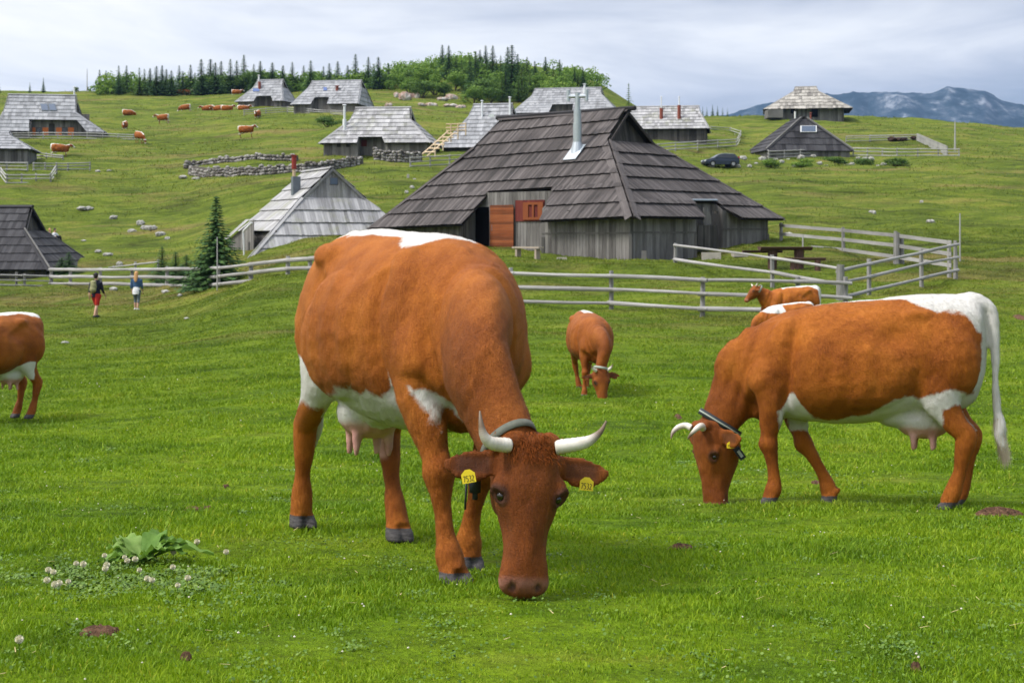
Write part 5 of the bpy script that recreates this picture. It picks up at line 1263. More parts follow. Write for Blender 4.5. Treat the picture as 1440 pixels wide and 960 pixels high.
# gable window
gq = h.lp(Pt(470, 255, (h.O+h.B*(h.W/2)+h.A*h.g0).y-.25)); mb = MB(); Rg = Matrix.Rotation(R(25), 3, 'Z'); mb.box(gq+Vector((0, -.16, 0)), (.48, .05, .42), .2, M=Rg); gwn = mb.build('window', M['planks_mid'], h.root)
mb = MB(); mb.box(gq+Vector((0, -.18, 0)), (.40, .05, .34), .2, M=Rg); mb.build('pane', M['glass_blue'], gwn)
# box chimney, steel grey, with a red and yellow cowl above
O9, U9, V9, N9, _ = h.face('front'); Ow = O9+Vector((h.O.x, h.O.y, h.zb)); dv9 = Vector((tx(416), 1, (HZ-272)/F)); dch = Ow.dot(N9)/dv9.dot(N9)-.1; c0 = h.lp(Pt(416, 262, dch)); mb = MB(); mb.box(c0+Zv*-.15, (.42, .42, 1.35), M=Rg); cho = mb.build('chimney', M['metal_dark'], h.rf)
c1 = h.lp(Pt(413.5, 252, dch)); mb = MB(); mb.tube(c1, c1+Zv*(.7), .09, n=10); mb.build('chimney_pipe', M['wood_new'], h.rf); mb = MB(); mb.tube(c1+Zv*.55, c1+Zv*1.28, .13, n=10); mb.box(c1+Zv*1.3, (.3, .3, .05)); mb.build('chimney_cowl', M['red_paint'], h.rf)
H2h = h

# ================================================================== black hut at the left edge
h = Hut(70, 81, 5, -170, 136, 43, -90, 290, 380, 325, W=7.2, name='wooden_hut', label='black shingled hut with dark open gable at the left edge behind the fence', roof='roof_black', bw=.2, course=.62, ov=.35, lift=.05, jit=.02)
for w_ in ('front', 'hip0', 'back', 'hip1'): h.lay(w_)
h.caps(); h.gables(.25); h.simple_walls(wide=.3); h.wallm = M['planks_dark']; h.finish()
mb = MB(); bg = h.W/2*h.fr; mb_p0 = h.p(0, 0, h.He); mb_p1 = h.p(h.g0, bg, h.Hg); mb.tube(mb_p0+Zv*.16-h.A*0, mb_p1+Zv*.16, .055, n=6); mb.build('hip_board', M['fence'], h.rf)

# ================================================================== huts up the hill
def simple(cut=None, detail=True, caps=True, gin=.2, depth=1.4, wide=.3, bp=None, **k):
    if bp: k['d'] = D(k['pc'], bp, 80)
    hh_ = Hut(**k); cuts = None; ca = None
    if cut:
        p0, p1, p2, p3, pyt = cut
        O, U, V, N, _ = hh_.face('front'); O = O+Vector((hh_.O.x, hh_.O.y, hh_.zb))
        def of(px, py): d = Vector((tx(px), 1, (HZ-py)/F)); t = O.dot(N)/d.dot(N); q = d*t-O; return q.dot(U), q.dot(V)
        eyp = k['ey']; b_l = of(p0, eyp)[0]; b_r = of(p1, eyp)[0]; tl_ = of(p2, pyt); tr2 = of(p3, pyt)
        cuts = [(b_r, b_l, tr2[0], tl_[0], (tl_[1]+tr2[1])/2)]; ca = [(b_r, b_l)]
    hh_.lay('front', cuts); hh_.lay('hip0'); hh_.lay('hip1'); hh_.lay('back', detail=False)
    if caps: hh_.caps()
    hh_.gables(gin); hh_.simple_walls(ca, depth=depth, wide=wide); hh_.finish(); hh_.cut = (cuts or [None])[0]; hh_.depthv = depth; return hh_
# upper left hut with orange shutters
h = simple(cut=(41, 122, 41, 108, 169), bp=196, pc=146, d=150, th=-9, W=7.5, pl=-8, pr=160, rr=106, rl=13, ry=134, ey=186, gy=160, name='wooden_hut', label='wide grey hut with four orange shutters and two roof windows at upper left', roof='roof_pale2', bw=.35, course=.62, ov=.4, lift=.06, depth=1.5)
def front_win(h, name, mat, px0, px1, py0, py1, b=0.0, th=.06, parent=None, n=1):
    bb = h.ov+h.depthv if b == 'rec' else b; P = h.O+h.B*bb; a0_ = solve(P, h.A, px0); a1_ = solve(P, h.A, px1); d = (P+h.A*a0_).y; mb = MB()
    q = [h.p(a0_, bb, zat(py1, d)), h.p(a1_, bb, zat(py1, d)), h.p(a1_, bb, zat(py0, d)), h.p(a0_, bb, zat(py0, d))]
    mb.prism([x-h.B*.03 for x in q], [x-h.B*(.03+th) for x in q]); return mb.build(name, M[mat], parent or h.root)
for x0 in (42, 60, 79, 96): front_win(h, 'shutter', 'orange', x0, x0+8, 179.5, 191, 'rec')
for x0 in (51, 86.5): 
    wo = front_win(h, 'window', 'planks_mid', x0, x0+8, 179, 190, 'rec', .04)
    front_win(h, 'pane', 'glass', x0+1.2, x0+6.8, 180.5, 188.5, 'rec', .06, wo)
front_win(h, 'door', 'planks_dark', 69, 77, 174, 192, 'rec', .05)
def roof_patch(h, name, mat, px0, px1, py0, py1, lift=.10, th=.04, parent=None, skew=0.0):
    O, U, V, N, _ = h.face('front'); Ow = O+Vector((h.O.x, h.O.y, h.zb)); q = []
    for px, py in ((px0+skew, py1), (px1+skew, py1), (px1, py0), (px0, py0)):
        d = Vector((tx(px), 1, (HZ-py)/F)); t = Ow.dot(N)/d.dot(N); q.append(d*t-Vector((h.O.x, h.O.y, h.zb)))
    mb = MB(); mb.prism([x+N*lift for x in q], [x+N*(lift+th) for x in q]); return mb.build(name, M[mat], parent or h.rf)
for x0 in (56.5, 67.5):
    so = roof_patch(h, 'roof_window', 'metal_dark', x0, x0+10.3, 147, 157, .10, .05, skew=2.5); roof_patch(h, 'pane', 'glass_blue', x0+.8, x0+9.5, 147.8, 156.2, .16, .01, so, skew=2.5)
for x0 in (29.5, 105):
    P = Pt(x0, 153, h.O.y+3.6); mb = MB(); c_ = h.lp(P); mb.prism([c_+Vector((-.42, 0, -.55)), c_+Vector((.42, 0, -.55)), c_+Vector((0, 0, .7))], [c_+Vector((-.42, 1.6, -.55)), c_+Vector((.42, 1.6, -.55)), c_+Vector((0, 1.6, .7))]); mb.build('roof_vent', M['planks_dark'], h.rf)
h.chimney(104.5, 134, 123, 153.5, .10, 'metal_white')
# small hut at far left
h = simple(bp=234, pc=44, d=128, th=-11, W=6.5, pl=-60, pr=54, rr=12, rl=-40, ry=184, ey=210, gy=192, name='wooden_hut', label='small grey hut with dark plank wall at the far left above a rail fence', roof='roof_pale2', wall='planks_mid', bw=.3, course=.55, ov=.35)
# uppermost left hut
h = simple(cut=(357, 384, 361, 381, 135.5), bp=155, pc=398, d=205, th=14, pl=330, pr=420, rr=398, rl=363, ry=112, ey=142, gy=124, name='wooden_hut', label='uppermost left grey hut with a blue panel and a porch opening, beside the spruces', roof='roof_pale2', bw=.35, course=.6, ov=.4, lift=.06)
roof_patch(h, 'solar_panel', 'panel', 356, 365, 125.5, 129.5); h.chimney(364, 122, 107, 208, .12, 'metal_white'); h.chimney(365, 126, 115, 207, .22, 'rust', False)
# second upper hut
h = simple(cut=(437, 460, 443, 463, 137), bp=161, pc=503, d=195, th=10, W=8.5, pl=408, pr=545, rr=508, rl=440, ry=113, ey=146, gy=124, name='wooden_hut', label='upper grey hut with blue roof window right of the uppermost left hut', roof='roof_pale2', bw=.35, course=.6, ov=.4, lift=.06)
roof_patch(h, 'roof_window', 'panel', 455, 460, 124, 128.5); h.chimney(474, 128, 122, 200, .2, 'rust')
# middle hut over the dry stone wall
h = simple(cut=(502, 541, 504, 537, 193), bp=222, pc=606, d=132, th=6, W=8, pl=448, pr=625, rr=576, rl=502, ry=151, ey=201, gy=170, name='wooden_hut', label='grey hut with white chimney pipe and shaded porch above the dry stone wall', roof='roof_pale', bw=.33, course=.62, ov=.4, lift=.06)
h.chimney(484.5, 185, 149, 134, .11, 'metal_white'); h.chimney(484.5, 178, 168, 134, .18, 'metal_white', False)
for x0 in (474, 487): 
    wo = front_win(h, 'window', 'planks_dark', x0, x0+5, 200, 207, h.ov, .04); 
front_win(h, 'shutter', 'wood_red', 507, 516, 197, 206, 'rec', .05)
# hut half hidden behind the dark roof
h = simple(cut=(670, 730, 673, 726, 201), bp=218, pc=735, d=121, th=12, pl=618, pr=760, rr=719, rl=668, ry=146, ey=207, gy=164, name='wooden_hut', label='grey hut with two white pipes half hidden behind the dark hut roof, beside timber stairs', roof='roof_pale2', wall='planks_dark', bw=.3, course=.55, ov=.35, lift=.06)
for px in (678, 717): h.chimney(px, 166, 143 if px < 700 else 138, 123, .09, 'metal_white')
mb = MB(); c_ = h.lp(Pt(691, 163, h.O.y+2.5)); mb.box(c_, (.5, .4, .3)); mb.build('roof_vent', M['metal_white'], h.rf)
# hut behind the chimney
h = simple(cut=(772, 805, 777, 806, 147), bp=168, pc=868, d=178, th=12, W=9, pl=718, pr=884, rr=845, rl=753, ry=123, ey=157, gy=134, name='wooden_hut', label='wide grey hut with dark porch opening seen behind the steel chimney', roof='roof_pale2', wall='planks_dark', bw=.35, course=.6, ov=.4, lift=.06)
h.chimney(822, 132, 119, 181, .16, 'metal_white')
# hut right of the dark roof with two rusty pipes
h = simple(bp=205, pc=997, d=146, th=9, W=7.5, pl=878, pr=1006, rr=982, rl=888, ry=149, ey=181, gy=None, name='wooden_hut', label='grey hut with two rust red chimney pipes right of the dark hut roof', roof='roof_pale', wall='planks_dark', bw=.33, course=.6, ov=.35, lift=.06)
for px in (930, 955): h.chimney(px, 168, 152 if px < 940 else 148, 147.5, .20, 'rust', False); h.chimney(px, 156, 137, 147.5, .07, 'metal_white', True)
# old hut on the right hand crest
h = simple(bp=169, pc=1199, d=214, th=10, W=9.0, pl=1074, pr=1212, rr=1147, rl=1119, ry=122, ey=152, gy=129, name='wooden_hut', label='old tumbledown grey hut with patched roof standing alone on the right hand crest', roof='roof_old', wall='planks_mid', bw=.4, course=.8, ov=1.2, lift=.08, jit=.2)
front_win(h, 'door', 'black', 1141, 1150, 148, 165, h.ov, .1); front_win(h, 'window', 'black', 1112, 1118, 151, 160, h.ov, .1)  # black sheets with the darkness of the openings painted in
mb = MB(); mb.box(h.lp(Pt(1088, 161, h.O.y+1)), (2.2, 3, 1.2), .5); mb.build('lean_to', M['planks_mid'], h.root); mb = MB(); mb.tube(h.lp(Pt(1118, 172, 206)), h.lp(Pt(1118, 157, 206)), .13, n=6); mb.build('post', M['white_frame'], h.root)

# black gabled hut at right: the gable faces us
h = Hut(1077, D(1077, 223, 80), 84, 1065, 1200, 1136, 1131, 163, 212, None, name='wooden_hut', label='small black gabled hut with a bright roof window inside the right hand fence', roof='roof_black', wall='planks_mid', bw=.4, course=.8, ov=.3, lift=.06)
h.L = 9; h.a0 = 2.2; h.a1 = 6.5; h.g0 = 2.0; h.g1 = 7.0; h.Hg = h.Hr-.25; h.fr = (h.Hg-h.He)/(h.Hr-h.He)
for w_ in ('front', 'hip0', 'back', 'hip1'): h.lay(w_)
h.caps(); h.simple_walls(wide=.3); h.finish(); h.depthv = 0
for sg in (0, 1):
    mb = MB(); bgx = h.W/2*h.fr; p0 = h.p(0, 0 if sg == 0 else h.W, h.He); p1 = h.p(h.g0, bgx if sg == 0 else h.W-bgx, h.Hg); mb.tube(p0+Zv*.2, p1+Zv*.2, .10, n=6); mb.build('hip_board', M['fence'], h.rf)
O, U, V, N, _ = h.face('hip0'); Ow = O+Vector((h.O.x, h.O.y, h.zb)); q = []
for px, py in ((1125, 187), (1148, 187), (1148, 178), (1125, 178)):
    d = Vector((tx(px), 1, (HZ-py)/F)); t = Ow.dot(N)/d.dot(N); q.append(d*t-Vector((h.O.x, h.O.y, h.zb)))
mb = MB(); mb.prism([x+N*.1 for x in q], [x+N*.18 for x in q]); so = mb.build('roof_window', M['white_frame'], h.rf)
c_ = sum(q, Vector())/4; q = [c_+(x-c_)*.86 for x in q]; mb = MB(); mb.prism([x+N*.18 for x in q], [x+N*.2 for x in q]); mb.build('pane', M['glass_blue'], so)
h.chimney(1140, 172, 160, 162, .1, 'rust')
# ================================================================== fences of weathered poles
def fence(label, nodes, step_px=None, posts=True, r=.062, pr=.085, mat='fence', extra_top=.12, name='rail_fence', bw=None, group='wooden rail fences', bend=.03, overshoot=.15, auto=None):
    """nodes: (px, distance, [rows of the rails], number of spans up to the next node)"""
    if auto is not None: nodes = [(n_[0], D(n_[0], n_[2][-1]+auto, 75))+tuple(n_[2:]) for n_ in nodes]
    P0 = G(nodes[0][0], nodes[0][1]); root = empty(name, P0, label=label, cat='fence', group=group); O = Vector(P0)
    pts = []
    for i, nd in enumerate(nodes):
        pts.append((nd[0], nd[1], nd[2]))
        if i < len(nodes)-1:
            n = nd[3] if len(nd) > 3 else 1; b = nodes[i+1]
            for k in range(1, n):
                t = k/n; W0 = Vector((tx(nd[0])*nd[1], nd[1])); W1 = Vector((tx(b[0])*b[1], b[1])); Wk = W0.lerp(W1, t); px = 720+F*Wk.x/Wk.y
                tp = (px-nd[0])/(b[0]-nd[0]) if abs(b[0]-nd[0]) > 4 else t
                pts.append((px, Wk.y, [ra+(rb-ra)*tp for ra, rb in zip(nd[2], b[2])]))
    m = M[mat]
    for i, (px, d, rows) in enumerate(pts):
        top = zat(rows[0], d); g = G(px, d); mb = MB(); ln = random.uniform(-.03, .03)
        mb.tube(Vector((g.x, g.y+pr, g.z-.4))-O, Vector((g.x+ln, g.y+pr, top+extra_top+random.uniform(-.04, .06)))-O, pr*random.uniform(.85, 1.15), pr*.8, n=7, rnd=random.uniform(.1, .6), rough=.08, segs=2)
        if posts: mb.build('post', m, root)
        if i < len(pts)-1:
            q = pts[i+1]
            for a, b in zip(rows, q[2]):
                A_ = Pt(px, a, d)-O; B_ = Pt(q[0], b, q[1])-O; dr = (B_-A_).normalized()*overshoot; rr = r*random.uniform(.8, 1.15); mb = MB()
                if bw: 
                    U = (B_-A_); L_ = U.length; U = U/L_; N = Vector((U.y, -U.x, 0)).normalized(); V = N.cross(U); V = V if V.z > 0 else -V
                    mb.prism([A_-dr-V*bw/2, B_+dr-V*bw/2, B_+dr+V*bw/2, A_-dr+V*bw/2], [x+N*.035 for x in (A_-dr-V*bw/2, B_+dr-V*bw/2, B_+dr+V*bw/2, A_-dr+V*bw/2)], random.uniform(.3, .8), uv=[(0, 0), (0, L_), (bw, L_), (bw, 0)])
                else: mb.tube(A_-dr-Vector((0, pr*.6, 0)), B_+dr-Vector((0, pr*.6, 0)), rr, rr*random.uniform(.75, .95), n=8, rnd=random.uniform(.35, .85), bend=random.uniform(-bend, bend), segs=5, rough=.07)
                mb.build('rail', m, root)
    return root
fence('long three rail fence across the middle of the meadow in front of the dark hut', [(560, 47.5, [381, 401, 419], 1), (718, 44.4, [384, 404, 423]), (860, 43.2, [388, 407, 426]), (988, 41.2, [394, 413, 434]), (1123, 40.2, [396, 416, 437]), (1190, 40, [398, 419, 440])])
fence('two rail fence running down from the dark hut corner to the big joint post', [(950, 56.5, [345, 365]), (1087, 49.0, [363, 383]), (1182, 44.5, [378, 400])], r=.062)
fence('three rail fence curving from the joint post to the right hand corner post', [(1180, 44.3, [381, 398, 419]), (1223, 46.0, [371, 389, 408]), (1297, 49.5, [355, 371, 391]), (1345, 52.0, [344, 362, 380])], r=.06)
fence('back three rail fence from behind the picnic table to the right hand corner post', [(1099, 67, [317, 329, 344]), (1187, 62.5, [324, 337, 351]), (1260, 57.5, [331, 345, 361]), (1336, 52.5, [341, 357, 373])], bw=.14, pr=.09)
fence('long three rail fence on the left behind the two walkers', [(72, 78, [379, 389, 398.5], 1), (98, 76.5, [379, 389, 398.5], 1), (140, 74.5, [379, 389.5, 399], 2), (234, 70, [378.5, 390, 401], 1), (271, 66, [378, 391, 402], 1), (306, 62.5, [377, 389, 400], 2), (404, 55, [366, 378, 390], 2), (470, 51, [362, 376, 390], 1), (560, 47.5, [364, 380, 396])], r=.085, pr=.10)
fence('dark rail fence in front of the black hut at the left edge', [(-60, 76, [386, 393, 400], 2), (22, 77, [387, 394, 401], 1), (34, 77, [387, 394, 401], 1), (70, 78, [388, 395, 402])], mat='fence', r=.045)
fence('pale rail fence climbing right behind the left long fence', [(124, 86, [379, 386, 392]), (160, 84, [375.5, 384, 391]), (190, 82, [372, 381, 389]), (222, 80, [368.5, 379, 388])], mat='fence_far', r=.05)
# far fences
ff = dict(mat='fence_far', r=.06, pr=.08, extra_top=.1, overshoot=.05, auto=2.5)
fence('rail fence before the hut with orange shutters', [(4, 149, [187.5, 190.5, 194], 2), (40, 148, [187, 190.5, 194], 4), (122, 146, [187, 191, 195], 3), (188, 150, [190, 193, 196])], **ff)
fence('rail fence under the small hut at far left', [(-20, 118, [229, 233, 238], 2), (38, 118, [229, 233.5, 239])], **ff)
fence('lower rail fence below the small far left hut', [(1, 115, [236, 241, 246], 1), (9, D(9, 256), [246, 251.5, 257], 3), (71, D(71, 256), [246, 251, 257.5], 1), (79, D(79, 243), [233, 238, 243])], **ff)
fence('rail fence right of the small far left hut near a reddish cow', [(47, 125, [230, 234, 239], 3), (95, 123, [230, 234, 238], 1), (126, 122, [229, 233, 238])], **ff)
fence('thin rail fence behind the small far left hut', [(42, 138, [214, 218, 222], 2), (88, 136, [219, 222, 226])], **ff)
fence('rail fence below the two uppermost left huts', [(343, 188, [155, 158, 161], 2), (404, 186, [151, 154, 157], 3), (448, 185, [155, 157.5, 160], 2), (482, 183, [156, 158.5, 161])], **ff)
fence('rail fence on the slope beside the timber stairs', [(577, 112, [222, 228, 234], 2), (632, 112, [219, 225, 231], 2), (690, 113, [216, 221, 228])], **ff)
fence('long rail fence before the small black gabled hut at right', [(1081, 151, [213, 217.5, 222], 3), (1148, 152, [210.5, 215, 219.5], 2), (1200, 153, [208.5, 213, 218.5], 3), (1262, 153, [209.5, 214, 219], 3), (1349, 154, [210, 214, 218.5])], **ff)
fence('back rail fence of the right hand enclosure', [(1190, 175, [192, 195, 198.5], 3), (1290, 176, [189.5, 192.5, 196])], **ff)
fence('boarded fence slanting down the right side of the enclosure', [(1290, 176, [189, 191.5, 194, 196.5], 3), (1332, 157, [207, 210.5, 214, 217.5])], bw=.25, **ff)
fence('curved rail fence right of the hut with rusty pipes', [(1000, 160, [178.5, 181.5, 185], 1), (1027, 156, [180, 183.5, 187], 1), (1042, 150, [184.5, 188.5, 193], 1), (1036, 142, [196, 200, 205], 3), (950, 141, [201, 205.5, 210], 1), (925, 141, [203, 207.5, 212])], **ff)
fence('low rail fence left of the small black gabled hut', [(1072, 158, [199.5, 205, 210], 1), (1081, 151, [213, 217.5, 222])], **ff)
# single posts
for (px, py0, py1, d, lb) in ((305.5, 402, 333, 61.8, 'thin pale pole standing tall beside the young spruce behind the left fence'), (122.5, 132, 97, 268, 'thin grey aerial mast on the left ridge'), (1343, 215, 170, 155, 'thin wire pole by the corner of the right hand enclosure'), (1350, 340, 300, 58, 'thin wire pole above the right hand corner post'), (1129, 352, 330, 56, 'slim stick beside the picnic table')):
    g = G(px, d); mb = MB(); mb.tube((0, 0, -.3), (0, 0, zat(py1, d)-g.z), .035 if d < 100 else .12, .025 if d < 100 else .05, n=6, rnd=.8); o_ = mb.build('pole', M['fence_far']); o_.location = g; tag(o_, lb, 'pole')
g = G(1261, 57.2); mb = MB(); mb.tube((0, 0, -.4), (0, 0, zat(327, 57.2)-g.z), .14, .12, n=9, rnd=.2, rough=.08); mb.tube((.25, .05, -.4), (.22, .05, zat(335, 57.2)-g.z), .09, .08, n=8, rnd=.3); o_ = mb.build('post', M['fence']); o_.name = 'gate_post'; o_.location = g; tag(o_, 'thick double gate post in the back fence of the right enclosure', 'post')
g = G(1181, 44.2); mb = MB(); mb.tube((0, -.1, -.4), (0, -.1, zat(372, 44.2)-g.z), .13, .12, n=9, rnd=.2, rough=.06); o_ = mb.build('post', M['fence']); o_.name = 'gate_post'; o_.location = g; tag(o_, 'thick round joint post where the two fences meet right of the calf', 'post')

# ================================================================== timber stairs
d = 117; g = G(600, d); st = empty('timber_stairs', g, label='new light timber stairs with cross rails climbing beside the half hidden hut', cat='stairs'); O = Vector(g)
def bar(a, b, w_, name='rail', m='wood_new'):
    mb = MB(); mb.tube(a-O, b-O, w_, n=6, rnd=random.uniform(.3, .8)); return mb.build(name, M[m], st)
bar(Pt(594, 217, d), Pt(630, 185, d+2), .08, 'stringer'); bar(Pt(600, 220, d-.8), Pt(638, 188, d+1), .07, 'stringer')
for k in range(6):
    t = k/5; bar(Pt(597+30*t, 214-26*t, d+2*t), Pt(612+32*t, 214-26*t, d+2*t-1), .06, 'step')
for px, y0, y1 in ((612, 222, 198), (623, 212, 190), (634, 200, 174), (644, 196, 174), (655, 190, 173)): bar(Pt(px, y0, d+2), Pt(px, y1, d+2), .06, 'post')
for y in (175, 180, 184): bar(Pt(627, y, d+2.2), Pt(656, y-1, d+2.2), .055)

# ================================================================== stones
def stone_blob(mb, c, r, seed, mi=0, rnd=.5):
    import mathutils
    bm2 = [(-.53, .85, 0), (.53, .85, 0), (-.53, -.85, 0), (.53, -.85, 0), (0, -.53, .85), (0, .53, .85), (0, -.53, -.85), (0, .53, -.85), (.85, 0, -.53), (.85, 0, .53), (-.85, 0, -.53), (-.85, 0, .53)]
    fc = [(0, 11, 5), (0, 5, 1), (0, 1, 7), (0, 7, 10), (0, 10, 11), (1, 5, 9), (5, 11, 4), (11, 10, 2), (10, 7, 6), (7, 1, 8), (3, 9, 4), (3, 4, 2), (3, 2, 6), (3, 6, 8), (3, 8, 9), (4, 9, 5), (2, 4, 11), (6, 2, 10), (8, 6, 7), (9, 8, 1)]
    rs = random.Random(seed); rot = Matrix.Rotation(rs.random()*6, 3, 'Z') @ Matrix.Rotation(rs.random()*1.5, 3, 'X')
    vs = [Vector(c)+Vector(((rot @ (Vector(v)*rs.uniform(.75, 1.25))).x*r[0], (rot @ Vector(v)).y*r[1]*rs.uniform(.85, 1.1), (rot @ Vector(v)).z*r[2])) for v in bm2]
    mb.add(vs, fc, rnd, mi)
sw = NT('dry stone'); k = sw.math('ADD', sw.math('MULTIPLY', sw.attr('rnd'), .6), sw.math('MULTIPLY', sw.noise(sw.coord((1, 1, 1), 'obj'), 2.5, 6, .7), .6))
sw.fin(sw.ramp(k, [(.2, (.07, .06, .052)), (.55, (.19, .175, .16)), (.95, (.40, .38, .36))]), .95, .1); M['drystone'] = sw.m
rk = NT('weathered rock'); nz = rk.noise(rk.coord((1, 1, 1), 'obj'), 3.0, 7, .7); rk.bump(nz, .8, .1)
rk.fin(rk.ramp(nz, [(.32, (.15, .14, .12)), (.5, (.34, .33, .30)), (.68, (.52, .51, .49))]), .95, .1); M['rock'] = rk.m
rp = NT('reddish outcrop rock'); nz = rp.noise(rp.coord((1, 1, 1), 'obj'), .5, 7, .7); rp.bump(nz, .8, .3)
rp.fin(rp.ramp(nz, [(.35, (.24, .13, .10)), (.5, (.38, .29, .25)), (.62, (.56, .54, .51))]), .95, .1); M['rock_red'] = rp.m
def stone_wall(label, nodes, h, thick=.7, sr=.2):
    g = G(*nodes[0]); O = Vector(g); mb = MB(); k = 0
    for (a, b) in zip(nodes[:-1], nodes[1:]):
        A_, B_ = G(*a), G(*b); L_ = (B_-A_).length; n = int(L_/(sr*1.25))
        for i in range(n):
            t = (i+random.random()*.6)/n; c = A_.lerp(B_, t); c.z = float(gz(c.x, c.y)); hh = h*random.uniform(.85, 1.1)*(1+.25*vnoise(t*9, k)); nl = max(2, int(hh/(sr*1.15)))
            for j in range(nl):
                for m_ in (-.5, .5):
                    k += 1; stone_blob(mb, c+Vector((random.uniform(-.1, .1), m_*thick*(1-.3*j/nl), -.05+j*hh/nl+sr*.5))-O, (sr*random.uniform(.8, 1.25), sr*random.uniform(.8, 1.2), sr*random.uniform(.6, .95)), k, rnd=random.random())
    for (a, b) in zip(nodes[:-1], nodes[1:]):
        A_, B_ = G(*a)-O, G(*b)-O; nn = (B_-A_).cross(Vector((0, 0, 1))).normalized()*thick*.42; mb.prism([A_-nn-Zv*.4, B_-nn-Zv*.4, B_+nn-Zv*.4, A_+nn-Zv*.4], [A_-nn*.7+Zv*h*.8, B_-nn*.7+Zv*h*.8, B_+nn*.7+Zv*h*.8, A_+nn*.7+Zv*h*.8], .05)
    o_ = mb.build('dry_stone_wall', M['drystone']); o_.location = g; return tag(o_, label, 'stone wall', 'dry stone walls on the hillside')
stone_wall('lower long dry stone wall left of the pale hut chimney', [(268, D(268, 246)), (300, D(300, 248)), (360, D(360, 247)), (430, D(430, 243)), (508, D(508, 233))], .80, sr=.19)
stone_wall('upper dry stone wall parallel above the lower long one', [(262, D(262, 240)), (268, D(268, 235)), (330, D(330, 232)), (418, D(418, 228))], .62, sr=.19)
stone_wall('short dry stone wall beneath the grey hut with the white pipe', [(527, D(527, 229)), (560, D(560, 228)), (592, D(592, 226))], 1.0, sr=.19)
RK = [(120, 290, 16, 7), (162, 303, 13, 7), (184, 321, 14, 8), (196, 312, 12, 9), (206, 317, 12, 8), (214, 323, 13, 8), (226, 328, 14, 8), (236, 334, 10, 6), (140, 353, 10, 5), (152, 359, 12, 6), (170, 368, 10, 8), (259, 249, 14, 6), (275, 251, 10, 5), (118, 336, 8, 3), (138, 243, 9, 4), (152, 238, 8, 4), (262, 449, 9, 3), (160, 410, 12, 6), (230, 409, 14, 6), (252, 413, 8, 5), (91, 478, 9, 4), (574, 247, 3, 8), (578, 262, 7, 6), (572, 270, 6, 5), (583, 253, 5, 4),
      (1227, 297, 9, 7), (1309, 316, 12, 6), (1296, 283, 4, 6), (1108, 329, 10, 4)]
for i, (px, py, w_, h_) in enumerate(sorted(RK)):
    d = D(px, py+h_/2, 25); g = G(px, d); mb = MB(); mb2 = random.Random(i)
    for q in range(3): stone_blob(mb, (mb2.uniform(-.3, .3)*w_/F*d, mb2.uniform(-.3, .3)*w_/F*d, h_/F*d*.25), (w_/F*d*.42, w_/F*d*.4, h_/F*d*.55), i*7+q)
    me = mb.mesh('rock', M['rock']); o_ = bpy.data.objects.new('rock', me); col.objects.link(o_); o_.location = g
    tag(o_, 'pale limestone rock in the grass, %s from the left of the scattered rocks' % ORD[i], 'rock', 'pale rocks scattered in the grass')
for i, px in enumerate(range(1000, 1262, 9)):
    py = 229+random.uniform(-6, 5); d = D(px, py, 60); g = G(px, d); s_ = random.uniform(.25, .55)*(1.3 if i % 5 == 0 else 1); mb = MB(); stone_blob(mb, (0, 0, s_*.25), (s_*.9, s_*.8, s_*.6), i+400)
    o_ = mb.build('rock', M['rock']); o_.location = g; tag(o_, 'small rock below the right enclosure fence, %s from the left in the row' % ORD[i], 'rock', 'small rocks below the right enclosure fence')
OC = [(556, 131, 14, 9), (571, 134, 18, 14), (585, 131, 12, 10), (592, 146, 12, 5), (607, 145, 16, 7), (622, 140, 18, 6), (638, 134, 18, 10), (650, 149, 16, 6), (634, 148, 16, 5), (548, 146, 10, 6)]
for i, (px, py, w_, h_) in enumerate(sorted(OC)):
    d = D(px, py+h_/2, 150); g = G(px, d); mb = MB()
    for q in range(5): stone_blob(mb, (random.uniform(-.4, .4)*w_/F*d, random.uniform(-.3, .3)*w_/F*d, h_/F*d*random.uniform(.1, .4)), (w_/F*d*.33, w_/F*d*.3, h_/F*d*.55), i*9+q+900)
    o_ = mb.build('rock_outcrop', M['rock_red']); o_.location = g; tag(o_, 'pale reddish rock outcrop at the foot of the wooded knoll, %s from left' % ORD[i], 'rock', 'rock outcrops at the foot of the knoll')
# dark heap in the enclosure
px = 1268; d = D(px, 199, 60); g = G(px, d); mb = MB()
for q in range(14): stone_blob(mb, (random.uniform(-1.5, 1.5), random.uniform(-.5, .5), random.uniform(.0, .35)), (.45, .5, .28), q+3000)
M['heap'] = mat_simple('dark manure heap', (.05, .03, .025), .95, .1); o_ = mb.build('manure_heap', M['heap']); o_.location = g; tag(o_, 'dark brown heap inside the right hand fenced enclosure', 'heap')

# ================================================================== trees
def leaf_mat(name, a, b, c_):
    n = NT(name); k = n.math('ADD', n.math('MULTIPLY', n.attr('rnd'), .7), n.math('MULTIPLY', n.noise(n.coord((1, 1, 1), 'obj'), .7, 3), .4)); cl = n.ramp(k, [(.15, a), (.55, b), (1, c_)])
    n.fin(cl, .7, .15); t = n.n('BsdfTranslucent'); n.l(cl, t.inputs[0]); ms = n.n('MixShader'); ms.inputs[0].default_value = .25; n.l(n.b.outputs[0], ms.inputs[1]); n.l(t.outputs[0], ms.inputs[2]); n.l(ms.outputs[0], n.out.inputs[0]); return n.m
M['needles'] = leaf_mat('dark spruce needles', (.028, .068, .026), (.055, .12, .04), (.11, .20, .055))
M['needles2'] = leaf_mat('mid green spruce needles', (.025, .06, .02), (.055, .12, .035), (.11, .19, .05))
M['leaves'] = leaf_mat('fresh green leaves', (.05, .11, .02), (.12, .22, .03), (.25, .35, .06))
M['leaves_dark'] = leaf_mat('dwarf pine green', (.04, .08, .02), (.08, .15, .03), (.15, .24, .045))
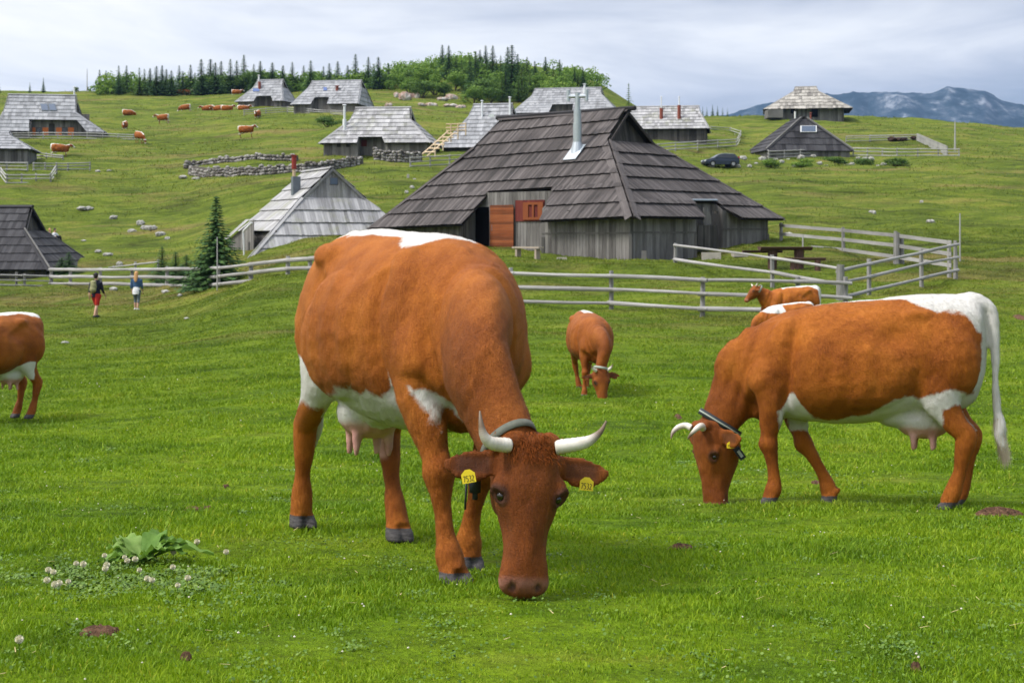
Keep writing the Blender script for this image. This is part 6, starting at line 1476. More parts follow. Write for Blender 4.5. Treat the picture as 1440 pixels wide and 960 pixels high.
def conifer_meshes(H, Rb, levels, per, seed, mat, sz=.32, bare=.05):
    rs = random.Random(seed); V = []; Fc = []; rn = []
    for i in range(levels):
        t = (i+.5)/levels; z = H*(bare+(1-bare)*t); rad = Rb*(1-t)**.97*rs.uniform(.70, 1.12)+.012*H; nb_ = max(5, int(per*(1-t*.35))); ph = rs.random()*6.28
        for b in range(nb_):
            a = ph+b/nb_*6.283+rs.uniform(-.25, .25); rl = rad*rs.uniform(.6, 1.15); ns = max(2, int(rl/(sz*.55)))
            ca, sa = math.cos(a), math.sin(a)
            for k in range(ns):
                q = (k+.6)/ns; r_ = rl*q; zz = z-r_*.28+.10*rl*q*q*1.2; s_ = sz*(1.05-.45*q)*rs.uniform(.7, 1.25)*(1-.5*t)
                c_ = Vector((ca*r_, sa*r_, zz)); u_ = Vector((-sa, ca, rs.uniform(-.4, .4)))*s_*.55; f_ = Vector((ca, sa, -.35+rs.uniform(-.3, .3)))*s_*.8; dn = Vector((0, 0, -s_*.35))
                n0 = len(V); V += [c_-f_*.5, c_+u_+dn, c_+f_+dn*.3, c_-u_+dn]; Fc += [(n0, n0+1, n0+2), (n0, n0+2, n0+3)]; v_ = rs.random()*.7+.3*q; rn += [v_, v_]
    for k in range(6): n0 = len(V); a = k; V += [Vector((0, 0, H*1.01)), Vector((math.cos(a)*.07*H/6, math.sin(a)*.07*H/6, H*.93)), Vector((math.cos(a+1)*.07*H/6, math.sin(a+1)*.07*H/6, H*.92))]; Fc.append((n0, n0+1, n0+2)); rn.append(.5)
    me = bpy.data.meshes.new('crown'); me.from_pydata(V, [], Fc); at = me.attributes.new('rnd', 'FLOAT', 'FACE'); at.data.foreach_set('value', rn); me.materials.append(mat)
    mb = MB(); mb.tube((0, 0, -.4), (0, 0, H*.95), H*.016+.03, .015, n=7, segs=3, rough=.1); tr = mb.mesh('trunk', M['bark']); return me, tr
def bush_meshes(Rx, H, seed, mat, nleaf=1500, sz=.28, trunk=.25, lobes=9):
    rs = random.Random(seed); L = [(Vector((rs.uniform(-.55, .55)*Rx, rs.uniform(-.5, .5)*Rx, H*rs.uniform(.25, .78))), Rx*rs.uniform(.30, .55), H*rs.uniform(.16, .28)) for _ in range(lobes)]; L.append((Vector((0, 0, H*.78)), Rx*.4, H*.2))
    V = []; Fc = []; rn = []
    for _ in range(nleaf):
        c, rx, rz = rs.choice(L); d = Vector((rs.gauss(0, 1), rs.gauss(0, 1), rs.gauss(0, 1))).normalized(); r_ = rs.uniform(.55, 1.08); p_ = c+Vector((d.x*rx, d.y*rx, d.z*rz))*r_
        if p_.z < .02*H: continue
        n_ = (d+Vector((rs.gauss(0, .5), rs.gauss(0, .5), rs.gauss(0, .5)))).normalized(); u_ = n_.orthogonal().normalized(); w_ = n_.cross(u_); s_ = sz*rs.uniform(.5, 1.2); an = rs.random()*3; uu = u_*math.cos(an)+w_*math.sin(an); ww = n_.cross(uu)
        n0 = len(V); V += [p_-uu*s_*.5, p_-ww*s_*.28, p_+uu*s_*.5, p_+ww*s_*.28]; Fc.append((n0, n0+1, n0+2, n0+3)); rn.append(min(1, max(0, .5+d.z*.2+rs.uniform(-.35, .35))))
    me = bpy.data.meshes.new('crown'); me.from_pydata(V, [], Fc); at = me.attributes.new('rnd', 'FLOAT', 'FACE'); at.data.foreach_set('value', rn); me.materials.append(mat)
    mb = MB()
    for c, rx, rz in L[:6]: mb.tube((0, 0, -.3), c, H*.025, H*.008, n=6)
    return me, mb.mesh('trunk', M['bark'])
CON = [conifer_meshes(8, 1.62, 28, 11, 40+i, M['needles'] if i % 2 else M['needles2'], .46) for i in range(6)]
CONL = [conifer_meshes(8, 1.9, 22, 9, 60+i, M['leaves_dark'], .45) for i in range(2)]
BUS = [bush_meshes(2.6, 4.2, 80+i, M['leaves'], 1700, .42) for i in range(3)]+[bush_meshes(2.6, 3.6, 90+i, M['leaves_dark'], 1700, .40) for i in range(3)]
def plant_tree(kind, px, top, base, label, group, d=None, idx=None, wide=1.0, cat='tree', name=None):
    d = D(px, base, 60) if d is None else d; g = G(px, d); hh_ = max(1.0, zat(top, d)-g.z)
    src, H0 = {'c': (CON, 8), 'l': (CONL, 8), 'b': (BUS, 4.2)}[kind]; cm_, tm = src[(idx if idx is not None else random.randrange(len(src))) % len(src)]
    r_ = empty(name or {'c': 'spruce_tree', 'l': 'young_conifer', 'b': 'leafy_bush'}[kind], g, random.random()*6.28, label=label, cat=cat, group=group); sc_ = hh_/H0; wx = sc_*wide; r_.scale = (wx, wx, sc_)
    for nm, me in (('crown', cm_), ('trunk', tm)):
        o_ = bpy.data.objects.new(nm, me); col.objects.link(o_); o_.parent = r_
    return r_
solo = [('c', -2, 110, 133, 'dark spruce cut by the left edge on the skyline'), ('c', 42, 116, 132, 'small dark spruce on the skyline above the hut with orange shutters'), ('c', 61, 109, 132, 'pointed spruce on the skyline right of another above the orange shuttered hut'), ('b', 107, 121, 133, 'low dark bush on the skyline left of the aerial mast')]
for k_, px, t_, b_, lb in solo: plant_tree(k_, px, t_, b_, lb, None, d=266, idx=4 if k_ == 'b' else None)
row = [('c', 140, 98), ('c', 149, 99), ('b', 155, 113), ('c', 167, 92), ('l', 173, 106), ('c', 178, 92), ('b', 186, 121), ('l', 196, 95), ('l', 203, 97), ('c', 211, 96), ('c', 220, 93), ('c', 228, 92), ('c', 234, 97), ('c', 241, 99), ('c', 252, 92), ('c', 257, 100), ('c', 268, 91), ('l', 274, 102), ('c', 283, 83), ('b', 289, 104), ('c', 296, 83), ('c', 303, 88), ('c', 311, 86), ('b', 317, 100), ('c', 324, 83),
       ('c', 333, 85), ('c', 343, 77), ('b', 350, 96), ('c', 357, 90), ('c', 366, 86), ('b', 374, 98), ('c', 383, 88), ('b', 391, 99), ('c', 398, 92), ('c', 411, 87), ('b', 419, 103), ('c', 427, 92), ('c', 437, 85), ('b', 446, 100)]
for i, (k_, px, t_) in enumerate(row):
    dd_ = random.uniform(257, 271); nm = {'c': 'dark spruce', 'l': 'lighter young conifer', 'b': 'leafy green bush'}[k_]
    plant_tree(k_, px, t_, 130, '%s in the dense ridge row, %s plant from the row\'s left end' % (nm, ORD[i]), 'dense row of spruces on the left ridge', d=dd_, idx=i, wide=random.uniform(1.25, 2.1) if k_ != 'b' else 1.3)
row2 = [('c', 455, 93), ('c', 463, 89), ('c', 475, 86), ('b', 482, 104), ('c', 489, 92), ('c', 500, 76), ('b', 508, 102), ('c', 518, 80), ('c', 526, 90), ('c', 532, 80), ('b', 540, 104), ('c', 546, 90)]
for i, (k_, px, t_) in enumerate(row2):
    nm = {'c': 'dark spruce', 'l': 'lighter conifer', 'b': 'leafy green bush'}[k_]
    plant_tree(k_, px, t_, 124, '%s behind the two upper huts, %s plant from the left there' % (nm, ORD[i]), 'spruces behind the two upper huts', d=random.uniform(262, 272), idx=i+1, wide=random.uniform(1.3, 2.0))
kn = [('b', 565, 104, 122), ('b', 582, 95, 118), ('b', 600, 93, 125), ('b', 612, 103, 134), ('c', 622, 63, 108), ('c', 631, 64, 112), ('b', 594, 108, 136), ('b', 640, 100, 126), ('b', 576, 110, 130), ('l', 660, 77, 120), ('b', 650, 92, 118), ('c', 662, 86, 136), ('b', 676, 104, 142), ('c', 675, 70, 104), ('c', 683, 64, 108), ('c', 693, 64, 112), ('b', 700, 100, 138), ('c', 698, 86, 122), ('c', 714, 66, 120), ('c', 720, 63, 136), ('b', 706, 88, 108), ('l', 734, 92, 142), ('l', 706, 106, 144), ('b', 746, 94, 122), ('b', 757, 104, 130), ('c', 767, 80, 118), ('c', 787, 84, 120), ('b', 776, 112, 128), ('l', 745, 100, 132), ('b', 733, 84, 104), ('l', 801, 103, 124), ('c', 820, 96, 124), ('l', 813, 100, 123), ('c', 840, 107, 124), ('b', 690, 118, 146), ('b', 625, 112, 134), ('b', 548, 112, 126), ('b', 794, 114, 126), ('l', 752, 92, 116), ('b', 666, 120, 146), ('l', 590, 90, 116), ('l', 606, 86, 112), ('c', 641, 78, 112), ('l', 649, 84, 118), ('c', 669, 72, 112), ('l', 704, 78, 118), ('c', 728, 76, 124), ('l', 741, 80, 122), ('c', 752, 86, 126), ('l', 778, 92, 124), ('c', 711, 92, 140), ('l', 729, 108, 144), ('c', 808, 94, 122)]
for i, (k_, px, t_, b_) in enumerate(sorted(kn, key=lambda q: q[1])):
    nm = {'c': 'dark spruce', 'l': 'light green conifer', 'b': 'bright green bush'}[k_]
    plant_tree(k_, px, t_, b_, ('%s on the wooded knoll, %s from its left side' % (nm, ORD[i]) if i < 40 else '%s on the wooded knoll, %s from its right side' % (nm, ORD[len(kn)-1-i])), 'trees and bushes on the wooded knoll', idx=i, wide=1.2 if k_ == 'b' else 1.65)
def thicket():
    V = []; Fc = []; rn = []; rs = random.Random(12)
    def clump(x, y, rx, hh, n, sz):
        z0 = float(gz(x, y)); br = rs.random()*.5
        for _ in range(n):
            dv = Vector((rs.gauss(0, 1), rs.gauss(0, 1), rs.gauss(0, 1))).normalized(); r_ = rs.uniform(.6, 1.05); p_ = Vector((x+dv.x*rx*r_, y+dv.y*rx*r_, z0+hh*.45+dv.z*hh*.55*r_)); n_ = (dv+Vector((rs.gauss(0, .5), rs.gauss(0, .5), rs.gauss(0, .5)))).normalized(); u_ = n_.orthogonal().normalized()*sz*rs.uniform(.4, 1); w_ = n_.cross(u_)*.7
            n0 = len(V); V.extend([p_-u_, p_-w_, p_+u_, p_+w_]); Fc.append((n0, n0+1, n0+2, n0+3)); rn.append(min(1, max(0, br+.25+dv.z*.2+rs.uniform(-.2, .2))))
    for _ in range(330):
        px = rs.uniform(552, 845); d = rs.uniform(232, 318); z = float(gz(tx(px)*d, d)); row = HZ-z/d*F
        edge_ = 138-abs(px-690)*.04
        if row > edge_ or (px < 662 and row > 122+14*vnoise(px*.05, 3)) or (px > 800 and rs.random() < .5) or row < 91+abs(px-655)*.10: continue
        clump(tx(px)*d, d, rs.uniform(1.2, 2.6), rs.uniform(1.4, 3.6), 120, .32)
    for _ in range(190):
        px = rs.uniform(136, 552); d = rs.uniform(262, 276); clump(tx(px)*d, d, rs.uniform(.8, 2.2), rs.uniform(.9, 4.2), 90, .32)
    me = bpy.data.meshes.new('thicket'); me.from_pydata(V, [], Fc); at = me.attributes.new('rnd', 'FLOAT', 'FACE'); at.data.foreach_set('value', rn); me.materials.append(M['leaves']); o_ = bpy.data.objects.new('thicket', me); col.objects.link(o_); tag(o_, 'low green thicket of bushes covering the knoll and the foot of the ridge trees', 'thicket', kind='stuff')
thicket()
plant_tree('l', 884, 117, 160, 'slender light green larch right of the wide hut roof', None, d=176, idx=0, wide=.85)
for i, (px, t_) in enumerate(((988, 150), (994, 151), (1002, 147), (1009, 149), (1016, 151), (1023, 152))):
    plant_tree('c' if i in (2, 3) else 'l', px, t_, 166, 'small conifer in the short row on the right crest, %s from left' % ORD[i], 'small conifers on the right crest', d=226)
# young spruce in front of the pale hut
cm_, tm = conifer_meshes(3.1, 1.12, 36, 19, 5, M['needles2'], .24, .02)
r_ = empty('spruce_tree', G(304, 64), label='young green spruce standing left of the pale hut behind the fence', cat='tree')
hh_ = zat(275, 64)-r_.location.z; r_.scale = (hh_/3.1*1.1, hh_/3.1*1.1, hh_/3.1)
for nm, me in (('crown', cm_), ('trunk', tm)): o_ = bpy.data.objects.new(nm, me); col.objects.link(o_); o_.parent = r_
cm2, tm2 = conifer_meshes(3.1, 1.0, 24, 16, 6, M['needles2'], .26, .02)
for px, t_, d, lb in ((228, 346, 73, 'small dark bushy spruce behind the left fence near the second walker'), (247, 354, 72, 'low yellowish spruce bush right of the small bushy spruce'), (283, 356, 66, 'low spruce bush just left of the young spruce'), (262, 358, 69, 'lowest spruce bush between its two neighbours behind the fence'), (97, 354, 83, 'green bush between the black hut and the left fence'), (87, 362, 82, 'low green bush beside the black hut corner post')):
    g = G(px, d); r_ = empty('spruce_bush', g, random.random()*6, label=lb, cat='bush'); hh_ = max(.6, zat(t_, d)-g.z); w_ = max(hh_/3.1, .85) ; r_.scale = (w_*1.25, w_*1.25, hh_/3.1)
    for nm, me in (('crown', cm2), ('trunk', tm2)): o_ = bpy.data.objects.new(nm, me); col.objects.link(o_); o_.parent = r_
plant_tree('b', 461, 160, 180, 'round dark green bush left of the grey hut with the white pipe', None, idx=3, wide=1.6)
plant_tree('b', 1260, 226, 232, 'low green shrub at the right end of the row of small rocks', None, idx=4, wide=2.5)
for i, (px, py) in enumerate(((1020, 231), (1085, 233), (1130, 234), (1175, 233), (1215, 232))): plant_tree('b', px, py-7, py+1, 'low green weeds below the right enclosure, %s clump from left' % ORD[i], 'weed clumps below the right enclosure', idx=i, wide=2.2, cat='weeds', name='weed_clump')

# ================================================================== car
def car():
    px, py = 1013, 232; d = D(px, py, 60); g = G(px, d); yaw = math.radians(180+14); r_ = empty('car', g, yaw, label='dark blue hatchback car parked on the grass right of the centre', cat='car')
    sc_ = 51/F*d/4.15; r_.scale = (sc_,)*3
    M['car_paint'] = mat_simple('dark blue car paint', (.02, .03, .055), .25, .6, .1); M['tyre'] = mat_simple('tyre rubber', (.02, .02, .02), .8); M['rim'] = mat_simple('alloy wheel', (.45, .45, .46), .35, .5, .1, 6, .6); M['lamp_glass'] = mat_simple('headlamp glass', (.6, .62, .65), .1, .8); M['tail_lamp'] = mat_simple('tail lamp', (.35, .02, .02), .2, .6)
    def prof(mb, pts, w0, w1, rnd=.5):
        """side profile (x,z,half width)"""
        n = len(pts); vs = [(x, wv, z) for x, z, wv in pts]+[(x, -wv, z) for x, z, wv in pts]; fs = [tuple(range(n)), tuple(range(2*n-1, n-1, -1))]+[(i, n+i, n+(i+1) % n, (i+1) % n) for i in range(n)]
        mb.add(vs, fs)
    mb = MB(); prof(mb, [(2.05, .32, .72), (2.08, .60, .76), (1.95, .80, .76), (1.05, .98, .80), (-1.95, 1.02, .80), (-2.04, .75, .80), (-2.02, .32, .76), (-1.62, .30, .82), (-1.55, .58, .83), (-1.25, .70, .84), (-.95, .58, .84), (-.88, .28, .84), (.88, .28, .84), (.95, .58, .84), (1.25, .70, .84), (1.55, .58, .83), (1.62, .30, .80)], 0, 0)
    b = mb.build('body', M['car_paint'], r_)
    mb = MB(); prof(mb, [(1.0, .96, .72), (.25, 1.42, .58), (-.2, 1.50, .56), (-1.55, 1.47, .56), (-1.95, 1.0, .70)], 0, 0); gh = mb.build('cabin', M['car_paint'], r_)
    for s_ in (1, -1):
        def sp(x, z): t = (z-.96)/.5; return Vector((x, (.722-.15*t)*s_, z))
        for q, nm in (([(.80, 1.03), (.28, 1.36), (-.28, 1.42), (-.28, 1.03)], 'side_window'), ([(-.36, 1.03), (-.36, 1.42), (-1.1, 1.41), (-1.1, 1.03)], 'side_window'), ([(-1.18, 1.05), (-1.18, 1.40), (-1.5, 1.38), (-1.7, 1.08)], 'side_window')):
            P = [sp(x, z)+Vector((0, .012*s_, 0)) for x, z in q]; mb = MB(); mb.prism(P, [p_+Vector((0, .012*s_, 0)) for p_ in P]); mb.build(nm, M['glass'], gh)
        mb = MB(); mb.box((2.02, .55*s_, .68), (.12, .30, .16)); mb.build('headlight', M['lamp_glass'], r_)
        mb = MB(); mb.box((-1.99, .68*s_, 1.05), (.14, .16, .34)); mb.build('tail_light', M['tail_lamp'], r_)
        mb = MB(); mb.box((.75, .88*s_, 1.02), (.14, .16, .12)); mb.build('mirror', M['car_paint'], r_)
        for x in (1.25, -1.25):
            mb = MB(); mb.tube((x, .66*s_, .33), (x, .86*s_, .33), .33, n=20); wo = mb.build('wheel', M['tyre'], r_); mb = MB(); mb.tube((x, .84*s_, .33), (x, .875*s_, .33), .21, .19, n=16); mb.build('rim', M['rim'], wo)
    P = [Vector((1.0, y, .985)) for y in (-.62, .62)]+[Vector((.30, y, 1.40)) for y in (.52, -.52)]; n_ = Vector((.5, 0, .8)); mb = MB(); mb.prism([p_+n_*.01 for p_ in P], [p_+n_*.03 for p_ in P]); mb.build('windscreen', M['glass'], gh)
    mb = MB(); mb.box((2.09, 0, .45), (.04, 1.1, .18)); mb.build('grille', M['tyre'], r_)
    mb = MB()
    for s_ in (1, -1): mb.tube((.1, .5*s_, 1.53), (-1.4, .5*s_, 1.52), .02, n=6)
    mb.build('roof_rails', M['steel'], r_)
car()

# ================================================================== picnic table
def half_log(name, root, c, L_, w_, t_, mat, taper=.05, rot=0):
    mb = MB(); n = 10; ring = [(-w_/2, t_*.35), (w_/2, t_*.35)]+[(w_/2*math.cos(-a), t_*.35+t_*math.sin(-a)*.9) for a in np.linspace(.15, math.pi-.15, 8)]
    vs = []; 
    for x in np.linspace(-L_/2, L_/2, 7):
        j = 1+random.uniform(-.04, .04)-(abs(x)/(L_/2))**6*.12
        for y, z in ring: vs.append(Vector((x, y*j, z)))
    m = len(ring); fs = [(i*m+k, i*m+(k+1) % m, (i+1)*m+(k+1) % m, (i+1)*m+k) for i in range(6) for k in range(m)]+[tuple(range(m))[::-1], tuple(range(6*m, 7*m))]
    Rm = Matrix.Rotation(rot, 3, 'Z'); mb.add([Rm @ v+Vector(c) for v in vs], fs, random.random()); return mb.build(name, M[mat], root)
d = 56.0; g = G(1104, d); pt = empty('picnic_table', g, label='massive dark half log picnic table with benches beside the dark hut', cat='picnic table'); zt_ = zat(349, d)-g.z; zs = zat(364, d-1.0)-g.z; zs2 = zat(354, d+1)-g.z
half_log('tabletop', pt, (0, 0, zt_), 2.05, .75, .16, 'wood_table', rot=.05)
half_log('bench_seat', pt, (.62, -.85, zs), 1.6, .30, .13, 'wood_table', rot=.12); half_log('bench_seat', pt, (-.75, .85, zs2+.02), 1.6, .30, .12, 'wood_table', rot=.05)
for x in (-.5, .55):
    mb = MB(); mb.tube((x, 0, -.2), (x, 0, zt_-.05), .17, .2, n=10, rnd=.2, rough=.08); mb.build('leg', M['wood_table'], pt)
for x in (.15, 1.1): mb = MB(); mb.tube((x, -.85, -.2), (x, -.85, zs-.05), .12, n=8, rnd=.2); mb.build('leg', M['wood_table'], pt)

# ================================================================== people
M['skin'] = mat_simple('skin', (.55, .32, .22), .6, .3, .1); M['navy'] = mat_simple('dark navy cloth', (.018, .018, .035), .85, .15); M['red_cloth'] = mat_simple('red shorts cloth', (.42, .03, .02), .85, .15); M['pack'] = mat_simple('grey green rucksack', (.28, .27, .14), .8, .2); M['shoe'] = mat_simple('dark shoes', (.02, .02, .025), .7)
M['hair_dark'] = mat_simple('dark hair', (.02, .015, .012), .6, .3, .3, 60); M['hair_blond'] = mat_simple('light reddish blond hair', (.50, .27, .11), .6, .3, .3, 60); M['denim'] = mat_simple('blue denim', (.05, .10, .20), .85, .15); M['white_cloth'] = mat_simple('white cloth', (.7, .7, .72), .85, .15); M['grey_leg'] = mat_simple('grey leggings', (.11, .14, .16), .85, .15); M['black_cloth'] = mat_simple('black cloth', (.012, .012, .015), .85, .15)
def limb(mb, pts, n=12): loft(mb, [(p[0], p[1], p[2], p[3], p[3]*1.05, p[3]*1.05) for p in pts], lat=(0, 1, 0), n=n, sub=3)
def person(px, py, d, head, label, H, stride, cfg):
    """x forward, y left, feet on 0. body one fused mesh, clothes fused shells over it"""
    g = G(px, d); r_ = empty('person', g, math.atan2(head[1], head[0]), label=label, cat='person'); s_ = H/1.75; r_.scale = (s_,)*3
    def legs(mb, f=1.0, lo=0.0, hi=.95):
        for sd_, st_ in ((1, stride), (-1, -stride)):
            hipx, ky = 0, .10*sd_; ft = st_*.34; kn_ = st_*.20+.05
            pts = [(0, ky, .93, .095*f), (kn_*.5, ky, .72, .082*f), (kn_, ky, .50, .058*f), (kn_*.6+ft*.4-.02, ky, .33, .056*f), (ft-.02, ky, .10, .040*f)]
            pts = [p for p in pts if lo-.06 <= p[2] <= hi]; limb(mb, pts)
            if lo < .05: loft(mb, [(ft-.06, ky, .05, .035, .045, .04), (ft+.02, ky, .05, .042, .045, .04), (ft+.12, ky, .035, .042, .025, .03), (ft+.18, ky, .03, .03, .015, .025)], lat=(0, 1, 0), n=10, sub=2)
    def torso(mb, f=1.0, z0=.88, z1=1.47):
        A_ = [(0, 0, .88, .165, .105, .11), (0, 0, 1.02, .145, .10, .10), (.01, 0, 1.20, .165, .115, .11), (.01, 0, 1.36, .19, .115, .115), (0, 0, 1.45, .13, .075, .085), (0, 0, 1.49, .06, .055, .06)]
        loft(mb, [(a[0], a[1], a[2], a[3]*f, a[4]*f, a[5]*f) for a in A_ if z0 <= a[2] <= z1+.04], lat=(0, 1, 0), n=18, sub=3)
    def arms(mb, f=1.0, part=1.0):
        for sd_, st_ in ((1, -stride), (-1, stride)):
            e = st_*.10; hnd = st_*.22+.10; P = [(0, .19*sd_, 1.40, .055*f), (e*.5, .225*sd_, 1.25, .046*f), (e, .235*sd_, 1.10, .040*f), (e+hnd*.5, .225*sd_, .98, .034*f), (e+hnd, .21*sd_, .88, .026*f)]
            limb(mb, P if part >= 1 else P[:4]); 
            if f == 1.0 and part >= 1:
                hx, hy, hz_ = e+hnd, .21*sd_, .88; loft(mb, [(hx, hy, hz_, .018, .035, .03), (hx+.02, hy, hz_-.05, .018, .042, .035), (hx+.02, hy, hz_-.09, .014, .036, .03)], lat=(0, 1, 0), n=10, sub=2)
                for k in range(4): limb(mb, [(hx-.015+k*.018, hy, hz_-.08, .009), (hx-.01+k*.018, hy-.004*sd_, hz_-.13-.006*(k in (1, 2)), .008), (hx-.005+k*.018, hy-.014*sd_, hz_-.16-.01*(k in (1, 2)), .006)], n=6)
                limb(mb, [(hx+.04, hy-.005, hz_-.03, .011), (hx+.065, hy-.012*sd_, hz_-.07, .009), (hx+.07, hy-.02*sd_, hz_-.10, .007)], n=6)
    mb = MB(); torso(mb); legs(mb, 1.0, 0); arms(mb)
    loft(mb, [(0, 0, 1.45, .052, .052, .052), (.01, 0, 1.53, .052, .055, .055), (.015, 0, 1.56, .055, .06, .06)], lat=(0, 1, 0), n=12, sub=2)
    ellip(mb, (.015, 0, 1.655), (.098, .077, .118), n=18); ellip(mb, (.045, 0, 1.60), (.06, .055, .06), n=12); ellip(mb, (.118, 0, 1.645), (.016, .012, .022)); ellip(mb, (.10, 0, 1.603), (.012, .022, .008))
    for s2 in (1, -1): ellip(mb, (.01, .078*s2, 1.65), (.02, .012, .032))
    me = remesh(mb, .011, 'person_body'); V = get_co(me); V = smooth_co(me, V, np.full(len(V), .4), 2); me.vertices.foreach_set('co', V.astype(np.float32).ravel()); me.materials.append(M['skin']); me.polygons.foreach_set('use_smooth', [True]*len(me.polygons)); me.update()
    o_ = bpy.data.objects.new('body', me); col.objects.link(o_); o_.parent = r_
    def shell(name, mat, fn, vox=.014):
        mb = MB(); fn(mb); me = remesh(mb, vox, name); V = get_co(me); V = smooth_co(me, V, np.full(len(V), .4), 2); N = get_no(me); V = V+N*(pnoise3(V, 9, 2)*.018)[:, None]
        me.vertices.foreach_set('co', V.astype(np.float32).ravel()); me.materials.append(M[mat]); me.polygons.foreach_set('use_smooth', [True]*len(me.polygons)); me.update(); o2 = bpy.data.objects.new(name, me); col.objects.link(o2); o2.parent = r_; return o2
    for s2 in (1, -1):
        mb = MB(); ellip(mb, (.098, .03*s2, 1.668), (.01, .011, .008), n=10); mb.build('eye', M['eye'], r_, True)
    cfg(shell, torso, legs, arms, r_); return r_
def cfg_man(shell, torso, legs, arms, r_):
    shell('jacket', 'navy', lambda mb: (torso(mb, 1.14, .95), arms(mb, 1.28, .5), loft(mb, [(0, 0, .80, .20, .13, .13), (0, 0, .95, .19, .125, .125), (0, 0, 1.05, .175, .12, .12)], lat=(0, 1, 0), n=16)))
    shell('shorts', 'red_cloth', lambda mb: (legs(mb, 1.3, .52, .95), loft(mb, [(0, 0, .80, .17, .12, .12), (0, 0, .90, .17, .12, .12), (0, 0, .96, .15, .11, .11)], lat=(0, 1, 0), n=16)))
    shell('hair', 'hair_dark', lambda mb: (ellip(mb, (-.005, 0, 1.69), (.105, .088, .105), n=16), ellip(mb, (-.04, 0, 1.64), (.07, .08, .09))))
    bp = shell('backpack', 'pack', lambda mb: (ellip(mb, (-.20, 0, 1.24), (.11, .135, .24), n=16), ellip(mb, (-.22, 0, 1.12), (.12, .14, .13)), ellip(mb, (-.20, 0, 1.40), (.09, .12, .08))))
    mb = MB()
    for s2 in (1, -1):
        pts = [(-.10, .10*s2, 1.44), (.02, .11*s2, 1.49), (.13, .11*s2, 1.38), (.13, .12*s2, 1.20), (-.05, .17*s2, 1.08)]
        for a, b in zip(pts[:-1], pts[1:]): mb.tube(a, b, .02, n=6)
    mb.build('strap', M['black_cloth'], bp)
    for s2, st_ in ((1, cfg_man.st), (-1, -cfg_man.st)):
        mb = MB(); ft = st_*.34; loft(mb, [(ft-.09, .10*s2, .045, .045, .05, .045), (ft+.0, .10*s2, .055, .050, .065, .055), (ft+.12, .10*s2, .04, .05, .035, .04), (ft+.20, .10*s2, .03, .035, .02, .03)], lat=(0, 1, 0), n=12, sub=3); mb.build('shoe', M['shoe'], r_, True)
cfg_man.st = .75
person(135, 451, 57.5, (.25, .97), 'person in dark jacket and red shorts with a rucksack walking away before the left fence', 1.80, .75, cfg_man)
def cfg_woman(shell, torso, legs, arms, r_):
    shell('jacket', 'denim', lambda mb: (torso(mb, 1.12, 1.0), arms(mb, 1.3, .5)))
    shell('leggings', 'grey_leg', lambda mb: (legs(mb, 1.16, .20, .95), loft(mb, [(0, 0, .80, .17, .12, .12), (0, 0, .90, .165, .12, .12), (0, 0, .98, .15, .10, .10)], lat=(0, 1, 0), n=16)))
    shell('tied_cloth', 'white_cloth', lambda mb: (loft(mb, [(-.02, 0, .72, .17, .14, .17), (-.02, 0, .85, .19, .14, .17), (-.01, 0, .98, .165, .12, .13), (0, 0, 1.06, .155, .115, .12)], lat=(0, 1, 0), n=16)))
    shell('hair', 'hair_blond', lambda mb: (ellip(mb, (-.005, 0, 1.69), (.108, .09, .105), n=16), loft(mb, [(-.05, 0, 1.68, .09, .06, .06), (-.08, 0, 1.55, .095, .05, .05), (-.11, 0, 1.42, .085, .04, .04), (-.13, 0, 1.30, .05, .025, .025)], lat=(0, 1, 0), n=12)))
    for s2, st_ in ((1, .35), (-1, -.35)):
        mb = MB(); ft = st_*.34; loft(mb, [(ft-.08, .10*s2, .04, .04, .045, .04), (ft+.0, .10*s2, .05, .046, .055, .05), (ft+.12, .10*s2, .035, .045, .03, .035), (ft+.19, .10*s2, .03, .03, .02, .03)], lat=(0, 1, 0), n=12, sub=3); mb.build('shoe', M['white_cloth'], r_, True)
person(192, 441, 60.5, (.1, .99), 'person with long light hair, blue denim jacket and white cloth round the waist walking away', 1.62, .35, cfg_woman)
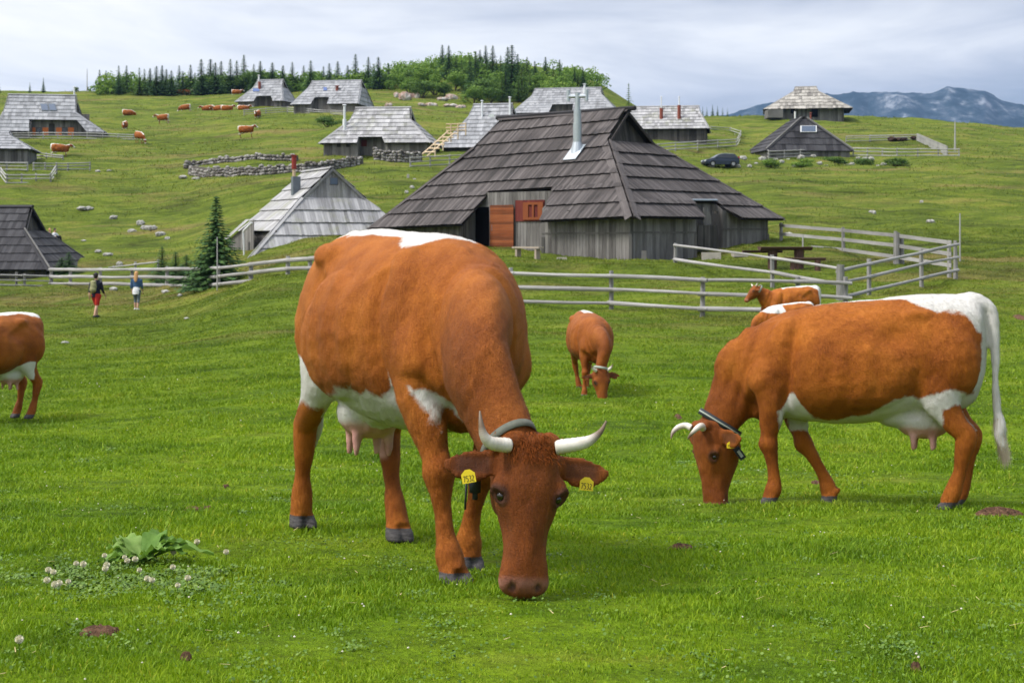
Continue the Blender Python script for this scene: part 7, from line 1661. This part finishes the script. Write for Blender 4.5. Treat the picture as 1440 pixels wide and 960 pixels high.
def seated(px, d, head, label, top, z):
    r_ = empty('person', z, math.atan2(head[1], head[0]), label=label, cat='person'); mb = MB()
    loft(mb, [(0, 0, .10, .17, .13, .12), (.03, 0, .30, .15, .11, .11), (.05, 0, .50, .19, .12, .12), (.05, 0, .60, .10, .08, .08), (.06, 0, .68, .055, .055, .055)], lat=(0, 1, 0), n=16)
    ellip(mb, (.09, 0, .80), (.095, .078, .115), n=14); ellip(mb, (.185, 0, .79), (.015, .012, .02))
    for s2 in (1, -1):
        limb(mb, [(.02, .10*s2, .10, .09), (.25, .11*s2, .25, .075), (.42, .11*s2, .36, .058), (.48, .11*s2, .15, .052), (.52, .11*s2, -.06, .04)]); ellip(mb, (.58, .11*s2, -.08), (.11, .045, .04))
        limb(mb, [(.05, .19*s2, .53, .052), (.16, .22*s2, .38, .042), (.33, .17*s2, .36, .033), (.42, .10*s2, .38, .028)])
    me = remesh(mb, .014, 'person_body'); me.materials.append(M['skin']); me.polygons.foreach_set('use_smooth', [True]*len(me.polygons)); o_ = bpy.data.objects.new('body', me); col.objects.link(o_); o_.parent = r_
    mb = MB(); loft(mb, [(0, 0, .04, .20, .15, .14), (.03, 0, .30, .18, .135, .13), (.05, 0, .50, .215, .14, .14), (.05, 0, .61, .12, .09, .09)], lat=(0, 1, 0), n=16)
    for s2 in (1, -1): limb(mb, [(.05, .19*s2, .53, .068), (.16, .225*s2, .38, .056), (.30, .18*s2, .36, .045)])
    me = remesh(mb, .016, 'shirt'); me.materials.append(M[top]); me.polygons.foreach_set('use_smooth', [True]*len(me.polygons)); o_ = bpy.data.objects.new('shirt', me); col.objects.link(o_); o_.parent = r_
    mb = MB(); [limb(mb, [(.02, .10*s2, .10, .105), (.25, .11*s2, .25, .09), (.42, .11*s2, .36, .072), (.48, .11*s2, .15, .066), (.52, .11*s2, .0, .055)]) for s2 in (1, -1)]; me = remesh(mb, .018, 'trousers'); me.materials.append(M['black_cloth']); o_ = bpy.data.objects.new('trousers', me); col.objects.link(o_); o_.parent = r_
    mb = MB(); ellip(mb, (.07, 0, .83), (.105, .09, .10), n=14); mb.build('hair', M['hair_dark'] if top != 'navy' else M['hair_blond'], r_, True)
# the two seated figures rest on the hip of the black hut's far side: on the slope right behind it
for px, d, py, hd_, lb, tp in ((69, 90, 335, (.8, -.6), 'person in dark blue sitting left of the one in white above the black hut roof', 'navy'), (76, 90, 334, (.9, -.4), 'person in a white top sitting beside another above the black hut roof', 'white_cloth')):
    g = G(px, d); z_ = zat(py+1, d); g2 = Vector((g.x, g.y, max(g.z, z_)))
    if z_ > g.z+.05:
        pass
    dd_ = D(px, 337, 60); g2 = G(px, dd_); seated(px, dd_, hd_, lb, tp, g2)

# ================================================================== plants, dung, small things in the near grass
dl = NT('dock leaf'); dl.fin(dl.ramp(dl.math('ADD', dl.math('MULTIPLY', dl.attr('rnd'), .5), dl.math('MULTIPLY', dl.noise(dl.coord((1, 1, 1), 'obj'), 30, 4), .5)), [(.2, (.09, .19, .03)), (.5, (.17, .30, .06)), (.8, (.28, .40, .12))]), .6, .15)
dt_ = dl.n('BsdfTranslucent'); dt_.inputs[0].default_value = (.16, .30, .04, 1); dms = dl.n('MixShader'); dms.inputs[0].default_value = .3; dl.l(dl.b.outputs[0], dms.inputs[1]); dl.l(dt_.outputs[0], dms.inputs[2]); dl.l(dms.outputs[0], dl.out.inputs[0]); M['dock'] = dl.m
def broad_leaf(mb, base, dirv, L_, w_, rise, droop, rnd):
    dirv = Vector(dirv).normalized(); side = Vector((-dirv.y, dirv.x, 0)); n = 11; m = 7; vs = []
    for i in range(n):
        t = i/(n-1); c = Vector(base)+dirv*L_*t+Vector((0, 0, rise*math.sin(min(1, t*1.15)*math.pi*.62)-droop*t*t)); wd = w_*(math.sin(math.pi*min(1, max(0, (t-.12)/.88))**.75))**.8 if t > .12 else .004
        for j in range(m):
            s_ = j/(m-1)*2-1; ruf = .012*math.sin(t*19+s_*3+rnd*20)*abs(s_); vs.append(c+side*s_*wd+Vector((0, 0, abs(s_)*wd*.35+ruf-.004*(abs(s_) < .2))))
    fs = [(i*m+j, i*m+j+1, (i+1)*m+j+1, (i+1)*m+j) for i in range(n-1) for j in range(m-1)]; mb.add(vs, fs, rnd)
dk_g = G(196, 6.0); dp = empty('dock_plant', dk_g, label='broad leaved dock plant with wavy pale green leaves in the lower left grass', cat='plant')
for i, (dx, dy, L_, w_, rs_, dr_) in enumerate(((-1, -.25, .22, .065, .06, .05), (-.8, .35, .19, .055, .09, .02), (.35, -.25, .17, .035, .10, .0), (.75, .45, .20, .05, .12, .02), (-.6, .8, .20, .055, .13, .02), (1, -.05, .24, .06, .10, .05), (.95, .6, .26, .06, .12, .05), (-.9, -.6, .16, .05, .05, .03), (.2, .9, .24, .06, .15, .04), (.7, -.5, .12, .04, .05, .02), (1, .25, .34, .06, .10, .08), (-.5, .6, .24, .055, .12, .05))):
    mb = MB(); broad_leaf(mb, (random.uniform(-.02, .02), random.uniform(-.02, .02), .012), (dx, dy*.8, 0), L_*.85, w_*.8, rs_*.72, dr_*.6, random.random()); mb.build('leaf', M['dock'], dp, True)
for px, py, sc_ in ((40, 672, .6), (1010, 770, .35), (1180, 860, .3)):
    pass
FL = [(117, 789), (147, 777), (150, 790), (148, 795), (175, 779), (179, 784), (190, 782), (196, 797), (68, 797), (75, 800), (66, 811), (83, 815), (77, 817), (96, 813), (207, 809), (214, 811), (244, 772), (243, 793), (264, 808), (277, 758), (318, 772), (250, 818), (107, 788), (27, 893)]
M['bloom_w'] = mat_simple('white clover head', (.70, .66, .50), .9, .1, .2, 200)
mb = MB(); rs = random.Random(3)
for k in range(70):
    z = 1-2*(k+.5)/70; a = k*2.4; r_ = math.sqrt(1-z*z); dv = Vector((r_*math.cos(a), r_*math.sin(a), z)); u_ = dv.orthogonal().normalized()*.0035; c = dv*.0085
    mb.add([c-u_, c+u_, c+dv*.0065+Vector((0, 0, .002))], [(0, 1, 2)], rs.random())
ellip(mb, (0, 0, 0), (.0085, .0085, .0085), n=8); fhead = mb.mesh('bloom', M['bloom_w'])
mb = MB(); mb.tube((0, 0, -.085), (0, 0, -.005), .0015, n=5); fst = mb.mesh('stem', M['clover'])
for i, (px, py) in enumerate(FL):
    d = 4.2
    ds = np.linspace(3.6, 12, 3000); zz = gz(tx(px)*ds, ds)+.062; rows_ = HZ-zz/ds*F; d = float(ds[np.argmin(np.abs(rows_-py))])
    g = G(px, d); g.z += .05; r_ = empty('clover_flower', g, label='round white clover head on a thin stem near the dock plant', cat='flower', group='white clover heads near the dock plant'); s_ = random.uniform(.7, 1.0); r_.scale = (s_,)*3
    for nm, me in (('bloom', fhead), ('stem', fst)): o_ = bpy.data.objects.new(nm, me); col.objects.link(o_); o_.parent = r_
dm = NT('dung'); nz = dm.noise(dm.coord((1, 1, 1), 'obj'), 40, 5, .7); dm.bump(nz, 1, .02); dm.fin(dm.ramp(nz, [(.35, (.035, .022, .015)), (.55, (.14, .075, .045)), (.7, (.25, .16, .10))]), .95, .1); M['dung'] = dm.m
def pat(px, py, w_, h_, label, d=None, thick=.018, mat='dung', name='dung_pat', cat='dung'):
    ds = np.linspace(3.6, 40, 6000); rows_ = HZ-gz(tx(px)*ds, ds)/ds*F; d = float(ds[np.argmin(np.abs(rows_-py))]); g = G(px, d); mb = MB(); a_ = w_/F*d/2; slope = max(.12, (-g.z)/d); b_ = h_/F*d/2/slope*.9
    n = 22; vs = [Vector((0, 0, thick*1.1))]; fs = []
    for ring, q in enumerate((.45, .8, 1.0)):
        for k in range(n):
            an = k/n*6.283; rr = q*(1+.28*vnoise(math.cos(an)*1.7+px, math.sin(an)*1.7+py)+.1*random.uniform(-1, 1)); x, y = math.cos(an)*a_*rr, math.sin(an)*b_*rr
            z = float(gz(g.x+x, g.y+y))-g.z+thick*.6*(1-q**3)*random.uniform(.5, 1.6)+(.008 if ring < 2 else -.004); vs.append(Vector((x, y, z)))
    for k in range(n): fs.append((0, 1+k, 1+(k+1) % n)); [fs.append((1+r_*n+k, 1+(r_+1)*n+k, 1+(r_+1)*n+(k+1) % n, 1+r_*n+(k+1) % n)) for r_ in range(2)]
    mb.add(vs, fs); o_ = mb.build(name, M[mat], None, True); o_.location = g; EXCL.append((g.x, g.y, a_*.95, b_*.95)); return tag(o_, label, cat)
pat(140, 890, 58, 17, 'crumbled reddish brown dung patch at lower left', thick=.02); pat(272, 717, 26, 7, 'small brown dung patch above the dock plant'); pat(292, 716, 12, 6, 'tiny dark dung lump right of the patch above the dock plant')
pat(957, 773, 38, 8, 'flat dark brown dung pat below the right hand cow head', thick=.03); pat(1404, 724, 74, 10, 'dark muddy dung patch behind the right hand cow at the edge', thick=.05); pat(1288, 941, 14, 8, 'small brown dung lump in the lower right grass')
pat(317, 685, 10, 5, 'tiny brown lump in the grass above the dock plant'); pat(954, 588, 11, 6, 'small dark molehill left of the right hand cow head', thick=.05); pat(1148, 679, 16, 5, 'flat brown dung spot between the legs of the right hand cow'); pat(262, 927, 18, 7, 'small brown crumbled lump near the bottom left')
pat(1438, 334, 16, 10, 'bare reddish earth patch on the slope at the right edge', thick=.1)
# dry blades and straw bits lying in the turf
M['straw'] = mat_simple('dry straw', (.50, .40, .20), .8, .2)
def straw():
    V = []; Fc = []
    for _ in range(170):
        d = 3.6*(16/3.6)**random.random(); x = random.uniform(-.42, .42)*d; a = random.random()*6.28; L_ = random.uniform(.012, .045); w_ = random.uniform(.001, .0022)*max(1, d/7); z = float(gz(x, d))+random.uniform(.012, .03)
        u_ = Vector((math.cos(a), math.sin(a), random.uniform(-.15, .35)))*L_; s_ = Vector((-math.sin(a), math.cos(a), 0))*w_; c = Vector((x, d, z)); n0 = len(V); V += [c-s_, c+s_, c+u_+s_*.5, c+u_-s_*.5]; Fc.append((n0, n0+1, n0+2, n0+3))
    me = bpy.data.meshes.new('straw'); me.from_pydata(V, [], Fc); me.materials.append(M['straw']); o_ = bpy.data.objects.new('straw', me); col.objects.link(o_); tag(o_, 'dry pale blades and straw bits lying in the turf', 'straw', kind='stuff')
straw()
build_grass()
build_tussocks()
